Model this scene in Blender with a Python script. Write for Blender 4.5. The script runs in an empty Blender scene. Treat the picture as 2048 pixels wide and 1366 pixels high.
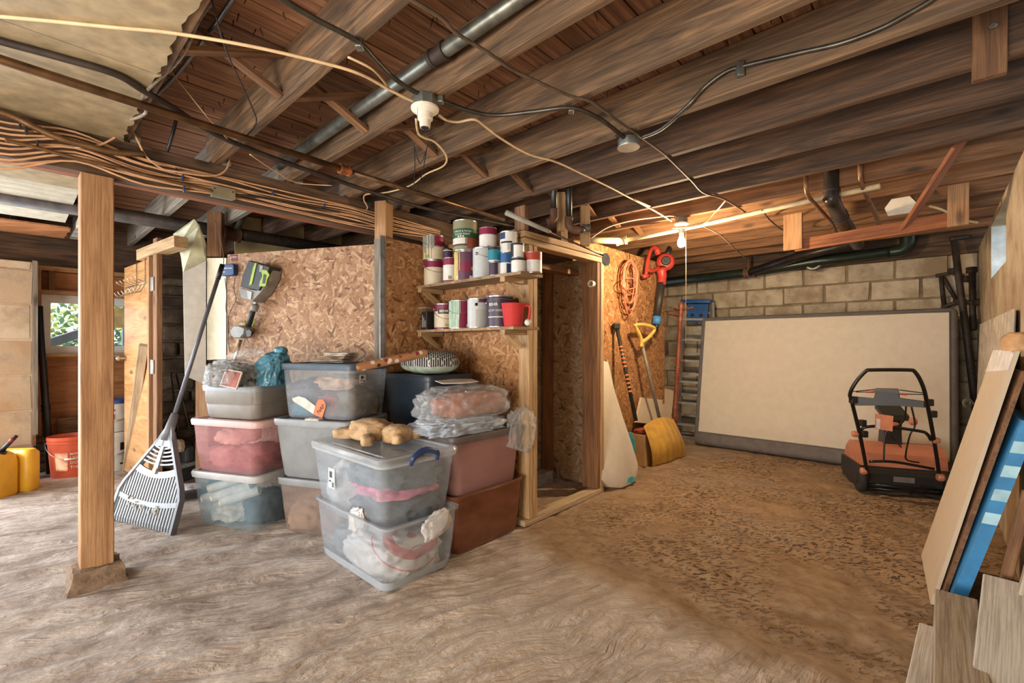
import bpy, bmesh, math, random
import numpy as np
from mathutils import Vector, Matrix, noise as mnoise
random.seed(7)
PI = math.pi
SC = bpy.context.scene
COL = SC.collection
# ------------------------------------------------------------------ camera
FPX, CX, HY, EYE = 920.0, 1024.0, 692.0, 1.15       # focal length in pixels, centre, horizon row, eye height
cam_data = bpy.data.cameras.new('camera')
cam_data.sensor_width = 36.0
cam_data.lens = FPX / 2048.0 * 36.0
cam_data.shift_y = (HY - 683.0) / 2048.0
cam_data.clip_start = 0.02
cam = bpy.data.objects.new('camera', cam_data)
cam.location = (0, 0, EYE)
cam.rotation_euler = (PI / 2, 0, 0)
COL.objects.link(cam)
SC.camera = cam
# the house: A runs along the joists (away and to the left), B across them (away and to the right)
ANG = math.radians(47.5)
A = Vector((-math.sin(ANG), math.cos(ANG), 0))
B = Vector((math.cos(ANG), math.sin(ANG), 0))
def W(s, b, z=0.0): return A * s + B * b + Vector((0, 0, z))
def sb(p): return (A.dot(p), B.dot(p))
def px_dir(px, py): return Vector(((px - CX) / FPX, 1.0, (HY - py) / FPX))
def at_d(px, py, d): return px_dir(px, py) * d + Vector((0, 0, EYE))
def at_z(px, py, z): return at_d(px, py, (z - EYE) * FPX / (HY - py))
def on_floor(px, py): return at_z(px, py, 0.0)
def at_b(px, py, b):
    r = px_dir(px, py); return r * (b / B.dot(r)) + Vector((0, 0, EYE))
def at_s(px, py, s):
    r = px_dir(px, py); return r * (s / A.dot(r)) + Vector((0, 0, EYE))
def on_plane(px, py, p0, n):
    r = px_dir(px, py); o = Vector((0, 0, EYE)); return o + r * ((Vector(p0) - o).dot(n) / r.dot(n))
# ------------------------------------------------------------------ light
vs = SC.view_settings
vs.view_transform = 'Standard'; vs.look = 'None'; vs.gamma = 1.0; vs.use_curve_mapping = False
vs.exposure = 0.16
world = bpy.data.worlds.new('world'); SC.world = world; world.use_nodes = True
wn = world.node_tree.nodes; wn.clear()
wo = wn.new('ShaderNodeOutputWorld'); wb = wn.new('ShaderNodeBackground')
wb.inputs[0].default_value = (0.80, 0.90, 1.0, 1); wb.inputs[1].default_value = 2.0
world.node_tree.links.new(wb.outputs[0], wo.inputs[0])
def area_light(name, loc, aim, sx, sy, power, col, spread=180):
    l = bpy.data.lights.new(name, 'AREA'); l.shape = 'RECTANGLE'; l.size = sx; l.size_y = sy
    l.energy = power; l.color = col; l.spread = math.radians(spread)
    o = bpy.data.objects.new(name, l); COL.objects.link(o); o.location = loc
    o.rotation_euler = (Vector(aim) - Vector(loc)).to_track_quat('-Z', 'Y').to_euler()
    return o
# daylight that comes in through the outer door beside the window and through the wide side opening; the rear lamp is added fill
area_light('daylight_door', W(5.52, -1.33, 1.0), W(1.2, 0.9, 0.35), 1.45, 1.8, 120, (0.86, 0.93, 1.0))
area_light('daylight_opening', W(3.2, -2.12, 1.15), W(2.6, 2.0, 0.55), 3.6, 1.9, 58, (0.92, 0.95, 1.0))
area_light('ceiling_fill', W(0.75, -2.1, 0.7), W(1.0, 3.0, 1.9), 1.3, 1.2, 105, (1.0, 0.90, 0.78))  # added warm fill, aimed up to brighten the joists
sun = bpy.data.lights.new('sun', 'SUN'); sun.energy = 7.0; sun.color = (1.0, 0.93, 0.82); sun.angle = math.radians(1.0)
sun_o = bpy.data.objects.new('sun', sun); COL.objects.link(sun_o)
sun_o.rotation_euler = (B * 0.82 + A * 0.05 + Vector((0, 0, -0.57))).to_track_quat('-Z', 'Y').to_euler()
# ------------------------------------------------------------------ materials
def lin(c):
    return tuple(((v / 255) / 12.92 if v / 255 <= 0.04045 else ((v / 255 + 0.055) / 1.055) ** 2.4) for v in c) + (1,)
class NT:
    def __init__(s, name):
        s.m = bpy.data.materials.new(name); s.m.use_nodes = True; s.t = s.m.node_tree; s.t.nodes.clear()
        s.out = s.n('ShaderNodeOutputMaterial'); s.b = s.n('ShaderNodeBsdfPrincipled')
        s.l(s.b.outputs[0], s.out.inputs[0])
    def n(s, k, **kw):
        x = s.t.nodes.new(k)
        for a, v in kw.items(): setattr(x, a, v)
        return x
    def l(s, a, b): s.t.links.new(a, b)
    def tc(s, scale=(1, 1, 1), rot=(0, 0, 0), rnd=True, coord='Object'):
        c = s.n('ShaderNodeTexCoord'); mp = s.n('ShaderNodeMapping')
        mp.inputs['Scale'].default_value = scale; mp.inputs['Rotation'].default_value = rot
        s.l(c.outputs[coord], mp.inputs[0])
        if rnd:
            oi = s.n('ShaderNodeObjectInfo'); m = s.n('ShaderNodeMath', operation='MULTIPLY'); m.inputs[1].default_value = 61.0
            s.l(oi.outputs['Random'], m.inputs[0]); s.l(m.outputs[0], mp.inputs['Location'])
        return mp.outputs[0]
    def noise(s, v, scale, det=4, rough=0.55, dist=0.0):
        x = s.n('ShaderNodeTexNoise'); x.inputs['Scale'].default_value = scale; x.inputs['Detail'].default_value = det
        x.inputs['Roughness'].default_value = rough; x.inputs['Distortion'].default_value = dist
        s.l(v, x.inputs['Vector']); return x.outputs[0]
    def ramp(s, f, stops, interp='LINEAR'):
        r = s.n('ShaderNodeValToRGB'); r.color_ramp.interpolation = interp
        e = r.color_ramp.elements
        while len(e) < len(stops): e.new(0.5)
        for i, (p, c) in enumerate(stops): e[i].position = p; e[i].color = c if len(c) == 4 else lin(c)
        s.l(f, r.inputs[0]); return r.outputs[0]
    def mix(s, f, a, b, mode='MIX'):
        x = s.n('ShaderNodeMixRGB', blend_type=mode)
        for i, v in ((0, f), (1, a), (2, b)):
            if isinstance(v, (int, float)): x.inputs[i].default_value = v
            elif isinstance(v, tuple): x.inputs[i].default_value = v if len(v) == 4 else lin(v)
            else: s.l(v, x.inputs[i])
        return x.outputs[0]
    def math(s, op, a, b=0.0):
        x = s.n('ShaderNodeMath', operation=op)
        for i, v in ((0, a), (1, b)):
            if isinstance(v, (int, float)): x.inputs[i].default_value = v
            else: s.l(v, x.inputs[i])
        return x.outputs[0]
    def bump(s, h, strength=0.3, dist=0.01):
        x = s.n('ShaderNodeBump'); x.inputs['Strength'].default_value = strength; x.inputs['Distance'].default_value = dist
        s.l(h, x.inputs['Height']); s.l(x.outputs[0], s.b.inputs['Normal'])
    def rnd_value(s, col, lo, hi):
        oi = s.n('ShaderNodeObjectInfo'); mr = s.n('ShaderNodeMapRange')
        mr.inputs['To Min'].default_value = lo; mr.inputs['To Max'].default_value = hi
        s.l(oi.outputs['Random'], mr.inputs[0]); h = s.n('ShaderNodeHueSaturation')
        s.l(mr.outputs[0], h.inputs['Value']); s.l(col, h.inputs['Color']); return h.outputs[0]
    def col(s, c):
        if isinstance(c, tuple): s.b.inputs['Base Color'].default_value = c if len(c) == 4 else lin(c)
        else: s.l(c, s.b.inputs['Base Color'])
    def set(s, **kw):
        for k, v in kw.items(): s.b.inputs[k.replace('_', ' ')].default_value = v
        return s
MATS = {}
def plain(name, c, rough=0.6, metal=0.0, var=0.12, bump=0.0, bscale=40, **kw):
    if name in MATS: return MATS[name]
    t = NT(name); v = t.tc(rnd=True)
    n = t.noise(v, 14, 4)
    dk = tuple(x * (1 - var) for x in c); lt = tuple(min(255, x * (1 + var * 0.6)) for x in c)
    t.col(t.ramp(n, [(0.3, dk), (0.7, lt)])); t.set(Roughness=rough, Metallic=metal, **kw)
    if bump: t.bump(t.noise(v, bscale, 5), bump, 0.005)
    MATS[name] = t.m; return t.m
def wood(name, dark, mid, light, grain=7.0, rough=0.75, var=(0.85, 1.12), blotch=None, bump=0.35):
    if name in MATS: return MATS[name]
    t = NT(name); v = t.tc((0.8, grain * 1.7, grain * 1.7))
    n1 = t.noise(v, 2.2, 6, 0.62, 1.2)
    v2 = t.tc((2.5, 120, 120)); n2 = t.noise(v2, 1.5, 4, 0.65)
    c = t.ramp(n1, [(0.28, dark), (0.5, mid), (0.72, light)])
    f = t.ramp(n2, [(0.36, (0.45, 0.43, 0.42, 1)), (0.58, (1, 1, 1, 1))])
    c = t.mix(0.6, c, f, 'MULTIPLY')
    kv = t.n('ShaderNodeTexVoronoi'); kv.inputs['Scale'].default_value = 1.0; t.l(t.tc((2.1, 5.5, 5.5)), kv.inputs['Vector'])
    kn = t.ramp(kv.outputs['Distance'], [(0.05, (1, 1, 1, 1)), (0.14, (0, 0, 0, 1))])
    c = t.mix(t.math('MULTIPLY', kn, 0.75), c, tuple(x * 0.55 for x in dark))
    if blotch:
        v3 = t.tc((1.2, 2.5, 2.5)); n3 = t.noise(v3, 1.6, 4, 0.6)
        c = t.mix(t.ramp(n3, [(0.45, (0, 0, 0, 1)), (0.62, (1, 1, 1, 1))]), c, blotch)
    t.col(t.rnd_value(c, *var)); t.set(Roughness=rough)
    t.bump(t.math('ADD', n2, n1), bump, 0.004)
    MATS[name] = t.m; return t.m
def osb(name, dark, mid, light, hi):
    t = NT(name); H = None; C = None
    for i in range(6):
        v0 = t.tc((1, 1, 1), (0, 0, 0.35 + i * PI / 6 * 1.07), rnd=False)
        sc = t.n('ShaderNodeVectorMath', operation='MULTIPLY'); sc.inputs[1].default_value = (12, 44, 1); t.l(v0, sc.inputs[0]); v = sc.outputs[0]
        w = t.n('ShaderNodeTexVoronoi'); w.voronoi_dimensions = '2D'; w.inputs['Scale'].default_value = 1.0 + 0.13 * i
        mp = t.n('ShaderNodeVectorMath', operation='ADD'); mp.inputs[1].default_value = (i * 7.3, i * 3.1, 0)
        t.l(v, mp.inputs[0]); t.l(mp.outputs[0], w.inputs['Vector'])
        sep = t.n('ShaderNodeSeparateColor'); t.l(w.outputs['Color'], sep.inputs[0])
        h, c = sep.outputs[1], sep.outputs[0]
        if H is None: H, C = h, c
        else:
            g = t.math('GREATER_THAN', h, H); C = t.mix(g, C, c); H = t.math('MAXIMUM', H, h)
    col = t.ramp(C, [(0.0, dark), (0.10, mid), (0.62, light), (0.97, hi)])
    n = t.noise(t.tc((1, 1, 1), rnd=False), 2.2, 3)
    col = t.mix(0.5, col, t.ramp(n, [(0.35, (0.72, 0.66, 0.60, 1)), (0.65, (1, 1, 1, 1))]), 'MULTIPLY')
    fine = t.noise(t.tc((60, 60, 60), rnd=False), 1.0, 4)
    col = t.mix(0.45, col, t.ramp(fine, [(0.35, (0.6, 0.55, 0.5, 1)), (0.6, (1, 1, 1, 1))]), 'MULTIPLY')
    t.col(col); t.set(Roughness=0.72); t.bump(t.math('ADD', H, C), 0.25, 0.003)
    MATS[name] = t.m; return t.m
def clear_plastic(name, c, alpha, rough=0.25, spec=0.5, cloud=0.25):
    if name in MATS: return MATS[name]
    t = NT(name); t.col(c); t.set(Roughness=rough, Alpha=alpha)
    n = t.noise(t.tc((2, 2, 5)), 3, 3)
    r = t.n('ShaderNodeMapRange'); r.inputs['From Min'].default_value = 0.3; r.inputs['From Max'].default_value = 0.7
    r.inputs['To Min'].default_value = max(0.0, alpha - cloud * alpha); r.inputs['To Max'].default_value = min(1, alpha + cloud * alpha)
    t.l(n, r.inputs[0]); t.l(r.outputs[0], t.b.inputs['Alpha'])
    MATS[name] = t.m; return t.m
# ------------------------------------------------------------------ mesh tools
class MB:
    def __init__(s): s.v = []; s.f = []
    def add(s, vs, fs):
        o = len(s.v); s.v += [Vector(p) for p in vs]; s.f += [tuple(i + o for i in f) for f in fs]; return s
    def box(s, lo, hi, M=None):
        x0, y0, z0 = lo; x1, y1, z1 = hi
        vs = [Vector(p) for p in ((x0,y0,z0),(x1,y0,z0),(x1,y1,z0),(x0,y1,z0),(x0,y0,z1),(x1,y0,z1),(x1,y1,z1),(x0,y1,z1))]
        if M: vs = [M @ p for p in vs]
        return s.add(vs, [(3,2,1,0),(4,5,6,7),(0,1,5,4),(1,2,6,5),(2,3,7,6),(3,0,4,7)])
    def cbox(s, c, size, M=None):
        c = Vector(c); h = Vector(size) / 2; return s.box(c - h, c + h, M)
    def rbox(s, lo, hi, r=0.01, M=None, seg=2):            # box with rounded edges
        bm = bmesh.new(); bmesh.ops.create_cube(bm, size=1)
        lo = Vector(lo); hi = Vector(hi)
        for v in bm.verts: v.co = Vector([lo[i] + (v.co[i] + 0.5) * (hi[i] - lo[i]) for i in range(3)])
        bmesh.ops.bevel(bm, geom=list(bm.edges), offset=r, segments=seg, profile=0.5, affect='EDGES')
        return s.bm(bm, M)
    def bm(s, bm, M=None):
        bm.verts.index_update()
        vs = [(M @ v.co if M else v.co.copy()) for v in bm.verts]
        fs = [tuple(v.index for v in f.verts) for f in bm.faces]; bm.free(); return s.add(vs, fs)
    def tube(s, pts, r, n=8, cap=True, smooth=0, ring=None, closed=False):
        pts = [Vector(p) for p in pts]
        if smooth: pts = spline(pts, smooth)
        rs = r if isinstance(r, (list, tuple)) else [r] * len(pts)
        if len(rs) != len(pts): rs = [rs[min(len(rs) - 1, int(i * len(rs) / len(pts)))] for i in range(len(pts))]
        vs = []; fs = []; up = None
        for i, p in enumerate(pts):
            if closed: t = pts[(i + 1) % len(pts)] - pts[i - 1]
            else: t = pts[min(i + 1, len(pts) - 1)] - pts[max(i - 1, 0)]
            t = t.normalized() if t.length > 1e-9 else Vector((0, 0, 1))
            if up is None: up = t.orthogonal()
            up = (up - t * up.dot(t));  up = up.normalized() if up.length > 1e-6 else t.orthogonal().normalized()
            q = t.cross(up)
            for k in range(n):
                a = 2 * PI * k / n; vs.append(p + (up * math.cos(a) + q * math.sin(a)) * rs[i])
        m = len(pts)
        for i in range(m if closed else m - 1):
            for k in range(n):
                j = (i + 1) % m
                fs.append((i * n + k, i * n + (k + 1) % n, j * n + (k + 1) % n, j * n + k))
        if cap and not closed: fs += [tuple(range(n - 1, -1, -1)), tuple((m - 1) * n + k for k in range(n))]
        return s.add(vs, fs)
    def lathe(s, prof, n=24, M=None, cap0=True, cap1=True):   # prof: (r, z)
        vs = []; fs = []
        for r, z in prof:
            for k in range(n):
                a = 2 * PI * k / n; p = Vector((r * math.cos(a), r * math.sin(a), z)); vs.append(M @ p if M else p)
        m = len(prof)
        for i in range(m - 1):
            for k in range(n): fs.append((i * n + k, i * n + (k + 1) % n, (i + 1) * n + (k + 1) % n, (i + 1) * n + k))
        if cap0: fs.append(tuple(range(n - 1, -1, -1)))
        if cap1: fs.append(tuple((m - 1) * n + k for k in range(n)))
        return s.add(vs, fs)
    def loops(s, loops, cap0=True, cap1=True, closed=True):
        n = len(loops[0]); vs = [p for l in loops for p in l]; fs = []
        for i in range(len(loops) - 1):
            for k in range(n if closed else n - 1):
                fs.append((i * n + k, i * n + (k + 1) % n, (i + 1) * n + (k + 1) % n, (i + 1) * n + k))
        if cap0: fs.append(tuple(range(n - 1, -1, -1)))
        if cap1: fs.append(tuple((len(loops) - 1) * n + k for k in range(n)))
        return s.add(vs, fs)
    def prism(s, poly, t, M=None):                             # poly in XY, thickness along +Z
        n = len(poly); vs = [Vector((x, y, 0)) for x, y in poly] + [Vector((x, y, t)) for x, y in poly]
        if M: vs = [M @ p for p in vs]
        fs = [tuple(range(n - 1, -1, -1)), tuple(range(n, 2 * n))] + [(i, (i + 1) % n, n + (i + 1) % n, n + i) for i in range(n)]
        return s.add(vs, fs)
    def plate(s, outer, holes, t, M=None):                     # flat plate with holes, in XY
        bm = bmesh.new(); es = []
        for loop in [outer] + holes:
            vv = [bm.verts.new((x, y, 0)) for x, y in loop]
            es += [bm.edges.new((vv[i], vv[(i + 1) % len(vv)])) for i in range(len(vv))]
        bmesh.ops.triangle_fill(bm, use_beauty=True, use_dissolve=False, edges=es)
        fs = list(bm.faces); r = bmesh.ops.extrude_face_region(bm, geom=fs)
        for g in r['geom']:
            if isinstance(g, bmesh.types.BMVert): g.co.z += t
        bmesh.ops.recalc_face_normals(bm, faces=list(bm.faces)); return s.bm(bm, M)
    def build(s, name, mat, parent=None, smooth=False, world=False, M=None, mods=None):
        vs = s.v
        if world and parent is not None:
            iv = PM[parent.name].inverted(); vs = [iv @ p for p in vs]
        me = bpy.data.meshes.new(name); me.from_pydata([tuple(p) for p in vs], [], s.f); me.validate()
        if smooth:
            bm = bmesh.new(); bm.from_mesh(me); bmesh.ops.recalc_face_normals(bm, faces=list(bm.faces)); bm.to_mesh(me); bm.free()
            me.shade_smooth()
            if smooth is not True: me.set_sharp_from_angle(angle=math.radians(smooth))
        if not isinstance(mat, (list, tuple)): mat = [mat]
        for m in mat: me.materials.append(m)
        return link(name, me, parent, M)
PM = {}
def link(name, me, parent=None, M=None):
    o = bpy.data.objects.new(name, me); COL.objects.link(o)
    M = M or Matrix.Identity(4)
    if parent is not None:
        o.parent = parent; o.matrix_basis = M; PM[o.name] = PM[parent.name] @ M
    else: o.matrix_basis = M; PM[o.name] = M
    return o
def tag(o, label, cat, group=None, kind=None):
    if label: o['label'] = label
    if cat: o['category'] = cat
    if group: o['group'] = group
    if kind: o['kind'] = kind
    return o
def thing(name, label, cat, loc=(0, 0, 0), rotz=0.0, group=None, kind=None, R=None):
    M = Matrix.Translation(Vector(loc)) @ (R.to_4x4() if R else Matrix.Rotation(rotz, 4, 'Z'))
    o = link(name, None, None, M); o.empty_display_size = 0.05
    return tag(o, label, cat, group, kind)
def single(name, mb, mat, label, cat, group=None, smooth=False, origin=None, kind=None):   # a thing of one mesh, world verts
    if origin is None:
        zs = min(p.z for p in mb.v); c = sum(mb.v, Vector()) / len(mb.v); origin = Vector((c.x, c.y, zs))
    mb.v = [p - origin for p in mb.v]
    return tag(mb.build(name, mat, None, smooth, M=Matrix.Translation(origin)), label, cat, group, kind)
def spline(pts, sub=6, closed=False):
    out = []; n = len(pts)
    for i in range(n if closed else n - 1):
        if closed: p0, p1, p2, p3 = pts[i - 1], pts[i], pts[(i + 1) % n], pts[(i + 2) % n]
        else: p0, p1, p2, p3 = pts[max(i - 1, 0)], pts[i], pts[i + 1], pts[min(i + 2, n - 1)]
        for k in range(sub):
            t = k / sub
            out.append(0.5 * ((2 * p1) + (p2 - p0) * t + (2 * p0 - 5 * p1 + 4 * p2 - p3) * t * t + (3 * p1 - p0 - 3 * p2 + p3) * t ** 3))
    if not closed: out.append(pts[-1].copy())
    return out
def frame(p1, p2, up):
    x = (Vector(p2) - Vector(p1)); L = x.length; x.normalize(); up = Vector(up)
    z = (up - x * up.dot(x)).normalized(); y = z.cross(x)
    M = Matrix((x, y, z)).transposed().to_4x4(); M.translation = Vector(p1); return M, L
BOARDS = {}
def board(name, p1, p2, w, t, mat, parent=None, up=(0, 0, 1), bev=0.0, label=None, cat=None, group=None, cut=None):
    """a piece of lumber from p1 to p2 (centre line); t thick along `up`, w wide across; grain runs along local X"""
    M, L = frame(p1, p2, up)
    key = (round(L, 3), round(w, 4), round(t, 4), bev, mat.name)
    if key in BOARDS: me = BOARDS[key]
    else:
        mb = MB()
        if bev: mb.rbox((0, -w / 2, -t / 2), (L, w / 2, t / 2), bev, seg=1)
        else: mb.box((0, -w / 2, -t / 2), (L, w / 2, t / 2))
        me = bpy.data.meshes.new(name); me.from_pydata([tuple(p) for p in mb.v], [], mb.f); me.materials.append(mat); BOARDS[key] = me
    if parent is not None: M = PM[parent.name].inverted() @ M
    o = link(name, me, parent, M)
    if label: tag(o, label, cat, group)
    return o
def rrect(w, d, r, n=5):                                       # rounded rectangle outline about the origin
    pts = []
    for cx, cy, a0 in ((w/2 - r, d/2 - r, 0), (-w/2 + r, d/2 - r, PI/2), (-w/2 + r, -d/2 + r, PI), (w/2 - r, -d/2 + r, 1.5*PI)):
        for k in range(n + 1):
            a = a0 + PI / 2 * k / n; pts.append((cx + r * math.cos(a), cy + r * math.sin(a)))
    return pts
def text_mesh(txt, size, bold=False, align='CENTER'):
    cu = bpy.data.curves.new('t', 'FONT'); cu.body = txt; cu.size = size; cu.align_x = align; cu.align_y = 'CENTER'
    cu.resolution_u = 2
    if bold: cu.offset = size * 0.018
    o = bpy.data.objects.new('t', cu); COL.objects.link(o)
    dg = bpy.context.evaluated_depsgraph_get(); me = bpy.data.meshes.new_from_object(o.evaluated_get(dg))
    vs = [v.co.copy() for v in me.vertices]; fs = [tuple(p.vertices) for p in me.polygons]
    bpy.data.objects.remove(o); bpy.data.curves.remove(cu); bpy.data.meshes.remove(me)
    return vs, fs
# ------------------------------------------------------------------ shared materials
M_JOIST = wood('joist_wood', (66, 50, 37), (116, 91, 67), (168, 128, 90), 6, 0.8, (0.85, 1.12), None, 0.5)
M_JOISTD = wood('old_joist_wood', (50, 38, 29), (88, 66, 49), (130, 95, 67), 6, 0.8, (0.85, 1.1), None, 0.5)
M_GREYWOOD = wood('weathered_wood', (92, 84, 74), (136, 126, 112), (166, 156, 140), 7, 0.85, (0.85, 1.1))
M_DECK = wood('deck_wood', (92, 60, 42), (148, 104, 74), (186, 140, 102), 8, 0.75, (0.75, 1.15))
M_GIRDER = wood('girder_wood', (52, 40, 30), (92, 70, 52), (126, 98, 74), 6, 0.85)
M_RED = wood('reddish_board', (104, 58, 32), (150, 90, 54), (176, 112, 68), 6, 0.7)
M_PINE = wood('pine_lumber', (138, 96, 60), (172, 128, 86), (190, 150, 108), 5, 0.65, (0.9, 1.08))
M_STUD = wood('stud_lumber', (150, 116, 78), (186, 150, 106), (208, 176, 134), 6, 0.7, (0.88, 1.08))
M_STUDD = wood('brown_lumber', (84, 58, 38), (128, 90, 58), (158, 116, 78), 6, 0.75, (0.88, 1.1))
M_PLY = wood('fir_plywood', (128, 76, 40), (176, 114, 66), (200, 142, 90), 3.2, 0.65, (0.95, 1.05))
M_PALE = wood('pale_lumber', (168, 142, 108), (200, 176, 142), (220, 200, 170), 6, 0.7, (0.9, 1.06))
M_OSB = osb('osb_sheet', (112, 76, 50), (152, 112, 80), (176, 136, 102), (204, 172, 138))
M_OSBW = osb('warm_osb_sheet', (104, 62, 34), (150, 100, 58), (174, 124, 78), (198, 158, 110))
M_OSBG = osb('grey_osb_sheet', (104, 88, 70), (150, 132, 108), (172, 154, 130), (190, 174, 150))
M_DARK = plain('dark_void', (34, 26, 22), 0.95)
def floor_material():
    t = NT('dirt_floor'); v = t.tc(rnd=False)
    sep = t.n('ShaderNodeSeparateXYZ'); t.l(v, sep.inputs[0]); X, Y = sep.outputs[0], sep.outputs[1]
    def lc(a, b): return t.math('ADD', t.math('MULTIPLY', X, a), t.math('MULTIPLY', Y, b))
    def rng(x, a, b):
        m = t.n('ShaderNodeMapRange'); m.inputs['From Min'].default_value = a; m.inputs['From Max'].default_value = b; t.l(x, m.inputs[0]); return m.outputs[0]
    bb, ss, uu, ww = lc(B.x, B.y), lc(A.x, A.y), lc(.885, .466), lc(-.466, .885)
    def comb(a, b):
        c = t.n('ShaderNodeCombineXYZ'); t.l(a, c.inputs[0]); t.l(b, c.inputs[1]); return c.outputs[0]
    big = t.noise(v, 1.1, 5, 0.6); mid = t.noise(v, 6, 5, 0.6); fine = t.noise(v, 30, 5, 0.6)
    wq = t.math('ADD', ww, t.math('MULTIPLY', t.noise(v, 1.6, 3), 0.30))
    ridge = t.noise(comb(t.math('MULTIPLY', uu, 2.6), t.math('MULTIPLY', wq, 17.0)), 1.0, 5, 0.6, 0.8)
    grit = t.noise(v, 45, 4, 0.6)
    flake = t.noise(comb(t.math('MULTIPLY', X, 1.0), t.math('MULTIPLY', Y, 2.0)), 27, 3, 0.55, 0.5)
    # loose brown soil, darkened in part to paint the daylight's edge, lies beyond a ragged line; a smooth trowelled patch runs along that line
    e = t.math('ADD', t.math('SUBTRACT', bb, t.math('MULTIPLY', ss, 0.22)), t.math('MULTIPLY', big, 0.6))
    soil_m = t.math('MULTIPLY', rng(e, 1.95, 2.15), rng(ss, 2.3, 2.1))
    chip_m = t.math('MULTIPLY', t.math('MULTIPLY', rng(e, 2.15, 2.4), rng(t.noise(v, 1.7, 3), 0.36, 0.58)), rng(ss, 1.95, 1.5))
    chip = t.math('MULTIPLY', rng(flake, 0.55, 0.62), chip_m)
    lit_dust = t.ramp(t.math('ADD', t.math('MULTIPLY', ridge, 0.16), t.math('MULTIPLY', t.math('ADD', t.math('MULTIPLY', mid, 1.7), t.math('MULTIPLY', fine, 0.3)), 0.42)), [(0.36, (136, 120, 108)), (0.50, (172, 157, 145)), (0.64, (200, 188, 177))])
    soil = t.ramp(t.math('ADD', t.math('MULTIPLY', mid, 0.6), t.math('MULTIPLY', fine, 0.4)), [(0.34, (124, 100, 76)), (0.52, (152, 126, 98)), (0.68, (168, 142, 112))])
    soil = t.mix(chip, soil, (84, 64, 48))
    lit_dust = t.mix(t.math('MULTIPLY', rng(ss, 1.9, 1.3), 0.55), lit_dust, (202, 186, 168))  # near floor paled: daylight painted into the dust colour
    c = t.mix(soil_m, lit_dust, soil)
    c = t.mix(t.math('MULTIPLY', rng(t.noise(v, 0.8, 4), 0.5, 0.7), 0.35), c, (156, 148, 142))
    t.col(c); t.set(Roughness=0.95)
    inv = t.math('SUBTRACT', 1.0, soil_m)
    h = t.math('ADD', t.math('MULTIPLY', t.math('MULTIPLY', ridge, 2.2), inv), t.math('MULTIPLY', chip, -0.55))
    h = t.math('ADD', h, t.math('MULTIPLY', fine, 0.16)); h = t.math('ADD', h, t.math('MULTIPLY', t.math('MULTIPLY', grit, 0.25), inv))
    t.bump(h, 1.0, 0.022)
    return t.m
def vnoise(x, y, seed):
    rs = np.random.RandomState(seed); g = rs.rand(512, 512)
    xi = np.floor(x).astype(int); yi = np.floor(y).astype(int); fx = x - xi; fy = y - yi
    fx = fx * fx * (3 - 2 * fx); fy = fy * fy * (3 - 2 * fy)
    a = g[xi % 512, yi % 512]; b = g[(xi + 1) % 512, yi % 512]; c = g[xi % 512, (yi + 1) % 512]; d = g[(xi + 1) % 512, (yi + 1) % 512]
    return (a * (1 - fx) + b * fx) * (1 - fy) + (c * (1 - fx) + d * fx) * fy
def make_floor():
    st = 0.019
    S = np.arange(-0.6, 6.7, st); Bv = np.arange(-2.5, 6.4, st)
    s, b = np.meshgrid(S, Bv, indexing='ij')
    x = A.x * s + B.x * b; y = A.y * s + B.y * b
    u = x * 0.885 + y * 0.466; w = -x * 0.466 + y * 0.885            # raked ridges run along u
    left = np.clip((2.15 + 0.22 * s - b) / 0.5, 0, 1)
    wob = vnoise(u * 0.9, w * 0.9, 1) * 0.5
    ridge = vnoise(u * 0.9, (w + 0.15 * wob) * 12, 2) * 0.6 + vnoise(u * 1.6, (w + 0.12 * wob) * 26, 3) * 0.45
    clod = vnoise(x * 15, y * 15, 4) * 0.6 + vnoise(x * 34, y * 34, 5) * 0.45
    pits = np.clip(vnoise(x * 11, y * 19, 6) - 0.62, 0, 1) * -0.05 * (1 - left)
    big = vnoise(x * 1.6, y * 1.6, 8)
    z = left * (ridge * 0.056 - 0.027) * (0.25 + big) + (0.3 + 0.7 * (1 - left)) * (clod * 0.014 - 0.008) + (big - 0.5) * 0.012 + pits
    z = np.minimum(z, 0.005 + z * 0.35)
    V = np.stack([x, y, z], -1).reshape(-1, 3)
    n0, n1 = s.shape; i = np.arange(n0 * n1).reshape(n0, n1)
    F = np.stack([i[:-1, :-1], i[1:, :-1], i[1:, 1:], i[:-1, 1:]], -1).reshape(-1, 4)
    me = bpy.data.meshes.new('floor'); me.vertices.add(len(V)); me.vertices.foreach_set('co', V.ravel().astype(np.float32))
    me.loops.add(F.size); me.loops.foreach_set('vertex_index', F.ravel().astype(np.int32))
    me.polygons.add(len(F)); me.polygons.foreach_set('loop_start', np.arange(0, F.size, 4, dtype=np.int32))
    me.update(calc_edges=True); me.validate(); me.shade_smooth()
    if me.polygons[0].normal.z < 0: me.flip_normals()
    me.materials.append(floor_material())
    return tag(link('floor', me), 'dusty dirt floor with raked ridges and loose brown soil', 'floor', kind='structure')
make_floor()
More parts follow.
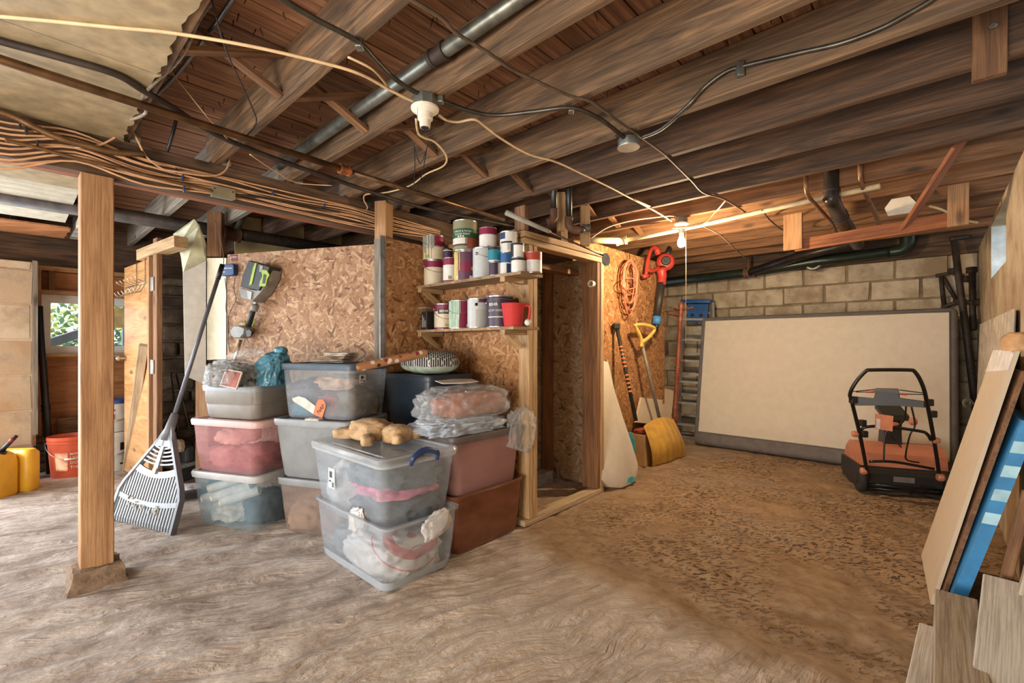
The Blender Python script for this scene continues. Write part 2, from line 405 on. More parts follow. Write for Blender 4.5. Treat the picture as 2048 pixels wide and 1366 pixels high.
# ------------------------------------------------------------------ ceiling: deck planks, joists, girder
ZJ = EYE + 1.028; JH = 0.205; ZD = ZJ + JH
S0, S1, B0, B1 = -0.31, 6.15, -2.2, 6.1
GS = 3.05                                                   # girder centre line
ceiling = thing('ceiling', 'open ceiling of rough joists under bare wooden deck planks', 'ceiling', (0, 0, ZJ), kind='structure')
k = 0; s = S0 - 0.05
while s < S1 + 0.1:
    wdt = 0.098
    board('plank', W(s + wdt / 2, B0 - 0.1, ZD + 0.011 + 0.002 * (k % 3)), W(s + wdt / 2, B1 + 0.1, ZD + 0.011 + 0.002 * (k % 3)), wdt - 0.006, 0.02, M_DECK, ceiling)
    s += wdt; k += 1
mb = MB(); mb.add([W(S0 - .3, B0 - .3, ZD + .03), W(S1 + .3, B0 - .3, ZD + .03), W(S1 + .3, B1 + .3, ZD + .03), W(S0 - .3, B1 + .3, ZD + .03),
        W(S0 - .3, B0 - .3, ZD + .06), W(S1 + .3, B0 - .3, ZD + .06), W(S1 + .3, B1 + .3, ZD + .06), W(S0 - .3, B1 + .3, ZD + .06)],
       [(3,2,1,0),(4,5,6,7),(0,1,5,4),(1,2,6,5),(2,3,7,6),(3,0,4,7)])
mb.build('light_block_backing', M_DARK, ceiling, world=True)  # dark backing slab added to block light through the plank gaps
JB = {}
for n in range(-7, 13):
    b = 0.79 + 0.4064 * n; JB[n] = b
    m = M_JOIST if n <= 3 else (M_JOISTD if n < 7 else M_STUDD)  # farthest joists: newer brown lumber, lightened to paint in the bulb's glow
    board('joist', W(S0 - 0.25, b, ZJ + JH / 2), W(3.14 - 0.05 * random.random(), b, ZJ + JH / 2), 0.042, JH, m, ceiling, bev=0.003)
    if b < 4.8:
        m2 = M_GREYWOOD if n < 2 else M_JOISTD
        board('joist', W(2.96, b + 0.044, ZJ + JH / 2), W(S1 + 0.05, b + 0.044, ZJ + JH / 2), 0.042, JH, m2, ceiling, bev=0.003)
# girder: two plies, carried by the posts
board('girder', W(GS - 0.035, -2.2, ZJ - 0.1), W(GS - 0.035, 4.6, ZJ - 0.1), 0.06, 0.2, M_GIRDER, ceiling, bev=0.004)
board('girder', W(GS + 0.03, -2.2, ZJ - 0.1), W(GS + 0.03, 4.6, ZJ - 0.1), 0.06, 0.2, M_RED, ceiling, bev=0.004)
# cross bridging between the joists
for n in range(0, 9):
    b0, b1 = JB[n - 1] + 0.022, JB[n] - 0.022; sp = 1.97 + 0.02 * (n % 2)
    board('bridging', W(sp, b0, ZJ + 0.02), W(sp, b1, ZD - 0.03), 0.045, 0.018, M_STUDD, ceiling, up=(0, 0, 1))
    board('bridging', W(sp + 0.05, b0, ZD - 0.03), W(sp + 0.05, b1, ZJ + 0.02), 0.045, 0.018, M_STUDD, ceiling, up=(0, 0, 1))
# nail points that come through the deck
random.seed(9); mb = MB()
for i in range(420):
    q = random.choice(list(range(-1, 9))); bb_ = JB[q] + random.uniform(.05, .36); s_ = random.uniform(.2, 2.8)
    p = W(s_, bb_, ZD + .004); d_ = Vector((random.uniform(-.4, .4), random.uniform(-.4, .4), -1)).normalized() * random.uniform(.02, .04)
    mb.tube([p, p + d_], [.0022, .0010], 4)
mb.build('nail_point', plain('nail_steel', (46, 40, 36), .6, .4), ceiling, world=True)['kind'] = 'stuff'
# cream painted boards nailed under the joists nearest the side wall
M_CREAM = plain('aged_cream_paint', (158, 140, 108), 0.55, var=0.16, bump=0.15, bscale=8)
def cream_board(sa, sbb, b_lo, b_hi, z=0.0, th=0.012, jag=0.01, mat=None, name='painted_board'):
    mb = MB(); n = 26; random.seed(int(sa * 100) + 3)
    up = []; lo = []
    for i in range(n + 1):
        q = sa + (sbb - sa) * i / n; j = b_hi + random.uniform(-jag, jag)
        lo.append(W(q, j, ZJ - th - 0.002 + z)); up.append(W(q, j, ZJ - 0.002 + z))
    e0, e1 = W(sa, b_lo, ZJ - th - .002 + z), W(sbb, b_lo, ZJ - th - .002 + z)
    f0, f1 = W(sa, b_lo, ZJ - .002 + z), W(sbb, b_lo, ZJ - .002 + z)
    vs = lo + up + [e0, e1, f0, f1]; m = n + 1; a = 2 * m
    fs = [tuple(list(range(m)) + [a + 1, a]), tuple(list(range(2 * m - 1, m - 1, -1)) + [a + 2, a + 3])]
    fs += [(i, m + i, m + i + 1, i + 1) for i in range(n)] + [(0, a, a + 2, m), (n, 2 * m - 1, a + 3, a + 1), (a, a + 1, a + 3, a + 2)]
    return mb.add(vs, fs).build(name, mat or M_CREAM, ceiling, world=True)
for sa, sc in ((-0.28, 0.46), (0.465, 1.30), (1.305, 2.135), (2.14, 2.965)): cream_board(sa, sc, -2.15, 0.375)
cream_board(3.13, 3.55, -2.15, 0.36, z=-0.06); cream_board(3.555, 3.95, -2.15, 0.34, z=-0.035)
# pale corrugated sheet further back, beside a flaking white joist
M_WHITEP = plain('flaking_white_paint', (176, 168, 154), 0.7, var=0.3, bump=0.5, bscale=14)
M_CORR = plain('corrugated_white_sheet', (200, 196, 180), 0.5, var=0.08)
mb = MB(); N = 90; vs = []; fs = []
for i in range(N + 1):
    q = 4.0 + 1.15 * i / N; z = ZJ - 0.03 + 0.010 * math.sin(i * 1.4)
    vs += [W(q, -1.2, z), W(q, 0.30, z)]
for i in range(N): fs.append((2 * i, 2 * i + 1, 2 * i + 3, 2 * i + 2))
mb.add(vs, fs); mb.build('corrugated_sheet', M_CORR, ceiling, smooth=True, world=True)
board('painted_joist', W(3.95, 0.40, ZJ - 0.03), W(5.75, 0.40, ZJ - 0.03), 0.07, 0.06, M_WHITEP, ceiling, bev=0.006)
cream_board(5.18, 5.7, -1.2, 0.33, z=-0.06, mat=M_PLY)
mb = MB(); 
# rim boards over the window wall and along the far wall
board('rim_board', W(S1 - 0.02, -2.2, ZJ + 0.0), W(S1 - 0.02, 4.6, ZJ + 0.0), 0.05, 0.6, M_JOISTD, ceiling)
board('rim_board', W(S0 - 0.3, 6.1, ZJ + 0.03), W(4.6, 6.1, ZJ + 0.03), 0.12, 0.38, M_JOISTD, ceiling)
board('rim_board', W(S0 - 0.22, B0, ZJ - 0.02), W(S0 - 0.22, B1, ZJ - 0.02), 0.16, 0.045, M_STUDD, ceiling)
# ------------------------------------------------------------------ outer walls
def block_wall(name, label, p0, dirv, nrm, length, height, mat, mortar, bl=0.40, bh=0.203, gap=0.006, seed=1, proud=0.016):
    """blocks laid in running bond; p0 = bottom corner of the face, dirv along the wall, nrm towards the room"""
    random.seed(seed)
    w = thing(name, label, 'wall', p0, kind='structure')
    mb = MB(); n = Vector(nrm); d = Vector(dirv); p0 = Vector(p0); up = Vector((0, 0, 1))
    def slab(mb, a0, a1, z0, z1, t0, t1):
        vs = [p0 + d * a + up * z + n * t for a, z, t in ((a0,z0,t0),(a1,z0,t0),(a1,z1,t0),(a0,z1,t0),(a0,z0,t1),(a1,z0,t1),(a1,z1,t1),(a0,z1,t1))]
        mb.add(vs, [(3,2,1,0),(4,5,6,7),(0,1,5,4),(1,2,6,5),(2,3,7,6),(3,0,4,7)])
    slab(mb, 0, length, 0, height, -0.2, -0.004); mb.build('mortar', mortar, w, world=True)
    r = 0; z = 0
    while z < height - 0.05:
        z1 = min(z + bh, height); a = -(bl / 2) * (r % 2)
        while a < length:
            a0, a1 = max(a, 0), min(a + bl, length)
            if a1 - a0 > 0.04:
                m = MB(); t = proud * random.uniform(0.1, 1.0); j = lambda: random.uniform(-0.006, 0.006)
                q = [(a0 + gap + j(), z + gap + j()), (a1 - gap + j(), z + gap + j()), (a1 - gap + j(), z1 - gap + j()), (a0 + gap + j(), z1 - gap + j())]
                cxx = sum(v[0] for v in q) / 4; czz = sum(v[1] for v in q) / 4
                o = [p0 + d * u + up * v - n * 0.02 for u, v in q]
                i = [p0 + d * (cxx + (u - cxx) * 0.965) + up * (czz + (v - czz) * 0.93) + n * t for u, v in q]
                m.add(o + i, [(4,5,6,7)] + [(k, (k+1) % 4, 4 + (k+1) % 4, 4 + k) for k in range(4)] + [(3,2,1,0)])
                c = p0 + d * cxx + up * czz
                m.v = [v - c for v in m.v]
                m.build('block', mat, w, M=PM[w.name].inverted() @ Matrix.Translation(c))
            a += bl
        z += bh; r += 1
    return w
def stone_mat(name, c0, c1, c2, stain=None, bump=0.5, sc=7, var=(0.86, 1.1)):
    t = NT(name); v = t.tc(rnd=True); n = t.noise(v, sc, 6, 0.65); n2 = t.noise(v, 2.0, 4, 0.6)
    c = t.ramp(n, [(0.3, c0), (0.5, c1), (0.72, c2)])
    if stain: c = t.mix(t.ramp(n2, [(0.48, (0, 0, 0, 1)), (0.66, (0.8, 0.8, 0.8, 1))]), c, stain)
    t.col(t.rnd_value(c, *var)); t.set(Roughness=0.9); t.bump(n, bump, 0.02); MATS[name] = t.m; return t.m
M_BLOCK = stone_mat('block_stone', (146, 132, 110), (184, 170, 146), (204, 192, 170), (138, 118, 92))
M_MORT = stone_mat('mortar', (92, 78, 60), (132, 116, 92), (158, 142, 116))
M_CONC = stone_mat('concrete', (150, 128, 104), (184, 162, 134), (202, 184, 158), (160, 124, 88), 0.3, 4, (0.98, 1.02))
M_PLASTER = stone_mat('stained_plaster', (140, 122, 98), (172, 154, 126), (192, 176, 150), (134, 104, 74), 0.5, 5)
M_RUBBLE = stone_mat('rubble', (70, 56, 44), (112, 92, 72), (140, 120, 96), (60, 48, 38), 0.8, 9)
block_wall('wall_back', 'far wall of pale rough concrete blocks', W(-0.31, 6.1, 0), A, -B, 4.6, 2.03, M_BLOCK, M_MORT, seed=4)
block_wall('wall_left', 'smooth tan concrete wall left of the window', W(5.65, -0.55, 0), B, -A, 0.68, 1.86, M_CONC, M_CONC, seed=5, gap=0.0012, proud=0.002, bl=0.9, bh=0.3)
# right wall with a deep-set window opening
WR = thing('wall_right', 'stained plaster foundation wall with a deep window opening', 'wall', W(S0, 2, 0), kind='structure')
def slab_sb(mb, s0, s1, b0, b1, z0, z1):
    vs = [W(s, b, z) for z in (z0, z1) for s, b in ((s0, b0), (s0, b1), (s1, b1), (s1, b0))]
    return mb.add(vs, [(3,2,1,0),(4,5,6,7),(0,1,5,4),(1,2,6,5),(2,3,7,6),(3,0,4,7)])
mb = MB(); HB0, HB1, HZ0, HZ1 = 3.9, 4.85, 1.64, 2.02
slab_sb(mb, S0 - 0.3, S0, -2.2, HB0, 0, 2.06); slab_sb(mb, S0 - 0.3, S0, HB1, 6.3, 0, 2.06)
slab_sb(mb, S0 - 0.3, S0, HB0, HB1, 0, HZ0); slab_sb(mb, S0 - 0.3, S0, HB0, HB1, HZ1, 2.06)
mb.build('plaster', M_PLASTER, WR, world=True)
mb = MB(); slab_sb(mb, S0 - .27, S0 - .001, HB1 - .006, HB1 - .0005, HZ0, HZ1); slab_sb(mb, S0 - .27, S0 - .001, HB0, HB1 - .006, HZ0 + .0005, HZ0 + .006); mb.build('window_reveal', plain('daylit_reveal_tint', (206, 222, 232), .6, 0, .12), WR, world=True)  # pale blue-white colour stands in for daylight on the reveal
w2 = thing('window_2', 'small bright basement window in the plaster wall', 'window', W(S0 - 0.28, 4.43, HZ0), kind='structure')
mb = MB(); slab_sb(mb, S0 - .30, S0 - .27, HB0, HB1, HZ0, HZ0 + .03); slab_sb(mb, S0 - .30, S0 - .27, HB0, HB1, HZ1 - .03, HZ1)
slab_sb(mb, S0 - .30, S0 - .27, HB0, HB0 + .03, HZ0, HZ1); slab_sb(mb, S0 - .30, S0 - .27, HB1 - .03, HB1, HZ0, HZ1)
mb.build('window_frame', plain('white_vinyl', (226, 226, 222), 0.4, var=0.03), w2, world=True)
tg = NT('window_glass'); tg.col((230, 240, 240)); tg.set(Roughness=0.05, Alpha=0.08); MATS['glass'] = tg.m
mb = MB(); slab_sb(mb, S0 - .29, S0 - .285, HB0 + .03, HB1 - .03, HZ0 + .03, HZ1 - .03); mb.build('pane', tg.m, w2, world=True)
# side wall behind the camera's left: two wide openings let the daylight in
mb = MB()
slab_sb(mb, 5.65, 5.85, B0, -2.1, 0, 2.1); slab_sb(mb, 5.65, 5.85, B0, -0.55, 1.95, 2.1)
for s0, s1, z0, z1 in ((S0, 0.05, 0, 2.1), (1.45, 1.55, 0, 2.1), (5.40, 5.65, 0, 2.1), (S0, 5.65, 2.08, 2.2), (1.5, 5.0, 0, 0.16)): slab_sb(mb, s0, s1, B0 - 0.2, B0, z0, z1)
tag(mb.build('wall_side', M_CONC), 'concrete side wall with two wide openings', 'wall', kind='structure')
mb = MB(); slab_sb(mb, -1.0, 5.08, -6.2, B0 - 0.2, 2.2, 2.3); tag(mb.build('sun_blocking_roof', M_GREYWOOD), 'added roof slab blocking the sun outside the side openings', 'roof', kind='structure')  # added unseen slab, lets the sun in only as a narrow strip
# window wall
wood_f = M_PINE
WW = thing('wall_window', 'timber framed wall with plywood below a white window', 'wall', W(S1, 0.6, 0), kind='structure')
zf = lambda z: z
board('stud', W(6.0, 0.17, 0.3), W(6.0, 0.17, 1.87), 0.10, 0.045, M_PINE, WW, up=B)
board('header', W(6.02, 0.15, 1.86), W(6.02, 1.05, 1.86), 0.12, 0.04, M_PINE, WW)
board('header', W(6.02, 0.15, 1.645), W(6.02, 1.05, 1.645), 0.12, 0.035, M_PINE, WW)
board('block_stud', W(6.02, 0.26, 1.66), W(6.02, 0.26, 1.845), 0.1, 0.04, M_STUDD, WW, up=B)
board('plywood', W(6.085, 0.2, 1.75), W(6.085, 1.05, 1.75), 0.012, 0.2, M_PLY, WW)
board('sill', W(5.99, 0.15, 1.065), W(5.99, 1.05, 1.065), 0.14, 0.03, M_PINE, WW)
board('plywood', W(6.05, 0.2, 0.69), W(6.05, 1.05, 0.69), 0.015, 0.72, M_PLY, WW)
board('sill_plate', W(5.98, 0.12, 0.31), W(5.98, 1.05, 0.31), 0.16, 0.05, M_STUDD, WW, bev=0.005)
board('ledger', W(5.99, 0.3, 0.41), W(5.99, 0.62, 0.41), 0.03, 0.14, M_STUDD, WW)
board('corner_trim', W(5.63, 0.145, 0.4), W(5.63, 0.145, 1.87), 0.05, 0.03, M_GREYWOOD, WW, up=B)
mb = MB(); slab_sb(mb, 5.65, 6.15, 0.128, 0.15, 0.3, 1.88); mb.build('return_board', M_STUDD, WW, world=True)
random.seed(11)
for r in range(3):                                            # broken brick and stone footing under the plate
    q = 0.12
    while q < 0.95:
        L = random.uniform(0.14, 0.3); m = MB(); m.rbox((0, 0, 0), (L - .012, random.uniform(.16, .24), .088), 0.012, seg=1)
        R = Matrix((A * -1, B, Vector((0, 0, 1)))).transposed()
        o = m.build('footing_stone', M_RUBBLE, WW, M=PM[WW.name].inverted() @ Matrix.Translation(W(5.88 + 0.05 * random.random(), q + L, 0.012 + r * 0.092)) @ Matrix((B * -1, A, Vector((0, 0, 1)))).transposed().to_4x4())
        q += L
w1 = thing('window_1', 'white vinyl window overlooking green garden foliage', 'window', W(6.08, 0.7, 1.08), kind='structure')
mb = MB(); F0, F1 = 0.185, 1.05
for b0, b1, z0, z1 in ((F0, F1, 1.08, 1.15), (F0, F1, 1.555, 1.63), (F0, F0 + 0.07, 1.15, 1.555), (F1 - .07, F1, 1.15, 1.555), (0.53, 0.57, 1.15, 1.555)): slab_sb(mb, 6.04, 6.12, b0, b1, z0, z1)
mb.build('window_frame', MATS['white_vinyl'], w1, world=True)
for b0, b1 in ((F0 + .07, 0.53), (0.57, F1 - .07)):
    mb = MB(); slab_sb(mb, 6.085, 6.09, b0, b1, 1.15, 1.555); mb.build('pane', tg.m, w1, world=True)
# dark rubble stone wall behind the open door
SW = thing('wall_stone', 'dark rubble stone wall behind the open door', 'wall', W(S1, 3, 0), kind='structure')
mb = MB(); slab_sb(mb, 6.1, 6.4, 1.05, 5.0, 0, 1.88); slab_sb(mb, 6.12, 6.4, 0.12, 1.05, 0, 1.07); slab_sb(mb, 6.12, 6.4, 0.12, 1.05, 1.64, 1.9); mb.build('stone_backing', M_MORT, SW, world=True)
random.seed(21); z = 0.0
while z < 1.8:
    hh = random.uniform(.12, .2); q = 1.06
    while q < 3.0:
        L = random.uniform(.16, .36); m = MB(); m.rbox((0, 0, 0), (L - .02, .12, hh - .02), 0.03, seg=2)
        m.build('stone', M_RUBBLE, SW, M=PM[SW.name].inverted() @ Matrix.Translation(W(6.02 + .04 * random.random(), q + L, z)) @ Matrix((B * -1, A, Vector((0, 0, 1)))).transposed().to_4x4()); q += L
    z += hh
mb = MB(); slab_sb(mb, 4.0, 6.4, 4.85, 5.0, 0, 2.1); mb.build('end_return', M_MORT, SW, world=True)
# ------------------------------------------------------------------ partition: OSB walls round the little store room
ZT = 1.90
def osb_panel(name, p0, p1, z0, z1, th, mat, parent):
    """sheet whose face runs p0 -> p1; thickness goes to the left of that direction"""
    p0 = Vector((p0[0], p0[1], 0)); p1 = Vector((p1[0], p1[1], 0)); x = (p1 - p0); L = x.length; x.normalize()
    M = Matrix((x, Vector((0, 0, 1)), x.cross(Vector((0, 0, 1))))).transposed().to_4x4(); M.translation = p0 + Vector((0, 0, z0))
    zz = z1 if isinstance(z1, tuple) else (z1, z1)
    mb = MB(); mb.prism([(0, 0), (L, 0), (L, zz[1] - z0), (0, zz[0] - z0)], -th)
    return mb.build(name, mat, parent, M=PM[parent.name].inverted() @ M)
C0 = W(2.84, 1.757); C1 = W(4.07, 1.148)
WP = thing('wall_partition', 'brown OSB partition wall behind the stacked bins', 'wall', C0, kind='structure')
osb_panel('osb_sheet', C1, C0, 0.03, (1.865, 1.865), 0.012, M_OSB, WP)
dn = (C1 - C0).normalized(); nb = Vector((-dn.y, dn.x, 0)); nb = nb if nb.y > 0 else -nb
board('plate', C0 + nb * 0.05, C1 + nb * 0.05, 0.09, 0.04, M_STUD, WP).location.z += 0.0
board('corner_post', C0 + nb * 0.07 + dn * 0.03, C0 + nb * 0.07 + dn * 0.03 + Vector((0, 0, ZJ - 0.002)), 0.09, 0.1, M_PINE, WP, up=nb, bev=0.003)
board('corner_strip', C0 + dn * 0.035 + Vector((0, 0, 0.02)) - nb * 0.004, C0 + dn * 0.035 + Vector((0, 0, 1.9)) - nb * 0.004, 0.05, 0.008, M_GREYWOOD, WP, up=nb)
WL = thing('wall_shelf', 'orange brown OSB alcove wall that carries the two shelves', 'wall', W(2.3, 2.25), kind='structure')
osb_panel('osb_sheet', W(2.84, 1.76), W(2.84, 2.26), 0.03, ZT + 0.01, 0.012, M_OSBW, WL)
osb_panel('osb_sheet', W(2.845, 2.25), W(1.99, 2.25), 0.03, ZT + 0.02, 0.012, M_OSBW, WL)
board('metal_strip', W(2.836, 1.755, 0.05), W(2.836, 1.755, 1.92), 0.035, 0.006, plain('galvanised', (150, 152, 150), 0.45, 0.7, 0.2), WL, up=-A)
WD = thing('wall_doorway', 'stud wall with an open doorway and OSB beyond it', 'wall', W(1.95, 2.7), kind='structure')
def stud(name, s, b, z0, z1, ws, wb_, mat=M_STUD): board(name, W(s, b, z0), W(s, b, z1), ws, wb_, mat, WD, up=B, bev=0.003)
stud('jamb_stud', 1.952, 2.262, 0.04, 1.80, 0.09, 0.042); stud('jamb_stud', 1.952, 2.308, 0.04, 1.80, 0.09, 0.04)
stud('jamb_stud', 1.952, 3.128, 0.04, 1.80, 0.09, 0.042, M_STUD); stud('jamb_stud', 1.985, 3.085, 0.04, 1.80, 0.14, 0.04, M_STUDD)
board('bottom_plate', W(1.952, 2.2, 0.02), W(1.952, 3.15, 0.02), 0.09, 0.04, M_PALE, WD, bev=0.004)
board('header', W(1.952, 2.2, 1.82), W(1.952, 3.2, 1.82), 0.09, 0.04, M_STUD, WD, bev=0.003)
board('header', W(1.952, 2.2, 1.865), W(1.952, 3.2, 1.865), 0.09, 0.04, M_STUD, WD, bev=0.003)
stud('cripple_stud', 1.96, 2.03 + 0.2, 1.89, 2.05, 0.09, 0.04, M_STUDD)
stud('hanger_stud', 1.952, 2.66, 1.885, ZJ + 0.05, 0.04, 0.085, M_STUDD)
osb_panel('osb_sheet', W(2.22, 3.18), W(2.22, 4.95), 0.02, 2.065, 0.012, M_OSBW, WD)
board('panel_stud', W(2.28, 3.2, 2.04), W(2.28, 4.95, 2.04), 0.09, 0.04, M_STUD, WD)
osb_panel('osb_sheet', W(2.45, 3.17), W(2.0, 3.17), 0.03, 1.86, 0.012, M_OSBG, WD)
stud('inner_stud', 2.44, 3.12, 0.03, 1.8, 0.05, 0.09, M_STUDD)
osb_panel('osb_sheet', W(2.5, 2.27), W(2.5, 3.2), 0.03, 1.86, 0.012, M_OSBG, WD)
board('kerb', W(2.42, 2.3, 0.05), W(2.42, 3.1, 0.05), 0.1, 0.1, plain('grey_paint_wood', (150, 152, 152), 0.7, var=0.2), WD)
board('cross_brace', W(2.2, 2.28, 1.75), W(2.2, 3.2, 1.75), 0.09, 0.04, M_STUDD, WD)
# open door with its jamb
D1 = Vector((-2.89, 3.68, 0)); D2 = Vector((-3.505, 4.155, 0))
dd = (D2 - D1).normalized(); dnn = Vector((-dd.y, dd.x, 0)); dnn = dnn if dnn.y < 0 else -dnn
d1 = thing('door_1', 'open flush wooden door with a coat hook rack and two hinges', 'door', D1, kind='structure')
M_DOOR = wood('door_veneer', (178, 122, 72), (206, 154, 100), (222, 176, 124), 3.0, 0.35, (1, 1), None, 0.08)
mb = MB(); Md = Matrix((dd, -dnn, Vector((0, 0, 1)))).transposed().to_4x4() if False else None
board('door_leaf', D1 + Vector((0, 0, 0.94)) - dnn * 0.02, D2 + Vector((0, 0, 0.94)) - dnn * 0.02, 0.035, 1.83, M_DOOR, d1, bev=0.002)
board('edge_strip', D1 + Vector((0, 0, 0.02)) - dd * 0.02, D1 + Vector((0, 0, 1.86)) - dd * 0.02, 0.045, 0.04, M_PINE, d1, up=dd)
mb = MB(); kp = D1 + dd * 0.74 + Vector((0, 0, 1.04)) + dnn * 0.0
Mk = Matrix.Translation(kp) @ dnn.to_track_quat('Z', 'Y').to_matrix().to_4x4()
mb.lathe([(0.026, 0), (0.026, 0.006), (0.012, 0.008), (0.011, 0.035), (0.024, 0.045), (0.029, 0.058), (0.024, 0.070), (0.0, 0.074)], 16, Mk, cap1=False)
M_CHROME = plain('brushed_nickel', (196, 190, 178), 0.22, 1.0, 0.05)
mb.build('door_knob', M_CHROME, d1, smooth=40, world=True)
JP = D1 - dd * 0.10 - dnn * 0.02
board('door_jamb', JP + Vector((0, 0, 0)), JP + Vector((0, 0, 2.0)), 0.09, 0.04, M_STUDD, d1, up=dnn, bev=0.003)
board('door_header', at_d(286, 512, 3.82), at_d(362, 484, 3.45), 0.09, 0.085, M_STUD, d1)
for zz in (1.64, 0.985):
    h = MB()
    Mh = Matrix((-dd, Vector((0, 0, 1)), (-dd).cross(Vector((0, 0, 1))))).transposed().to_4x4()
    Mh.translation = D1 - dd * 0.045 + dnn * 0.004 + Vector((0, 0, zz))
    if (Mh.to_3x3() @ Vector((0, 0, 1))).dot(dnn) < 0: sg = -1
    else: sg = 1
    pl = MB().box((-0.045, -0.055, 0), (-0.004, 0.055, 0.003 * sg), Mh).box((0.004, -0.055, 0), (0.05, 0.055, 0.003 * sg), Mh)
    hg = pl.build('hinge', MATS['galvanised'], d1, world=True)
    pin = MB(); pin.tube([Mh @ Vector((0, -0.055, 0.004 * sg)), Mh @ Vector((0, 0.055, 0.004 * sg))], 0.006, 8); pin.build('hinge_pin', M_CHROME, hg, world=True)
# ------------------------------------------------------------------ pipes, cables and lamps under the ceiling
M_STEEL = plain('galvanised_pipe', (138, 140, 132), 0.42, 0.75, 0.25)
M_BRONZE = plain('old_copper', (112, 84, 58), 0.42, 0.7, 0.3)
M_FITTING = plain('brass_fitting', (168, 104, 66), 0.45, 0.6, 0.25)
M_IRON = plain('cast_iron', (66, 56, 50), 0.6, 0.35, 0.3, 0.3)
M_BLACKP = plain('black_abs_pipe', (26, 25, 26), 0.38, 0, 0.1)
M_ORANGE = plain('tan_cable_sheath', (214, 168, 128), 0.5, 0, 0.12)
M_TAN = plain('cream_cable_sheath', (222, 190, 146), 0.5, 0, 0.1)
M_BROWNC = plain('brown_cable', (96, 78, 62), 0.6, 0, 0.2)
M_BLACKC = plain('black_cable', (30, 27, 26), 0.5, 0, 0.1)
M_FLEX = plain('armoured_sheath', (96, 92, 84), 0.4, 0.8, 0.2)
M_FLEXB = plain('bronze_armoured_sheath', (128, 98, 68), 0.45, 0.7, 0.2)
M_PORC = plain('porcelain', (232, 222, 206), 0.3, 0, 0.05)
def hz(pts, H=1.02):
    return [at_z(p[0], p[1], EYE + (p[2] if len(p) > 2 else H)) for p in pts]
def zz(pts, ox, oy, k): return [(p[0] * k + ox, p[1] * k + oy) + tuple(p[2:]) for p in pts]
def cable(pts, r, mat, label, group=None, name='electrical_cable', n=6, sub=5):
    return single(name, MB().tube(pts, r, n, smooth=sub), mat, label, 'cable', group, True)
def flex(pts, r, mat, label, name='armoured_cable', pitch=0.008, part_of=None):
    p = spline([Vector(q) for q in pts], 24); out = [p[0]]; acc = 0
    for a, b in zip(p, p[1:]):
        L = (b - a).length; acc += L
        while acc >= pitch / 2: acc -= pitch / 2; out.append(b - (b - a).normalized() * acc)
    rs = [r * (1.0 if i % 2 else 0.80) for i in range(len(out))]
    return single(name, MB().tube(out, rs, 8), mat, label, 'cable', None, True)
def sleeve(mb, p, d, r, L, n=14):
    d = Vector(d).normalized(); mb.tube([p - d * L / 2, p - d * L * 0.3, p - d * L * 0.29, p + d * L * 0.29, p + d * L * 0.3, p + d * L / 2], [r, r, r * .86, r * .86, r, r], n)
    return mb
# two copper pipes that run across the joists
t = thing('water_pipe', 'long straight bronze water pipe slung below the joists, with brass union', 'pipe', W(2.35, 1, EYE + .965))
pa, pb, pc = W(2.27, -1.0, EYE + .965), W(2.38, 1.24, EYE + .965), W(2.42, 2.55, EYE + .965)
MB().tube([pa, pb], 0.0165, 12).build('pipe_run', M_BRONZE, t, True, True); MB().tube([pb, pc], 0.0145, 12).build('pipe_run', M_BRONZE, t, True, True)
sleeve(MB(), pb, pc - pa, 0.029, 0.06).build('union_fitting', M_FITTING, t, 40, True)
single('water_pipe', MB().tube(hz([(-220, 22), (0, 82), (110, 112), (228, 147), (285, 180), (345, 215), (455, 280), (640, 349), (840, 414), (1000, 447), (1050, 458)], 1.0), 0.0125, 10, smooth=5), M_IRON,
       'dark bent pipe beside the straight bronze pipe, curving at the cream boards', 'pipe', smooth=True)
# galvanised pipe along the joist bay
t = thing('galvanised_pipe', 'thick galvanised steel pipe running along a joist with coupling', 'pipe', W(1.5, 1.12, EYE + 1.15))
g0, g1, gm = W(0.1, 1.135, EYE + 1.155), W(2.92, 1.10, EYE + 1.09), at_b(882, 95, 1.13)
MB().tube([g0, g1], 0.027, 14).build('pipe_run', M_STEEL, t, True, True)
sleeve(MB(), g0 + (g1 - g0) * ((gm - g0).length / (g1 - g0).length), g1 - g0, 0.035, 0.09).build('coupling', M_IRON, t, 40, True)
single('conduit', MB().tube(hz([(470, -12), (437, 40), (392, 100), (352, 150), (312, 190)], 1.19), 0.0085, 10, smooth=4), plain('thin_steel_conduit', (146, 156, 166), 0.3, 0.8, 0.1), 'thin shiny steel conduit beside the cream ceiling boards', 'conduit', smooth=True)
single('ground_wire', MB().tube(hz([(345, 147, 1.18), (415, 235, 1.02), (455, 278, 1.0)]), 0.0022, 5), M_TAN, 'thin pale wire stretched from conduit to the bent pipe', 'wire')
single('black_wire', MB().tube(hz([(424, 0, 1.1), (452, 100, 1.03), (500, 205, 1.0), (512, 248, .99), (478, 285, .98)]), 0.003, 6, smooth=4), M_BLACKC, 'thin black wire crossing the joist near the bent pipe', 'wire')
single('old_cable', MB().tube(hz([(425, 5, 1.1), (395, 45, 1.06), (372, 100, 1.05), (345, 135, 1.04), (310, 165, 1.02), (285, 195, .99), (292, 225, .97), (262, 240, .96)]), 0.006, 6, smooth=5), M_GREYWOOD, 'frayed grey cloth cable along edge of cream boards', 'cable')
